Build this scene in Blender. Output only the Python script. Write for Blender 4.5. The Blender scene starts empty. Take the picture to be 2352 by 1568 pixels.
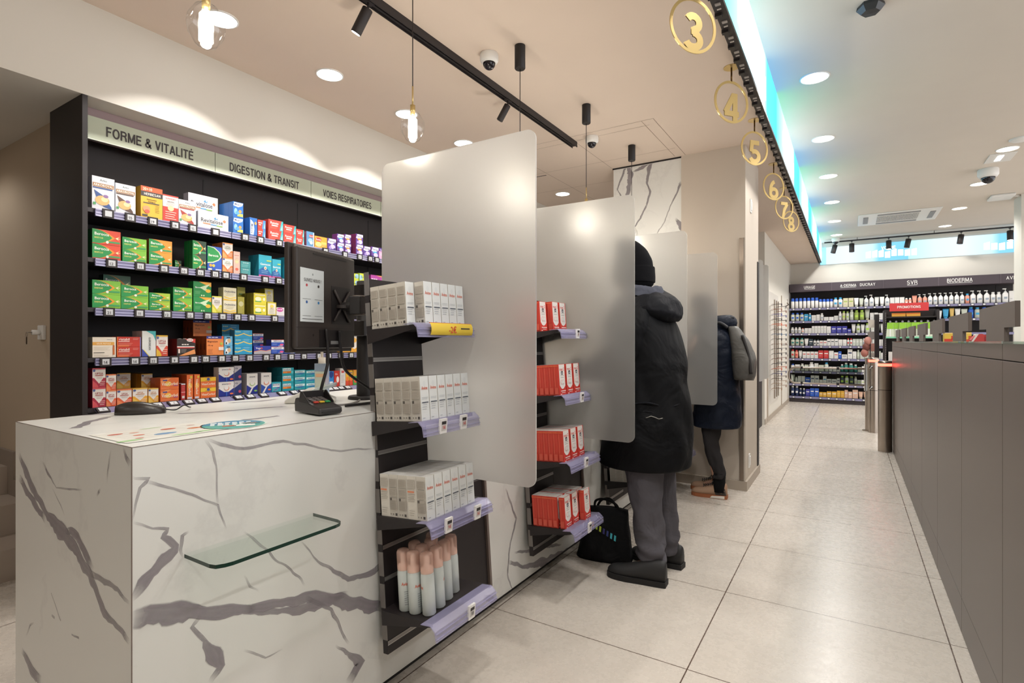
import bpy, math, random
from mathutils import Vector, Matrix, noise
random.seed(7)
SC = bpy.context.scene
COL = SC.collection
# ---------------------------------------------------------------- camera, world, exposure
cam_d = bpy.data.cameras.new('camera'); cam = bpy.data.objects.new('camera', cam_d); COL.objects.link(cam)
cam.location = (0, 0, 1.25); cam.rotation_euler = (math.radians(90), 0, math.radians(32.19))
cam_d.sensor_width = 36; cam_d.lens = 18.942; cam_d.clip_start = .05
SC.camera = cam
W = bpy.data.worlds.new('world'); SC.world = W; W.use_nodes = True
W.node_tree.nodes['Background'].inputs[0].default_value = (.96, .97, 1.0, 1)
W.node_tree.nodes['Background'].inputs[1].default_value = 1.7
SC.view_settings.view_transform = 'Standard'; SC.view_settings.look = 'None'
SC.view_settings.gamma = 1; SC.view_settings.use_curve_mapping = False
SC.view_settings.exposure = 0.6
SC.cycles.use_denoising = True
SC.cycles.max_bounces = 8; SC.cycles.diffuse_bounces = 4; SC.cycles.glossy_bounces = 3
SC.cycles.transmission_bounces = 6; SC.cycles.transparent_max_bounces = 12
SC.cycles.caustics_reflective = False; SC.cycles.caustics_refractive = False
SC.cycles.sample_clamp_indirect = 4
SC.cycles.use_light_tree = True
DOWN_W = 26.0      # watts of each recessed downlight
# the downlights' own lights sit in downlight() below; LED screens emit in led_mat()

# ---------------------------------------------------------------- materials
def lin(h):
    h = h.lstrip('#'); o = []
    for i in (0, 2, 4):
        c = int(h[i:i+2], 16)/255
        o.append(c/12.92 if c <= .04045 else ((c+.055)/1.055)**2.4)
    return (*o, 1)
_M = {}
def mat(h, rough=.55, metal=0, emit=0, spec=.5, alpha=1, key=None):
    k = (h, rough, metal, emit, spec, alpha)
    if k in _M: return _M[k]
    m = bpy.data.materials.new('paint_'+h.strip('#')); m.use_nodes = True
    b = m.node_tree.nodes['Principled BSDF']
    b.inputs['Base Color'].default_value = lin(h); b.inputs['Roughness'].default_value = rough
    b.inputs['Metallic'].default_value = metal; b.inputs['Specular IOR Level'].default_value = spec
    b.inputs['Alpha'].default_value = alpha
    if emit:
        b.inputs['Emission Color'].default_value = lin(h); b.inputs['Emission Strength'].default_value = emit
    _M[k] = m; return m
def nodes(name):
    m = bpy.data.materials.new(name); m.use_nodes = True; nt = m.node_tree
    return m, nt, nt.nodes['Principled BSDF'], lambda t: nt.nodes.new(t), nt.links.new
def mathn(nt, op, a, b=None, c=None):
    n = nt.nodes.new('ShaderNodeMath'); n.operation = op
    for i, x in enumerate((a, b, c)):
        if x is None: continue
        if isinstance(x, (int, float)): n.inputs[i].default_value = x
        else: nt.links.new(x, n.inputs[i])
    return n.outputs[0]
def plaster(h, name, rough=.85):
    m, nt, b, N, L = nodes(name)
    tc = N('ShaderNodeTexCoord'); no = N('ShaderNodeTexNoise'); no.inputs['Scale'].default_value = 3
    L(tc.outputs['Object'], no.inputs['Vector']); mx = N('ShaderNodeMix'); mx.data_type = 'RGBA'
    c = lin(h); mx.inputs['A'].default_value = c; mx.inputs['B'].default_value = (c[0]*.95, c[1]*.95, c[2]*.95, 1)
    L(no.outputs['Fac'], mx.inputs['Factor']); L(mx.outputs['Result'], b.inputs['Base Color'])
    b.inputs['Roughness'].default_value = rough; b.inputs['Specular IOR Level'].default_value = .25
    bp = N('ShaderNodeBump'); bp.inputs['Strength'].default_value = .04
    n2 = N('ShaderNodeTexNoise'); n2.inputs['Scale'].default_value = 250; L(tc.outputs['Object'], n2.inputs['Vector'])
    L(n2.outputs['Fac'], bp.inputs['Height']); L(bp.outputs['Normal'], b.inputs['Normal'])
    return m
def floor_mat():
    m, nt, b, N, L = nodes('floor_tiles')
    tc = N('ShaderNodeTexCoord'); s = N('ShaderNodeSeparateXYZ'); L(tc.outputs['Object'], s.inputs[0])
    def joint(o, off, p, w):
        f = mathn(nt, 'FRACT', mathn(nt, 'DIVIDE', mathn(nt, 'ADD', o, off), p))
        d = mathn(nt, 'ABSOLUTE', mathn(nt, 'SUBTRACT', f, .5))
        return mathn(nt, 'GREATER_THAN', d, .5-w/p/2)
    jx = joint(s.outputs[0], .53+8.75, .875, .005); jy = joint(s.outputs[1], -2.845+7.5, .75, .0045)
    j = mathn(nt, 'MAXIMUM', jx, jy)
    n1 = N('ShaderNodeTexNoise'); n1.inputs['Scale'].default_value = 1.6; n1.inputs['Detail'].default_value = 3
    L(tc.outputs['Object'], n1.inputs['Vector'])
    n3 = N('ShaderNodeTexNoise'); n3.inputs['Scale'].default_value = 22; n3.inputs['Detail'].default_value = 8; n3.inputs['Roughness'].default_value = .75
    L(tc.outputs['Object'], n3.inputs['Vector'])
    fac = mathn(nt, 'ADD', mathn(nt, 'MULTIPLY', n1.outputs['Fac'], .85), mathn(nt, 'MULTIPLY', n3.outputs['Fac'], .15))
    r = N('ShaderNodeValToRGB'); r.color_ramp.elements[0].position = .3; r.color_ramp.elements[1].position = .7
    r.color_ramp.elements[0].color = lin('#c1b8ad'); r.color_ramp.elements[1].color = lin('#c8c0b6')
    L(fac, r.inputs[0]); mx = N('ShaderNodeMix'); mx.data_type = 'RGBA'; L(j, mx.inputs['Factor'])
    L(r.outputs[0], mx.inputs['A']); mx.inputs['B'].default_value = lin('#5b4a40')
    L(mx.outputs['Result'], b.inputs['Base Color'])
    L(mathn(nt, 'ADD', mathn(nt, 'MULTIPLY', n3.outputs['Fac'], .15), .2), b.inputs['Roughness'])
    b.inputs['Specular IOR Level'].default_value = .5
    return m
def marble_mat():
    m, nt, b, N, L = nodes('veined_marble')
    tc = N('ShaderNodeTexCoord')
    at = N('ShaderNodeAttribute'); at.attribute_name = 'vein'
    no = N('ShaderNodeTexNoise'); no.inputs['Scale'].default_value = 9; no.inputs['Detail'].default_value = 8
    L(tc.outputs['Object'], no.inputs['Vector'])
    w = N('ShaderNodeTexNoise'); w.inputs['Scale'].default_value = 1.6; w.inputs['Detail'].default_value = 10; w.inputs['Roughness'].default_value = .6
    L(tc.outputs['Object'], w.inputs['Vector'])
    fine = mathn(nt, 'SUBTRACT', 1, mathn(nt, 'MULTIPLY', mathn(nt, 'ABSOLUTE', mathn(nt, 'SUBTRACT', w.outputs['Fac'], .5)), 42))
    fine = mathn(nt, 'MAXIMUM', fine, 0)
    n2 = N('ShaderNodeTexNoise'); n2.inputs['Scale'].default_value = 1.1; L(tc.outputs['Object'], n2.inputs['Vector'])
    fine = mathn(nt, 'MULTIPLY', fine, mathn(nt, 'MULTIPLY', mathn(nt, 'GREATER_THAN', n2.outputs['Fac'], .5), .09))
    v = mathn(nt, 'MULTIPLY', at.outputs['Fac'], mathn(nt, 'ADD', mathn(nt, 'MULTIPLY', no.outputs['Fac'], .7), .5))
    v = mathn(nt, 'MINIMUM', mathn(nt, 'MAXIMUM', v, fine), 1)
    mx = N('ShaderNodeMix'); mx.data_type = 'RGBA'; L(v, mx.inputs['Factor'])
    mx.inputs['A'].default_value = lin('#dcdcd8'); mx.inputs['B'].default_value = lin('#736c74')
    L(mx.outputs['Result'], b.inputs['Base Color']); b.inputs['Roughness'].default_value = .28
    b.inputs['Specular IOR Level'].default_value = .4
    return m
def vein_mat():
    m, nt, b, N, L = nodes('marble_vein')
    tc = N('ShaderNodeTexCoord'); at = N('ShaderNodeAttribute'); at.attribute_name = 'vein'
    no = N('ShaderNodeTexNoise'); no.inputs['Scale'].default_value = 14; no.inputs['Detail'].default_value = 8
    L(tc.outputs['Object'], no.inputs['Vector'])
    v = mathn(nt, 'MINIMUM', mathn(nt, 'MULTIPLY', at.outputs['Fac'], mathn(nt, 'ADD', mathn(nt, 'MULTIPLY', no.outputs['Fac'], .8), .5)), 1)
    b.inputs['Base Color'].default_value = lin('#918a90'); b.inputs['Roughness'].default_value = .28; b.inputs['Specular IOR Level'].default_value = .4
    L(v, b.inputs['Alpha']); return m
def frosted_mat():
    m, nt, b, N, L = nodes('frosted_glass')
    b.inputs['Base Color'].default_value = (.93, .93, .91, 1); b.inputs['Transmission Weight'].default_value = 1
    b.inputs['Roughness'].default_value = .5; b.inputs['IOR'].default_value = 1.25
    tr = N('ShaderNodeBsdfTranslucent'); tr.inputs[0].default_value = (.93, .91, .88, 1)
    df = N('ShaderNodeBsdfDiffuse'); df.inputs[0].default_value = (.9, .88, .85, 1)
    m1 = N('ShaderNodeMixShader'); m1.inputs[0].default_value = .5; L(tr.outputs[0], m1.inputs[1]); L(df.outputs[0], m1.inputs[2])
    m2 = N('ShaderNodeMixShader'); m2.inputs[0].default_value = .27
    L(b.outputs[0], m2.inputs[1]); L(m1.outputs[0], m2.inputs[2])
    L(m2.outputs[0], nt.nodes['Material Output'].inputs['Surface'])
    return m
def clear_mat(tint='#ffffff', rough=.03, mixw=.82, name='clear_glass'):
    m, nt, b, N, L = nodes(name)
    t = N('ShaderNodeBsdfTransparent'); t.inputs[0].default_value = lin(tint)
    g = N('ShaderNodeBsdfGlossy'); g.inputs['Roughness'].default_value = rough
    mx = N('ShaderNodeMixShader'); lw = N('ShaderNodeLayerWeight'); lw.inputs[0].default_value = .5
    f = mathn(nt, 'ADD', mathn(nt, 'MULTIPLY', mathn(nt, 'POWER', lw.outputs['Facing'], 4), .55), 1-mixw-.14)
    L(f, mx.inputs[0]); L(t.outputs[0], mx.inputs[1]); L(g.outputs[0], mx.inputs[2])
    L(mx.outputs[0], nt.nodes['Material Output'].inputs['Surface'])
    return m
def plastic_tint(h, a, name):
    m, nt, b, N, L = nodes(name)
    b.inputs['Base Color'].default_value = lin(h); b.inputs['Roughness'].default_value = .25; b.inputs['Alpha'].default_value = a
    return m
def led_mat(name, axis, off, period, strength, pal=('#4fd2b8','#3f9fe0','#8ee0dc','#c0eaf6','#9ad2f2','#48a6e4')):
    m, nt, b, N, L = nodes(name)
    tc = N('ShaderNodeTexCoord'); s = N('ShaderNodeSeparateXYZ'); L(tc.outputs['Object'], s.inputs[0])
    f = mathn(nt, 'FRACT', mathn(nt, 'DIVIDE', mathn(nt, 'ADD', s.outputs[axis], off), period))
    r = N('ShaderNodeValToRGB'); e = r.color_ramp.elements
    e[0].position = 0; e[0].color = lin(pal[0]); e[1].position = 1; e[1].color = lin(pal[1])
    for p, h in ((.22, pal[2]), (.45, pal[3]), (.68, pal[4]), (.74, pal[5])):
        q = e.new(p); q.color = lin(h)
    L(f, r.inputs[0]); em = N('ShaderNodeEmission'); L(r.outputs[0], em.inputs[0]); em.inputs[1].default_value = strength
    L(em.outputs[0], nt.nodes['Material Output'].inputs['Surface'])
    return m
def fabric(h, name, scale=180, rough=.9, bump=.25, wr=None):
    m, nt, b, N, L = nodes(name)
    b.inputs['Base Color'].default_value = lin(h); b.inputs['Roughness'].default_value = rough; b.inputs['Specular IOR Level'].default_value = .16
    tc = N('ShaderNodeTexCoord'); n = N('ShaderNodeTexNoise'); n.inputs['Scale'].default_value = scale
    L(tc.outputs['Object'], n.inputs['Vector']); bp = N('ShaderNodeBump'); bp.inputs['Strength'].default_value = bump; bp.inputs['Distance'].default_value = .002
    L(n.outputs['Fac'], bp.inputs['Height'])
    if wr:
        w = N('ShaderNodeTexNoise'); w.inputs['Scale'].default_value = wr; w.inputs['Detail'].default_value = 3; w.inputs['Distortion'].default_value = .6
        L(tc.outputs['Object'], w.inputs['Vector']); b2 = N('ShaderNodeBump'); b2.inputs['Strength'].default_value = .6; b2.inputs['Distance'].default_value = .05
        L(w.outputs['Fac'], b2.inputs['Height']); L(bp.outputs['Normal'], b2.inputs['Normal']); L(b2.outputs['Normal'], b.inputs['Normal'])
    else: L(bp.outputs['Normal'], b.inputs['Normal'])
    return m

# ---------------------------------------------------------------- mesh builder
_T = {}
def glyphs(s, bold=.0):
    k = (s, bold)
    if k in _T: return _T[k]
    cu = bpy.data.curves.new('t', 'FONT'); cu.body = s; cu.size = 1; cu.resolution_u = 2; cu.offset = bold
    cu.align_x = 'LEFT'
    o = bpy.data.objects.new('t', cu); COL.objects.link(o)
    dg = bpy.context.evaluated_depsgraph_get(); me = bpy.data.meshes.new_from_object(o.evaluated_get(dg))
    v = [tuple(p.co) for p in me.vertices]; f = [tuple(p.vertices) for p in me.polygons]
    bpy.data.objects.remove(o); bpy.data.curves.remove(cu); bpy.data.meshes.remove(me)
    xs = [p[0] for p in v] or [0]; x0, x1 = min(xs), max(xs)
    v = [((p[0]-x0), p[1], 0) for p in v]
    _T[k] = (v, f, x1-x0); return _T[k]
CAP = .73
class MB:
    def __init__(s): s.v = []; s.f = []; s.m = []; s.s = []; s.a = None; s.M = None
    def add(s, vs, fs, m, smooth=False):
        n = len(s.v)
        if s.M is not None: vs = [s.M @ Vector(p) for p in vs]
        s.v += [tuple(p) for p in vs]; s.f += [tuple(i+n for i in f) for f in fs]
        s.m += [m]*len(fs) if not isinstance(m, list) else m; s.s += [smooth]*len(fs); return s
    def box(s, x0, x1, y0, y1, z0, z1, m):
        return s.add([(x0,y0,z0),(x1,y0,z0),(x1,y1,z0),(x0,y1,z0),(x0,y0,z1),(x1,y0,z1),(x1,y1,z1),(x0,y1,z1)],
            [(0,3,2,1),(4,5,6,7),(0,1,5,4),(1,2,6,5),(2,3,7,6),(3,0,4,7)], m)
    def prism(s, poly, a0, a1, m, axis='z', smooth=False):
        """poly: list of 2D points; extruded along axis from a0 to a1"""
        n = len(poly)
        def P(p, a): return (p[0], p[1], a) if axis == 'z' else ((p[0], a, p[1]) if axis == 'y' else (a, p[0], p[1]))
        vs = [P(p, a0) for p in poly]+[P(p, a1) for p in poly]
        fs = [tuple(range(n)), tuple(range(2*n-1, n-1, -1))]+[(i, i+n, (i+1) % n+n, (i+1) % n) for i in range(n)]
        return s.add(vs, fs, m, smooth)
    def lathe(s, prof, m, n=24, o=(0,0,0), smooth=True, cap=True):
        vs = []; fs = []
        for r, z in prof:
            for i in range(n):
                a = 2*math.pi*i/n; vs.append((o[0]+r*math.cos(a), o[1]+r*math.sin(a), o[2]+z))
        for j in range(len(prof)-1):
            for i in range(n): fs.append((j*n+i, j*n+(i+1) % n, (j+1)*n+(i+1) % n, (j+1)*n+i))
        s.add(vs, fs, m, smooth)
        if cap:
            k = len(prof)-1
            s.add(vs[:n][::-1], [tuple(range(n))], m); s.add(vs[k*n:], [tuple(range(n))], m)
        return s
    def tube(s, pts, r, m, n=8, smooth=True, cap=True):
        pts = [Vector(p) for p in pts]; rs = r if isinstance(r, (list, tuple)) else [r]*len(pts)
        vs = []; fs = []; up = Vector((0,0,1)); u = None
        for i, p in enumerate(pts):
            t = (pts[min(i+1, len(pts)-1)]-pts[max(i-1, 0)]).normalized()
            if u is None: u = t.cross(up if abs(t.z) < .9 else Vector((1,0,0))).normalized()
            else: u = (u-t*u.dot(t)).normalized()
            w = t.cross(u)
            for k in range(n):
                a = 2*math.pi*k/n; vs.append(p+(u*math.cos(a)+w*math.sin(a))*rs[i])
        for j in range(len(pts)-1):
            for i in range(n): fs.append((j*n+i, j*n+(i+1) % n, (j+1)*n+(i+1) % n, (j+1)*n+i))
        if cap: fs += [tuple(range(n))[::-1], tuple(range((len(pts)-1)*n, len(pts)*n))]
        return s.add(vs, fs, m, smooth)
    def loft(s, rings, m, smooth=True, cap=True, closed=True):
        n = len(rings[0]); vs = [p for r in rings for p in r]; fs = []
        for j in range(len(rings)-1):
            for i in range(n if closed else n-1): fs.append((j*n+i, j*n+(i+1) % n, (j+1)*n+(i+1) % n, (j+1)*n+i))
        if cap: fs += [tuple(range(n))[::-1], tuple(range((len(rings)-1)*n, len(rings)*n))]
        return s.add(vs, fs, m, smooth)
    def poly(s, pts, m): return s.add(pts, [tuple(range(len(pts)))], m)
    def text(s, t, c, r, u, h, m, maxw=None, bold=.0, align='c'):
        v, f, w = glyphs(t, bold); k = h/CAP; kx = k
        if maxw and w*k > maxw: kx = maxw/w
        c = Vector(c); r = Vector(r); u = Vector(u); off = -w*kx/2 if align == 'c' else 0
        return s.add([c+r*(p[0]*kx+off)+u*((p[1]-CAP/2)*k) for p in v], f, m)
    def build(s, name, parent=None, bevel=0, origin=None, seg=2, world=True, coll=None):
        """world: coordinates are scene coordinates; otherwise local to the parent / origin"""
        off = Vector((0,0,0))
        if world:
            if parent is not None:
                q = parent
                while q is not None: off = off+(Vector(q['_o']) if '_o' in q else q.location); q = q.parent
            elif origin is not None: off = Vector(origin)
            else:
                xs = [p[0] for p in s.v]; ys = [p[1] for p in s.v]; zs = [p[2] for p in s.v]
                off = Vector(((min(xs)+max(xs))/2, (min(ys)+max(ys))/2, min(zs)))
        me = bpy.data.meshes.new(name)
        me.from_pydata([(p[0]-off.x, p[1]-off.y, p[2]-off.z) for p in s.v], [], s.f)
        ms = []
        for x in s.m:
            if x not in ms: ms.append(x)
        for x in ms: me.materials.append(x)
        ix = {x: i for i, x in enumerate(ms)}
        me.polygons.foreach_set('material_index', [ix[x] for x in s.m]); me.polygons.foreach_set('use_smooth', s.s)
        if s.a:
            at = me.attributes.new('vein', 'FLOAT', 'POINT'); at.data.foreach_set('value', s.a+[0.0]*(len(s.v)-len(s.a)))
        me.update()
        o = bpy.data.objects.new(name, me); COL.objects.link(o)
        if parent is not None: o.parent = parent
        elif world: o.location = off
        if bevel:
            b = o.modifiers.new('bevel', 'BEVEL'); b.width = bevel; b.segments = seg; b.limit_method = 'ANGLE'; b.angle_limit = math.radians(50)
        return o
def tag(o, label=None, cat=None, group=None, kind=None):
    if label: o['label'] = label
    if cat: o['category'] = cat
    if group: o['group'] = group
    if kind: o['kind'] = kind
    return o
def struct(o): o['kind'] = 'structure'; return o
def thing(name, label, cat, loc, rot=(0,0,0), group=None):
    o = bpy.data.objects.new(name, None); COL.objects.link(o); o.location = loc; o.rotation_euler = rot; o.empty_display_size = .05
    return tag(o, label, cat, group)
def dup(o, loc=None, rot=None, label=None, group=None):
    def cp(a, par):
        c = a.copy(); COL.objects.link(c)
        if par is not None: c.parent = par
        for ch in a.children: cp(ch, c)
        return c
    c = cp(o, None)
    if loc is not None: c.location = loc
    if rot is not None: c.rotation_euler = rot
    if label: c['label'] = label
    if group: c['group'] = group
    return c
ORD = ['first','second','third','fourth','fifth','sixth','seventh','eighth','ninth','tenth']
def nth(i): 
    if i < 10: return ORD[i]
    n = i+1; return '%d%s' % (n, 'th' if 10 <= n % 100 <= 20 else {1:'st',2:'nd',3:'rd'}.get(n % 10, 'th'))
def rrect(x0, x1, y0, y1, r, n=6):
    o = []
    for cx, cy, a in ((x1-r, y0+r, -90), (x1-r, y1-r, 0), (x0+r, y1-r, 90), (x0+r, y0+r, 180)):
        for i in range(n+1):
            t = math.radians(a+90*i/n); o.append((cx+r*math.cos(t), cy+r*math.sin(t)))
    return o
def ellipse(cx, cy, rx, ry, n=16): return [(cx+rx*math.cos(2*math.pi*i/n), cy+ry*math.sin(2*math.pi*i/n)) for i in range(n)]
BLACK = mat('#191516', .5); DARK = mat('#231d1e', .55); DK2 = mat('#2a2425', .6); WHITE = mat('#e4e2de', .4); INK = mat('#2b2628', .6)
STEEL = mat('#a59a90', .28, 1); BRASS = mat('#d9bf82', .3, .75); CHROME = mat('#c9c9c9', .1, 1); ALU = mat('#a9a6a3', .35, .8)
MARBLE = marble_mat(); VEINM = vein_mat(); FROST = frosted_mat()
# stroke-built grotesque capitals (each letter: width, list of polylines inside a box of height 1; stroke weight .16)
def _arc(cx, cy, rx, ry, a0, a1, n=10): return [(cx+rx*math.cos(math.radians(a0+(a1-a0)*i/n)), cy+ry*math.sin(math.radians(a0+(a1-a0)*i/n))) for i in range(n+1)]
_h = .08
SF = {
'F':(.56,[[(_h,0),(_h,1)],[(_h,1-_h),(.56,1-_h)],[(_h,.53),(.5,.53)]]),'E':(.6,[[(_h,0),(_h,1)],[(_h,1-_h),(.59,1-_h)],[(_h,.53),(.55,.53)],[(_h,_h),(.6,_h)]]),
'L':(.55,[[(_h,0),(_h,1)],[(_h,_h),(.55,_h)]]),'T':(.62,[[(.31,0),(.31,1)],[(0,1-_h),(.62,1-_h)]]),'I':(.16,[[(_h,0),(_h,1)]]),'H':(.66,[[(_h,0),(_h,1)],[(.58,0),(.58,1)],[(_h,.53),(.58,.53)]]),
'O':(.76,[_arc(.38,.5,.30,.43,0,360,24)]),'C':(.7,[_arc(.38,.5,.30,.43,40,320,20)]),'G':(.74,[_arc(.38,.5,.30,.43,42,300,18)+[(.6,.12)],[(.40,.47),(.66,.47)],[(.64,.5),(.64,0)]]),
'D':(.68,[[(_h,0),(_h,1)],[(_h,1-_h),(.3,1-_h)]+_arc(.3,.5,.30,.42,90,-90,12)+[(_h,_h)]]),'P':(.62,[[(_h,0),(_h,1)],[(_h,1-_h),(.34,1-_h)]+_arc(.34,.70,.20,.22,90,-90,10)+[(_h,.48)]]),
'R':(.68,[[(_h,0),(_h,1)],[(_h,1-_h),(.37,1-_h)]+_arc(.37,.72,.20,.20,90,-90,10)+[(_h,.52)],[(.38,.52),(.50,.44),(.56,.3),(.60,0)]]),
'B':(.66,[[(_h,0),(_h,1)],[(_h,1-_h),(.35,1-_h)]+_arc(.35,.735,.18,.185,90,-90,10)+[(_h,.55)],[(.3,.55)]+_arc(.37,.315,.21,.235,90,-90,10)+[(_h,_h)]]),
'M':(.82,[[(_h,0),(_h,1)],[(.74,0),(.74,1)],[(.10,.96),(.41,.08)],[(.72,.96),(.41,.08)]]),'N':(.68,[[(_h,0),(_h,1)],[(.60,0),(.60,1)],[(.10,.95),(.58,.05)]]),
'V':(.68,[[(.07,1),(.34,.05)],[(.61,1),(.34,.05)]]),'A':(.70,[[(.07,0),(.35,.95)],[(.63,0),(.35,.95)],[(.18,.30),(.52,.30)]]),
'S':(.64,[_arc(.32,.72,.235,.21,20,180,8)+_arc(.30,.72,.215,.21,180,265,5)+[(.36,.49)]+_arc(.335,.285,.235,.21,80,0,5)+_arc(.32,.285,.25,.21,0,-165,10)]),
'U':(.68,[[(_h,1),(_h,.36)]+_arc(.34,.36,.26,.28,180,360,12)+[(.60,1)]]),'Y':(.66,[[(.06,1),(.33,.45)],[(.60,1),(.33,.45)],[(.33,.48),(.33,0)]]),
'Z':(.6,[[(.02,1-_h),(.58,1-_h)],[(.52,.92),(.08,.08)],[(.02,_h),(.6,_h)]]),'-':(.34,[[(.03,.42),(.31,.42)]]),'!':(.18,[[(_h,1),(_h,.3)],[(_h,.16),(_h,0)]]),
'&':(.74,[[(.70,.0),(.24,.60),(.18,.74),(.22,.87),(.34,.92),(.46,.87),(.48,.74),(.40,.62),(.16,.44),(.08,.28),(.14,.13),(.30,.07),(.46,.13),(.58,.27),(.62,.44)]]),
'1':(.4,[[(.28,0),(.28,1)],[(.04,.74),(.28,.84)]]),'3':(.62,[_arc(.30,.74,.20,.19,150,-85,12),_arc(.30,.27,.23,.20,90,-160,14),[(.24,.52),(.34,.52)]]),'4':(.66,[[(.48,0),(.48,1)],[(.44,.96),(.07,.28)],[(.02,.25),(.64,.25)]]),
'5':(.62,[[(.56,.92),(.16,.92),(.12,.50)],_arc(.30,.30,.24,.23,130,-160,16)]),'6':(.62,[_arc(.31,.30,.23,.23,0,360,18),_arc(.42,.42,.34,.52,100,185,8)]),'7':(.6,[[(.03,.92),(.57,.92)],[(.54,.90),(.30,.5),(.20,0)]]),
'8':(.62,[_arc(.31,.74,.18,.18,0,360,16),_arc(.31,.28,.23,.21,0,360,18)])}
SF['É'] = (.6, SF['E'][1]+[[(.26,1.10),(.40,1.24)]]); SF['È'] = (.6, SF['E'][1]+[[(.38,1.10),(.24,1.24)]])
def stroke_text(mb, t, c, r, u, h, m, w=None, wt=.16, align='c', track=.10):
    """flat lettering of cap height h centred on c; w squeezes or stretches it to a width"""
    x = 0; items = []
    for ch in t:
        if ch == ' ': x += .32; continue
        g = SF[ch]; items.append((x, g[1])); x += g[0]+track
    W_ = x-track; kx = (w/W_) if w else h; c = Vector(c); r = Vector(r); u = Vector(u); nz = r.cross(u).normalized(); q = 0
    def P(p, e): return c+r*((p[0]-W_/2)*kx)+u*((p[1]-.5)*h)+nz*e
    for x0, ls in items:
        for l in ls:
            pts = [(p[0]+x0, p[1]) for p in l]; n = len(pts); L_ = []; R2 = []
            closed = n > 12 and abs(pts[0][0]-pts[-1][0]) < 1e-4 and abs(pts[0][1]-pts[-1][1]) < 1e-4
            for i, p in enumerate(pts):
                a = pts[i-1] if i else (pts[-2] if closed else p); b_ = pts[i+1] if i < n-1 else (pts[1] if closed else p)
                d0 = Vector((p[0]-a[0], p[1]-a[1])); d1 = Vector((b_[0]-p[0], b_[1]-p[1]))
                if d0.length < 1e-6: d0 = d1
                if d1.length < 1e-6: d1 = d0
                d0.normalize(); d1.normalize(); d = (d0+d1).normalized(); k = wt/2/max(.6, d.dot(d0)); L_.append((p[0]-d.y*k, p[1]+d.x*k)); R2.append((p[0]+d.y*k, p[1]-d.x*k))
            q += 1; e = (q % 3)*.00006
            mb.add([P(a, e) for a in L_]+[P(a, e) for a in R2], [(i, n+i, n+i+1, i+1) for i in range(n-1)], m)
    return mb
_old_text = MB.text
def _text(s, t, c, r, u, h, m, maxw=None, bold=.0, align='c'):
    if t and all(ch == ' ' or ch in SF for ch in t):
        x = sum((.32 if ch == ' ' else SF[ch][0]+.10) for ch in t)*h
        return stroke_text(s, t, c, r, u, h, m, min(x, maxw) if maxw else x, .15 if bold > .03 else .13)
    return _old_text(s, t, c, r, u, h, m, maxw, min(bold, .012), align)
MB.text = _text
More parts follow.
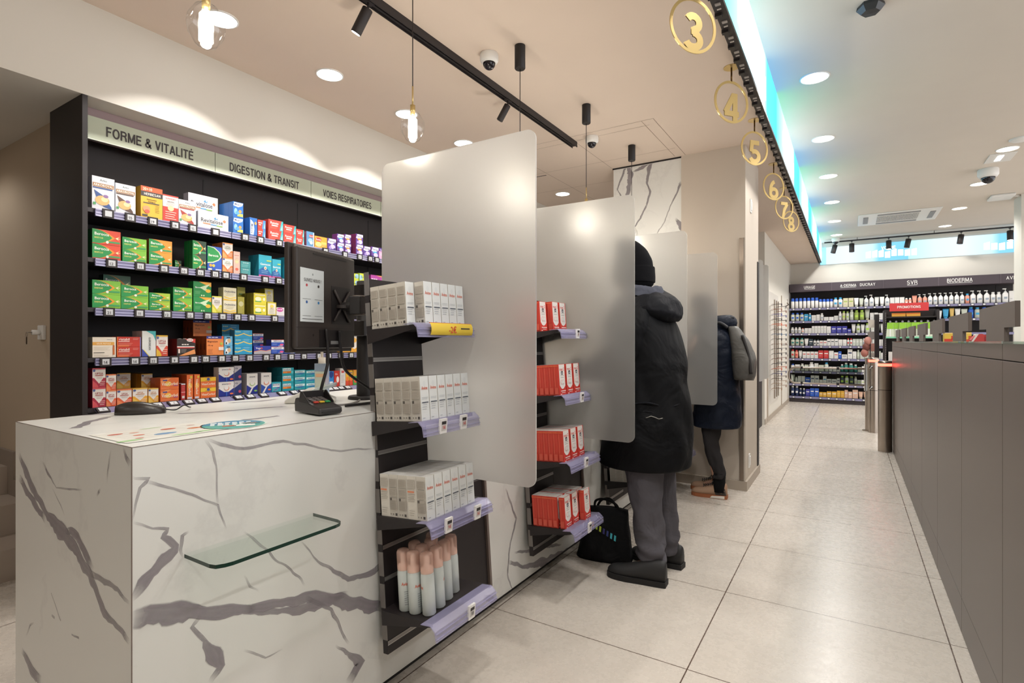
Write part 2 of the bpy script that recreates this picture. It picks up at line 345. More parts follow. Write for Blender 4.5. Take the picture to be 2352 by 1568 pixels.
WALL=[
(1,'royalB',1.144,0.098,0.163,1,0,0),(1,'royalN',1.244,0.093,0.151,1,0,0),(1,'herb',1.36,0.107,0.166,1,1,0),(1,'gins',1.467,0.082,0.145,1,0,0),(1,'royalR',1.549,0.095,0.136,1,0,0),
(1,'revit',1.654,0.179,0.093,1,0,0),(1,'revit',1.666,0.176,0.11,2,0,0.13),(1,'maalox',1.861,0.066,0.096,2,2,0),(1,'maaloxT',1.967,0.052,0.116,1,1,0),
(1,'rennieB',2.022,0.054,0.056,2,0,0),(1,'rennie',2.095,0.107,0.065,2,1,0),(1,'rennie',2.204,0.095,0.059,2,0,0),(1,'rennie',2.3,0.063,0.051,2,0,0),
(1,'pinkblue',2.38,0.065,0.101,1,4,0),(1,'orangeY',2.448,0.105,0.081,1,0,0),(1,'ferv',2.556,0.077,0.083,1,0,0),(1,'ferv2',2.641,0.065,0.064,2,0,0),
(1,'ferv3',2.71,0.061,0.068,2,0,0),(1,'ferv3',2.818,0.07,0.079,2,1,0),(1,'ferv',2.89,0.074,0.076,1,0,0),(1,'ferv2',2.972,0.077,0.083,1,0,0),(1,'fervP',3.052,0.081,0.085,1,0,0),
(2,'berR',1.145,0.124,0.073,2,0,0),(2,'berG',1.275,0.114,0.063,2,0,0),(2,'berO',1.399,0.117,0.068,2,0,0),(2,'berD',1.568,0.036,0.049,1,0,0.08),(2,'berD',1.624,0.078,0.082,2,2,0),
(2,'berBl',1.707,0.086,0.145,1,0,0),(2,'upsaO',1.796,0.064,0.089,2,1,0),(2,'pinkT',1.864,0.042,0.135,1,0,0),(2,'tealS',1.909,0.065,0.041,2,0,0),(2,'gavi',2.028,0.091,0.138,1,1,0),
(2,'gavi',2.121,0.065,0.121,1,0,0),(2,'gaviO',2.212,0.098,0.144,1,1,0),(2,'hex',2.846,0.093,0.054,2,0,0),(2,'hex',2.76,0.084,0.05,2,0,0),(2,'mag',2.967,0.132,0.054,2,0,0),
(3,'berG',1.145,0.124,0.069,2,0,0),(3,'berG',1.269,0.129,0.062,2,0,0),(3,'berL',1.4,0.106,0.047,2,0,0),(3,'berG',1.52,0.103,0.067,2,3,0),(3,'berY',1.628,0.103,0.088,2,0,0),
(3,'upsaY',1.734,0.059,0.099,1,0,0),(3,'oxy',1.801,0.082,0.078,2,0,0),(3,'citr',1.919,0.046,0.11,1,1,0.05),(3,'yel',1.994,0.088,0.069,2,3,0),(3,'yelW',2.087,0.064,0.085,1,1,0),
(3,'whPk',2.152,0.084,0.055,1,0,0),(3,'berShade',1.252,0.128,0.093,2,0,0.16),(3,'yelB',1.97,0.055,0.09,2,0,0.14),(3,'yelW',2.16,0.065,0.093,2,1,0.14),
(4,'gelee',1.146,0.102,0.102,1,0,0),(4,'crist',1.251,0.11,0.052,2,0,0),(4,'crist',1.28,0.113,0.053,2,1,0.13),(4,'guron',1.366,0.068,0.136,1,1,0),
(4,'upsaR',1.435,0.059,0.114,1,0,0),(4,'blackR',1.54,0.101,0.095,1,2,0),(4,'magn',1.702,0.102,0.112,1,3,0),(4,'magn',1.709,0.111,0.104,2,2,0.16),
(4,'swabs',1.806,0.053,0.056,2,0,0),(4,'wave',1.871,0.114,0.05,3,0,0),(4,'wave',1.878,0.112,0.063,3,0,0.15),(4,'voga',1.995,0.119,0.052,1,0,0),(4,'merc',2.115,0.092,0.046,2,0,0),
(4,'merc',2.208,0.085,0.041,2,0,0),(4,'merc',2.051,0.075,0.044,3,0,0.1),(4,'vitY',2.768,0.072,0.149,1,0,0),(4,'vitY',2.684,0.077,0.146,1,0,0),(5,'upsaM',1.146,0.057,0.098,2,0,0),
(5,'upsaR2',1.204,0.045,0.081,2,0,0),(5,'upsaR2',1.251,0.068,0.082,1,0,0),(5,'upsaY2',1.322,0.071,0.082,1,0,0),(5,'upsaY2',1.396,0.051,0.077,1,0,0),
(5,'upsaY2',1.305,0.067,0.079,2,0,0.14),(5,'upsaY2',1.414,0.057,0.075,2,2,0.12),(5,'vitC',1.455,0.096,0.064,2,1,0),(5,'redS',1.562,0.024,0.092,1,0,0),
(5,'vitV',1.592,0.036,0.14,1,2,0),(5,'vitV',1.633,0.033,0.14,1,2,0),(5,'vitP',1.668,0.09,0.06,2,0,0),(5,'smec',1.773,0.094,0.087,2,0,0),(5,'smecG',1.868,0.048,0.09,2,0,0),
(5,'smecT',1.948,0.074,0.128,1,2,0),(5,'smecT2',2.044,0.073,0.128,1,2,0),(5,'imo1',2.118,0.07,0.063,1,0,0),(5,'imo3',2.194,0.088,0.051,3,2,0),(5,'imo2',2.286,0.087,0.045,3,0,0),
(5,'imo2',2.374,0.1,0.043,3,0,0),(5,'orgB',2.514,0.05,0.114,1,0,0),(5,'bluB',2.565,0.048,0.114,1,0,0),(5,'redW',2.615,0.05,0.115,1,0,0),(5,'whM',2.669,0.05,0.13,1,0,0),
(5,'yelR',2.72,0.032,0.11,1,1,0),(5,'yelR',2.755,0.033,0.112,1,1,0),(5,'grnR',2.791,0.057,0.114,1,1,0),(5,'whM',2.984,0.055,0.082,1,0,0),]
TAGS= {1: [1.202, 1.3, 1.405, 1.516, 1.61, 1.738, 1.919, 2.021, 2.152, 2.515, 2.688, 2.828, 2.932, 3.001], 2: [1.217, 1.345, 1.46, 1.562, 1.652, 1.736, 1.799, 1.91, 2.053, 2.149], 3: [1.206, 1.342, 1.475, 1.595, 1.693, 1.78, 1.871, 1.962, 2.119], 4: [1.191, 1.32, 1.407, 1.513, 1.616, 1.681, 1.775, 1.857, 1.948, 2.059, 2.14, 2.24, 2.338, 2.462, 2.545, 2.65, 2.746], 5: [1.172, 1.345, 1.42, 1.499, 1.578, 1.649, 1.727, 1.867, 1.941, 2.03, 2.158, 2.249, 2.319, 2.488, 2.539, 2.588, 2.638, 2.697]}
VEINS={
'F':[
[(0.578,0.608,0.0331),(0.648,0.596,0.0415),(0.729,0.564,0.0358),(0.856,0.516,0.0189),(0.962,0.468,0.0127),(1.051,0.437,0.0229),(1.148,0.428,0.022),(1.218,0.419,0.0104)],
[(0.856,0.516,0.0189),(0.977,0.485,0.022),(1.082,0.459,0.0291),(1.183,0.41,0.0366),(1.274,0.358,0.0319),(1.375,0.31,0.0289)],
[(0.578,0.652,0.0058),(0.61,0.682,0.0221),(0.633,0.704,0.0194),(0.662,0.725,0.0305),(0.677,0.747,0.0169),(0.653,0.779,0.0106),(0.662,0.794,0.0061),(0.629,0.807,0.003),(0.583,0.832,0.0022)],
[(0.703,0.711,0.0023),(0.693,0.736,0.0047),(0.698,0.767,0.0062),(0.713,0.773,0.0024)],
[(0.583,0.832,0.0022),(0.601,0.909,0.0029),(0.619,0.925,0.0044),(0.578,0.939,0.0022)],
[(0.61,0.92,0.0037),(0.677,0.891,0.0031),(0.74,0.849,0.0032),(0.785,0.821,0.0033),(0.796,0.783,0.0025),(0.808,0.751,0.0017)],
[(0.751,0.999,0.0032),(0.773,0.965,0.0033),(0.779,0.925,0.0025),(0.785,0.821,0.0016)],
[(0.756,0.999,0.0048),(0.808,0.974,0.005),(0.856,0.955,0.0069),(0.921,0.958,0.0036),(0.977,0.96,0.0055),(1.051,0.938,0.0029),(1.148,0.901,0.002),(1.334,0.877,0.0022)],
[(0.856,0.731,0.0017),(0.908,0.679,0.0035),(0.962,0.611,0.0036),(1.02,0.552,0.0047),(1.051,0.507,0.0029)],
[(0.74,0.554,0.008),(0.719,0.531,0.0063),(0.751,0.483,0.0113),(0.773,0.438,0.0327),(0.79,0.395,0.0181),(0.762,0.367,0.0114)],
[(0.856,0.612,0.0017),(0.875,0.575,0.0035),(0.901,0.549,0.0018)],
[(1.165,0.274,0.003),(1.218,0.22,0.0104),(1.274,0.163,0.0319),(1.218,0.122,0.0269)],
[(1.051,0.474,0.0095),(1.148,0.394,0.008),(1.218,0.249,0.0041)],
[(1.035,0.651,0.0019),(1.098,0.564,0.0039),(1.218,0.465,0.0124),(1.334,0.452,0.0175),(1.375,0.468,0.0111)],
[(0.856,0.409,0.0026),(0.921,0.353,0.0027),(0.977,0.351,0.0018)],
[(2.171,0.548,0.0045),(2.27,0.374,0.0093),(2.21,0.243,0.0091),(2.19,0.123,0.0061),(2.25,0.005,0.0046)],
[(2.202,0.182,0.0152),(2.333,0.11,0.0127),(2.561,0.058,0.0441),(2.768,0.023,0.054),(3.002,-0.002,0.0268),(3.198,0.005,0.0121)],
[(2.25,0.212,0.0062),(2.398,0.17,0.0129),(2.561,0.14,0.017),(2.768,0.086,0.0054)],
[(1.99,0.098,0.0198),(2.096,0.025,0.0294),(2.21,-0.011,0.0061)],
[(1.829,0.032,0.0053),(1.956,-0.005,0.014),(2.096,-0.006,0.0176)],
],
'E':[
[(-2.129,0.913,0.0133),(-2.072,0.855,0.0242),(-1.986,0.803,0.0199),(-1.905,0.761,0.0246),(-1.814,0.735,0.0408),(-1.742,0.714,0.0364),(-1.674,0.683,0.0274),(-1.622,0.656,0.0221),(-1.584,0.616,0.0218),(-1.547,0.588,0.0169),(-1.477,0.57,0.0149),(-1.415,0.558,0.0145)],
[(-2.129,0.841,0.019),(-2.065,0.81,0.0223),(-2.003,0.775,0.02),(-1.921,0.746,0.0177)],
[(-1.635,0.667,0.0143),(-1.547,0.663,0.0107),(-1.477,0.658,0.0075),(-1.415,0.643,0.0058)],
[(-1.785,0.746,0.0118),(-1.701,0.745,0.0212),(-1.647,0.7,0.0208),(-1.609,0.673,0.0142)],
[(-1.45,1.003,0.0044),(-1.433,0.98,0.0102),(-1.415,0.961,0.0145)],
[(-1.51,0.992,0.0023),(-1.528,0.937,0.0023),(-1.533,0.904,0.0015)],
[(-1.947,0.908,0.0027),(-1.905,0.883,0.007),(-1.844,0.849,0.0017),(-1.674,0.868,0.0016)],
[(-1.874,0.845,0.0009),(-1.814,0.806,0.0017),(-1.785,0.782,0.0017)],
[(-1.591,0.864,0.0023),(-1.577,0.877,0.0054),(-1.567,0.887,0.0023)],
[(-2.108,0.327,0.0151),(-2.02,0.29,0.0238),(-1.953,0.277,0.0357)],
[(-1.88,0.553,0.0017),(-1.814,0.493,0.0017)],
[(-1.874,0.495,0.0035),(-1.856,0.488,0.0043)],
[(-1.742,0.478,0.0025),(-1.695,0.479,0.0041)],
[(-2.072,0.377,0.0019),(-2.037,0.419,0.0028),(-2.003,0.435,0.0018)],
],
'T':[
[(-2.207,0.623,0.02),(-2.189,0.717,0.02),(-2.092,0.867,0.02),(-2.067,1.025,0.02)],
[(-1.841,0.623,0.02),(-1.972,0.706,0.02),(-2.055,0.801,0.02)],
[(-1.949,0.932,0.02),(-1.876,1.017,0.02),(-1.854,1.129,0.02),(-1.802,1.27,0.02)],
[(-1.598,0.973,0.02),(-1.594,1.091,0.0156)],
[(-1.656,0.616,0.0105),(-1.56,0.677,0.0103)],
[(-2.11,1.213,0.02),(-2.051,1.324,0.02),(-2.066,1.414,0.02)],
],
'M':[
[(-1.8,2.955,0.0413),(-1.753,2.816,0.0411),(-1.775,2.656,0.0294),(-1.817,2.539,0.0177),(-1.869,2.422,0.0089),(-1.935,2.306,0.006)],
[(-1.534,2.931,0.0115),(-1.575,2.847,0.0288),(-1.595,2.71,0.0144),(-1.566,2.625,0.0144),(-1.595,2.509,0.0115),(-1.657,2.396,0.0116),(-1.741,2.284,0.0117)],
[(-1.534,2.931,0.0287),(-1.636,2.857,0.0232),(-1.741,2.834,0.0059)],
[(-1.891,2.673,0.0089),(-1.826,2.828,0.0148),(-1.783,2.923,0.0118)],
[(-1.279,2.679,0.0167),(-1.317,2.588,0.014),(-1.375,2.479,0.0056),(-1.434,2.33,0.0057),(-1.514,2.22,0.0057)],
[(-1.336,2.357,0.0084),(-1.29,2.293,0.0279),(-1.279,2.215,0.0139)],
[(-1.891,2.715,0.006),(-1.847,2.626,0.0089),(-1.869,2.464,0.0089)],
],
}
# ---------------------------------------------------------------- the room
P_WALL = plaster('#cfc9bf', 'wall_plaster'); P_CEIL = plaster('#ddccbd', 'ceiling_warm'); P_CEILR = plaster('#d8cfc4', 'ceiling_paint')
P_WHITE = plaster('#d8d3c9', 'white_plaster'); P_TAUPE = plaster('#b7a793', 'taupe_plaster')
FLOOR = floor_mat(); P_PIL = plaster('#c6bbae', 'pillar_plaster')
b = MB(); b.box(-8, 7, -4, 14, -.1, 0, FLOOR); struct(b.build('floor', origin=(0,0,0)))
# lowered warm ceiling left of the screen line (with the access-panel joints), raised ceiling to the right
b = MB(); b.box(-8, -.545, -4, 14, 2.9, 3.45, P_CEIL)
J = mat('#7a6658', .9)
def jl(x0, y0, x1, y1, w=.003):
    d = Vector((x1-x0, y1-y0)).normalized()*w/2; n = Vector((-d.y, d.x))
    b.poly([(x0+n.x, y0+n.y, 2.8992), (x0-n.x, y0-n.y, 2.8992), (x1-n.x, y1-n.y, 2.8992), (x1+n.x, y1+n.y, 2.8992)], J)
for a in ((-3.12,4.03,-1.30,4.03),(-1.33,3.93,-1.33,4.83),(-1.93,4.05,-1.93,4.85),(-2.53,4.03,-2.53,6.5),(-3.12,4.63,-1.27,4.63),(-3.12,5.23,-1.95,5.23),(-1.24,3.93,-1.24,4.85),(-3.12,3.93,-1.24,3.93)): jl(*a)
b.box(-2.75, -2.56, 4.70, 4.713, 2.8988, 2.9, BLACK)
struct(b.build('ceiling', origin=(0,0,2.9)))
b = MB(); b.box(-.545, 7, -4, 14, 3.3, 3.45, P_CEILR); struct(b.build('ceiling', origin=(0,0,3.3)))
b = MB(); b.box(-8, 7, 12.96, 13.1, 0, 3.3, P_WHITE); struct(b.build('wall_far'))
b = MB(); b.box(-1.35, -1.10, 8.87, 12.96, 0, 2.9, P_WHITE); struct(b.build('wall_aisle'))
b = MB(); b.box(-8, -1.35, 8.87, 9.0, 0, 2.9, P_TAUPE); struct(b.build('wall_bay'))
b = MB(); b.box(-8, -3.62, 1.15, 1.25, 0, 2.45, P_TAUPE); struct(b.build('wall_stairs'))
b = MB(); b.box(-3.75, -3.62, 1.25, 8.87, 0, 2.45, P_TAUPE); struct(b.build('wall_left'))
# bulkhead over the shelving; its face is lit by the downlights
b = MB(); b.box(-8, -3.15, -4, 8.87, 2.45, 2.9, P_WALL); struct(b.build('wall_bulkhead'))
b = MB(); b.box(-8, -7.9, -4, 1.15, 0, 2.45, P_TAUPE); struct(b.build('wall_stairwell'))
b = MB(); b.box(-8, 7, -4.1, -4, 0, 3.3, P_TAUPE); struct(b.build('wall_back_light_block'))  # unseen wall, added to keep world light off the near counter end
# end wall of the counter zone: marble cladding and the pillar
b = MB(); b.box(-1.28, -.75, 4.86, 5.6, 0, 2.9, P_PIL); struct(b.build('wall_pillar'))
def veins(mb, key, to3, eps, seed=1):
    """flat inlaid vein ribbons whose attribute fades to zero at their rims"""
    mb.a = [0.0]*len(mb.v); rnd = random.Random(seed)
    for k, l in enumerate(VEINS[key]):
        pts = []
        for i in range(len(l)-1):
            a, c = l[i], l[i+1]; L_ = math.hypot(c[0]-a[0], c[1]-a[1]); n = max(3, int(L_/.012))
            for j in range(n): t = j/n; pts.append((a[0]+(c[0]-a[0])*t, a[1]+(c[1]-a[1])*t, a[2]+(c[2]-a[2])*t))
        pts.append(l[-1]); vs = []; at = []; fs = []
        e = eps*(1+.02*k)
        for i, p in enumerate(pts):
            q = pts[min(i+1, len(pts)-1)]; o = pts[max(i-1, 0)]
            d = Vector((q[0]-o[0], q[1]-o[1])); d = d.normalized() if d.length else Vector((1, 0)); nn = Vector((-d.y, d.x))
            f1 = noise.noise((p[0]*16, p[1]*16, k*3.1))*.55+noise.noise((p[0]*70, p[1]*70, k*3.1))*.45; f2 = noise.noise((p[0]*18, p[1]*18, 9+k*3.1))*.55
            sh = noise.noise((p[0]*25, p[1]*25, 30+k))*.006*min(1, p[2]/.004)
            w = p[2]/2+.0012; fade = min(1, i/3, (len(pts)-1-i)/3) if len(l) > 2 else 1
            inten = .5+.5*min(1, p[2]/.02)
            for t, val in ((-1.2*(1+f1), 0), (-.95*(1+f1), 1.0), (-.6, .78), (0, .85), (.5, .75), (.95*(1+f2), 1.0), (1.25*(1+f2), 0)):
                x = p[0]+nn.x*(t*w+sh); y = p[1]+nn.y*(t*w+sh); vs.append(to3(x, y, e)); at.append(val*fade*inten)
        for i in range(len(pts)-1):
            for j in range(6): fs.append((i*7+j, i*7+j+1, (i+1)*7+j+1, (i+1)*7+j))
        mb.a += at; mb.add(vs, fs, VEINM)
b = MB(); b.box(-1.92, -1.281, 4.87, 5.2, 0, 2.9, MARBLE)
veins(b, 'M', lambda x, y, e: (min(max(x, -1.92), -1.281), 4.87-e, min(y, 2.88)), .0006)
b.add([(-1.93,4.868,2.885),(-1.28,4.868,2.885),(-1.28,4.868,2.9),(-1.93,4.868,2.9)], [(0,1,2,3)], BLACK)
struct(b.build('wall_marble'))
SKIRT = mat('#a89c8e', .5)
b = MB(); b.box(-1.34, -.735, 4.845, 4.86, 0, .08, SKIRT); b.box(-.75, -.735, 4.86, 5.62, 0, .08, SKIRT); struct(b.build('baseboard_pillar'))
b = MB(); b.box(-1.10, -1.09, 8.87, 12.56, 0, .08, SKIRT); struct(b.build('baseboard_aisle'))
o = MB().box(-.795, -.762, 4.850, 4.86, .085, 2.12, STEEL).build('corner_guard'); tag(o, 'slim brushed steel strip running up the near face of the pillar', 'corner guard')
b = MB(); b.box(-.752, -.742, 5.52, 5.6, .08, 2.0, DARK); tag(b.build('edge_trim'), 'narrow dark edge strip on the far corner of the pillar', 'trim strip')
def plate(x, y, z, w, h, label):
    t = thing('wall_switch', label, 'switch', (x, y, z))
    MB().box(x, x+.008, y-w/2, y+w/2, z-h/2, z+h/2, WHITE).build('cover_plate', t, .003)
    MB().box(x+.008, x+.013, y-w/3, y+w/3, z-h/3, z+h/3, WHITE).build('rocker', t, .002)
plate(-.75, 5.13, 2.44, .06, .12, 'white switch plate high on the side of the pillar')
plate(-.75, 5.04, .22, .06, .12, 'white socket plate low on the side of the pillar')
# stairs at the far left
b = MB(); ST = mat('#a3968a', .5); SD = mat('#8d8176', .6)
for i in range(5):
    x1 = -3.72-i*.30; b.box(-7.9, x1, -.4, 1.15, .0 if i == 0 else .165*i, .165*(i+1), ST)
struct(b.build('trim_1'))
b = MB()
for i in range(6):
    x1 = -3.62-i*.30; b.box(x1-.30, x1, 1.132, 1.15, .165*i, .165*i+.26, SD)
struct(b.build('baseboard_stairs'))
# key switch on the stair wall
t = thing('key_switch', 'small white key switch on the beige wall left of the shelving', 'key switch', (-3.80, 1.15, 1.30))
MB().box(-3.85, -3.77, 1.135, 1.15, 1.26, 1.34, WHITE).build('cover_plate', t, .003)
MB().tube([(-3.81,1.135,1.30),(-3.81,1.10,1.30)], .014, WHITE, 16).build('lock_barrel', t)
t2 = thing('key_ring', 'metal key ring with keys hanging from the white key switch', 'keys', (-3.81, 1.09, 1.25))
MB().tube([(-3.81,1.10,1.30),(-3.81,1.075,1.30)], .003, STEEL, 6).tube([(-3.81+.012*math.sin(a*.52),1.078,1.288+.012*math.cos(a*.52)) for a in range(13)], .001, STEEL, 5).build('ring', t2)
MB().box(-3.815, -3.805, 1.076, 1.079, 1.235, 1.275, mat('#6d5f52', .3, 1)).build('key', t2)

# ---------------------------------------------------------------- screens
b = MB(); led = led_mat('screen_left_image', 1, -.41, 2.25, 2.2)
b.box(-.545, -.52, -4, 12.9, 2.905, 3.3, led)
GL = mat('#f2fbff', 1, 0, 1.3)
for k in range(-1, 6):
    y = .41+2.25*k+1.0
    b.text('VOTRE', (-.5192, y+.1, 3.20), (0,1,0), (0,0,1), .07, GL, bold=.04)
    rnd = random.Random(k)
    for j in range(9):
        y0 = y-.55+j*.13; z0 = 2.97+rnd.random()*.03; b.poly([(-.5192,y0,z0),(-.5192,y0+.1,z0),(-.5192,y0+.1,z0+.14+rnd.random()*.04),(-.5192,y0,z0+.13)], GL)
o = b.build('display_screen', origin=(-.53, 0, 2.9)); tag(o, 'long glowing aqua screen along the edge of the lowered ceiling', 'screen')
b = MB(); b.box(-.44, 6.9, 12.93, 12.96, 2.85, 3.2, led_mat('screen_far_image', 0, -1.36+7.2, 1.8, .9, ('#b4e6ea','#7cc6ea','#d2ecf4','#dcedf8','#c4e4f4','#86ccee')))
b.box(-.545, -.44, 12.93, 12.96, 2.85, 3.2, mat('#7cc6ea', 1, 0, .9))
b.text('VOTRE', (.62, 12.929, 3.10), (1,0,0), (0,0,1), .06, GL, bold=.04)
for k in range(2):
    rnd = random.Random(k+5)
    for j in range(8): 
        x0 = .25+k*1.8+j*.105; z0 = 2.9+rnd.random()*.03; b.poly([(x0,12.929,z0),(x0+.085,12.929,z0),(x0+.085,12.929,z0+.11+rnd.random()*.04),(x0,12.929,z0+.12)], GL)
tag(b.build('display_screen'), 'glowing blue and white screen band above the far shelving', 'screen')
# rough open edge below the left screen
b = MB(); rnd = random.Random(3); b.box(-.575, -.52, 0, 12.9, 2.885, 2.905, DARK)
y = 1.2
while y < 12.8:
    b.box(-.560, -.535, y, y+.02, 2.880, 2.9, mat('#9a9490', .5)); b.box(-.578, -.545, y+.09, y+.115, 2.872, 2.9, BLACK); b.box(-.560,-.54,y+.05,y+.06,2.882,2.9,mat('#b4aca6',.5))
    y += .17
tag(b.build('screen_edge_channel'), 'black open channel with clips under the long aqua screen', 'cable channel')

# ---------------------------------------------------------------- ceiling fittings
def downlight(x, y, z, r, label, group, w=1.0, shade='#fff6e6', cone=150, blend=.5):
    t = thing('recessed_downlight', label, 'ceiling light', (x, y, z), group=group)
    MB().lathe([(r+.008,0),(r+.008,-.004),(r,-.006),(r,-.001)], WHITE, 32, (x,y,z), cap=False).build('trim_ring', t)
    MB().lathe([(r,-.0015),(r*.5,-.0016),(0.001,-.0016)], mat(shade, .5, 0, 7), 32, (x,y,z), cap=False).build('diffuser', t)
    l = bpy.data.lights.new('downlight_lamp', 'SPOT'); l.shadow_soft_size = r*.8; l.energy = DOWN_W*w; l.color = (1, .97, .935); l.spot_size = math.radians(cone); l.spot_blend = blend
    lo = bpy.data.objects.new('downlight_lamp', l); COL.objects.link(lo); lo.parent = t; lo.location = (0,0,-.012)
for i, y in enumerate((-2.8,-1.1,1.54,2.22,2.90,3.58,4.26,5.4,7.0)):
    downlight(-2.73, y, 2.9, .075, 'round recessed downlight, %s along the row above the left shelving' % nth(i), 'downlights above the left shelving', 1.15 if y > 0 else .3, '#ffffff', 108, .1)
for i, y in enumerate((-2.8,-.9,.6,2.4,4.8,6.29,7.75,9.22,10.7,12.1)):
    downlight(-.24, y, 3.3, .095, 'round recessed downlight, %s along the row beside the aqua screen' % nth(i), 'downlights beside the aqua screen', 3.4 if 0 < y < 3 else 2.5 if y > 0 else .9, '#fff3dd')
for i, y in enumerate((-2.8,-.9,1.0,2.9,4.6,6.1,7.67,9.17,10.69,12.19)):
    downlight(1.41, y, 3.3, .09, 'round recessed downlight, %s along the right-hand ceiling row' % nth(i), 'downlights of the right ceiling row', 2.0 if y > .5 else .7, '#fff0d8')
for i, (x, y) in enumerate(((3.4,-1),(3.4,2),(3.4,5),(3.4,8),(3.4,11),(5.2,0),(5.2,4),(5.2,8))):
    downlight(x, y, 3.3, .09, 'round recessed downlight, %s of those over the shop floor to the right' % nth(i), 'downlights over the right shop floor', 1.3)
for i, y in enumerate((-3,-1.6)):  # unseen lamps added behind the camera to brighten the room
    downlight(-1.6, y, 2.9, .075, 'round recessed downlight, %s of those behind the near counter end' % nth(i), 'downlights by the near counter end', .4)
downlight(-4.5, -.3, 2.45, .07, 'round downlight under the low soffit over the stairs', None, .45, '#fff0dc')  # this lamp and the next are unseen, added to lift the dark stair corner
downlight(-4.5, .7, 2.45, .07, 'round downlight nearest the stair wall under the low soffit', None, .3, '#fff0dc')
# pendants
def cyl_canopy(t, x, y): MB().lathe([(.03,0),(.03,-.126),(.027,-.13)], BLACK, 24, (x,y,2.9)).build('canopy', t)
BULBG = clear_mat('#ffffff', .06, .74, 'bulb_glass')
def pendant(x, y, z, label):
    t = thing('pendant_lamp', label, 'pendant lamp', (x, y, 2.9), group='glass bulb pendants over the counter')
    cyl_canopy(t, x, y)
    MB().tube([(x,y,2.77),(x,y,z+.17)], .0022, BLACK, 6).build('cord', t)
    MB().tube([(x,y,z+.17),(x,y,z+.085)], .0035, BRASS, 8).tube([(x,y,z+.09),(x,y,z+.05)], .011, BRASS, 12).build('stem', t)
    MB().lathe([(.012,.062),(.03,.052),(.048,.02),(.05,0),(.046,-.025),(.028,-.055),(.008,-.066),(.001,-.067)], BULBG, 28, (x,y,z), cap=False).build('glass_bulb', t)
    MB().lathe([(.006,.045),(.018,.03),(.019,-.045),(.008,-.056),(.001,-.057)], mat('#fff4dc', .5, 0, 14), 16, (x,y,z), cap=False).build('light_core', t)
    l = bpy.data.lights.new('pendant_light', 'POINT'); l.energy = 6; l.color = (1, .92, .8); l.shadow_soft_size = .06
    lo = bpy.data.objects.new('pendant_light', l); COL.objects.link(lo); lo.parent = t; lo.location = (0, 0, z-2.9-.09)
for i, (y, lb) in enumerate(((.84,'glass bulb pendant nearest the camera, at the top left'),(1.70,'glass bulb pendant hanging left of the first frosted panel'),(2.57,'bulb pendant on a cord behind the first frosted panel'),
    (3.46,'bulb pendant with brass stem behind the second frosted panel'),(4.38,'bulb pendant in front of the marble cladding'))):
    pendant(-1.565, y, 2.155, lb)
# left lighting track and its spots
b = MB(); b.box(-1.962, -1.918, -2, 4.06, 2.868, 2.9, DARK); b.box(-1.945, -1.935, -2, 4.0, 2.860, 2.868, BLACK); b.box(-1.963,-1.959,-2,4.06,2.856,2.87,DARK); b.box(-1.921,-1.917,-2,4.06,2.856,2.87,DARK)
tag(b.build('lighting_track'), 'long dark lighting track on the lowered ceiling', 'lighting track')
def spot(x, y, z, d, L_, r, label, group, lit=0, m=DARK, drop=.05):
    t = thing('track_spotlight', label, 'spotlight', (x, y, z), group=group)
    MB().box(x-.014, x+.014, y-.03, y+.03, z-.012, z, m).tube([(x,y,z-.012),(x,y,z-drop)], .005, m, 8).build('adapter', t)
    d = Vector(d).normalized(); a = Vector((x,y,z-drop+.012)); e = a+d*L_
    MB().tube([a, a+d*.004, e-d*.002, e], [r*.8, r, r, r*.9], m, 24).build('lamp_body', t)
    MB().tube([e+d*.0005, e+d*.002], r*.8, mat('#ffffff', .5, 0, 14) if lit else mat('#40383a', .2), 20).build('lens', t)
    if lit:
        l = bpy.data.lights.new('spot_lamp', 'SPOT'); l.energy = lit; l.spot_size = math.radians(75); l.color = (1,.95,.9); l.shadow_soft_size = .03
        lo = bpy.data.objects.new('spot_lamp', l); COL.objects.link(lo); lo.parent = t; lo.location = (e+d*.02)-Vector((x,y,z)); lo.rotation_euler = d.to_track_quat('-Z', 'Y').to_euler()
spot(-1.94, 1.80, 2.868, (-.55,-.12,-.85), .125, .025, 'lit black spotlight on the dark track near the top left', 'spotlights on the left track', 20)
spot(-1.94, 3.03, 2.868, (-.50,-.12,-.85), .115, .022, 'unlit black spotlight on the dark track above the first frosted panel', 'spotlights on the left track', 0)
# dome cameras
def dome(x, y, z, r, label, mir=None):
    t = thing('security_camera', label, 'camera', (x, y, z), group='dome security cameras')
    MB().lathe([(r*.95,0),(r,-.01),(r,-r*.7),(r*.85,-r*.95),(r*.72,-r*1.0)], WHITE, 32, (x,y,z)).build('housing', t)
    MB().lathe([(r*.68,-r*.98)]+[(r*.68*math.cos(a*math.pi/16), -r*1.0-r*.7*math.sin(a*math.pi/16)) for a in range(0,9)], mat('#1c1a20', .05), 24, (x,y,z), cap=False).build('dome_lens', t)
dome(-1.76, 2.55, 2.9, .053, 'white dome camera beside the dark track')
dome(-1.77, 4.02, 2.9, .053, 'white dome camera by the end of the dark track')
dome(1.38, 8.45, 3.3, .10, 'white dome camera on the raised ceiling at the right')
dome(-.26, 12.5, 3.3, .07, 'small white dome camera in the far corner under the track')
b = MB(); b.M = Matrix.Translation((.10, 3.94, 3.3)); pr = [(.07,.0),(.075,-.02),(.05,-.05),(.001,-.055)]
b.lathe(pr, mat('#2b2d30', .4), 6, smooth=False); tag(b.build('ceiling_sensor'), 'dark faceted sensor on the raised ceiling at the top edge', 'sensor')
b = MB().lathe([(.09,0),(.09,-.008),(.07,-.02),(.001,-.022)], WHITE, 32, (1.45,7.35,3.3)); tag(b.build('smoke_detector'), 'flat round white detector at the right edge of the ceiling', 'detector')
t = thing('wireless_router', 'white flat access point with cable beside the right pillar', 'access point', (1.80,10.1,3.3))
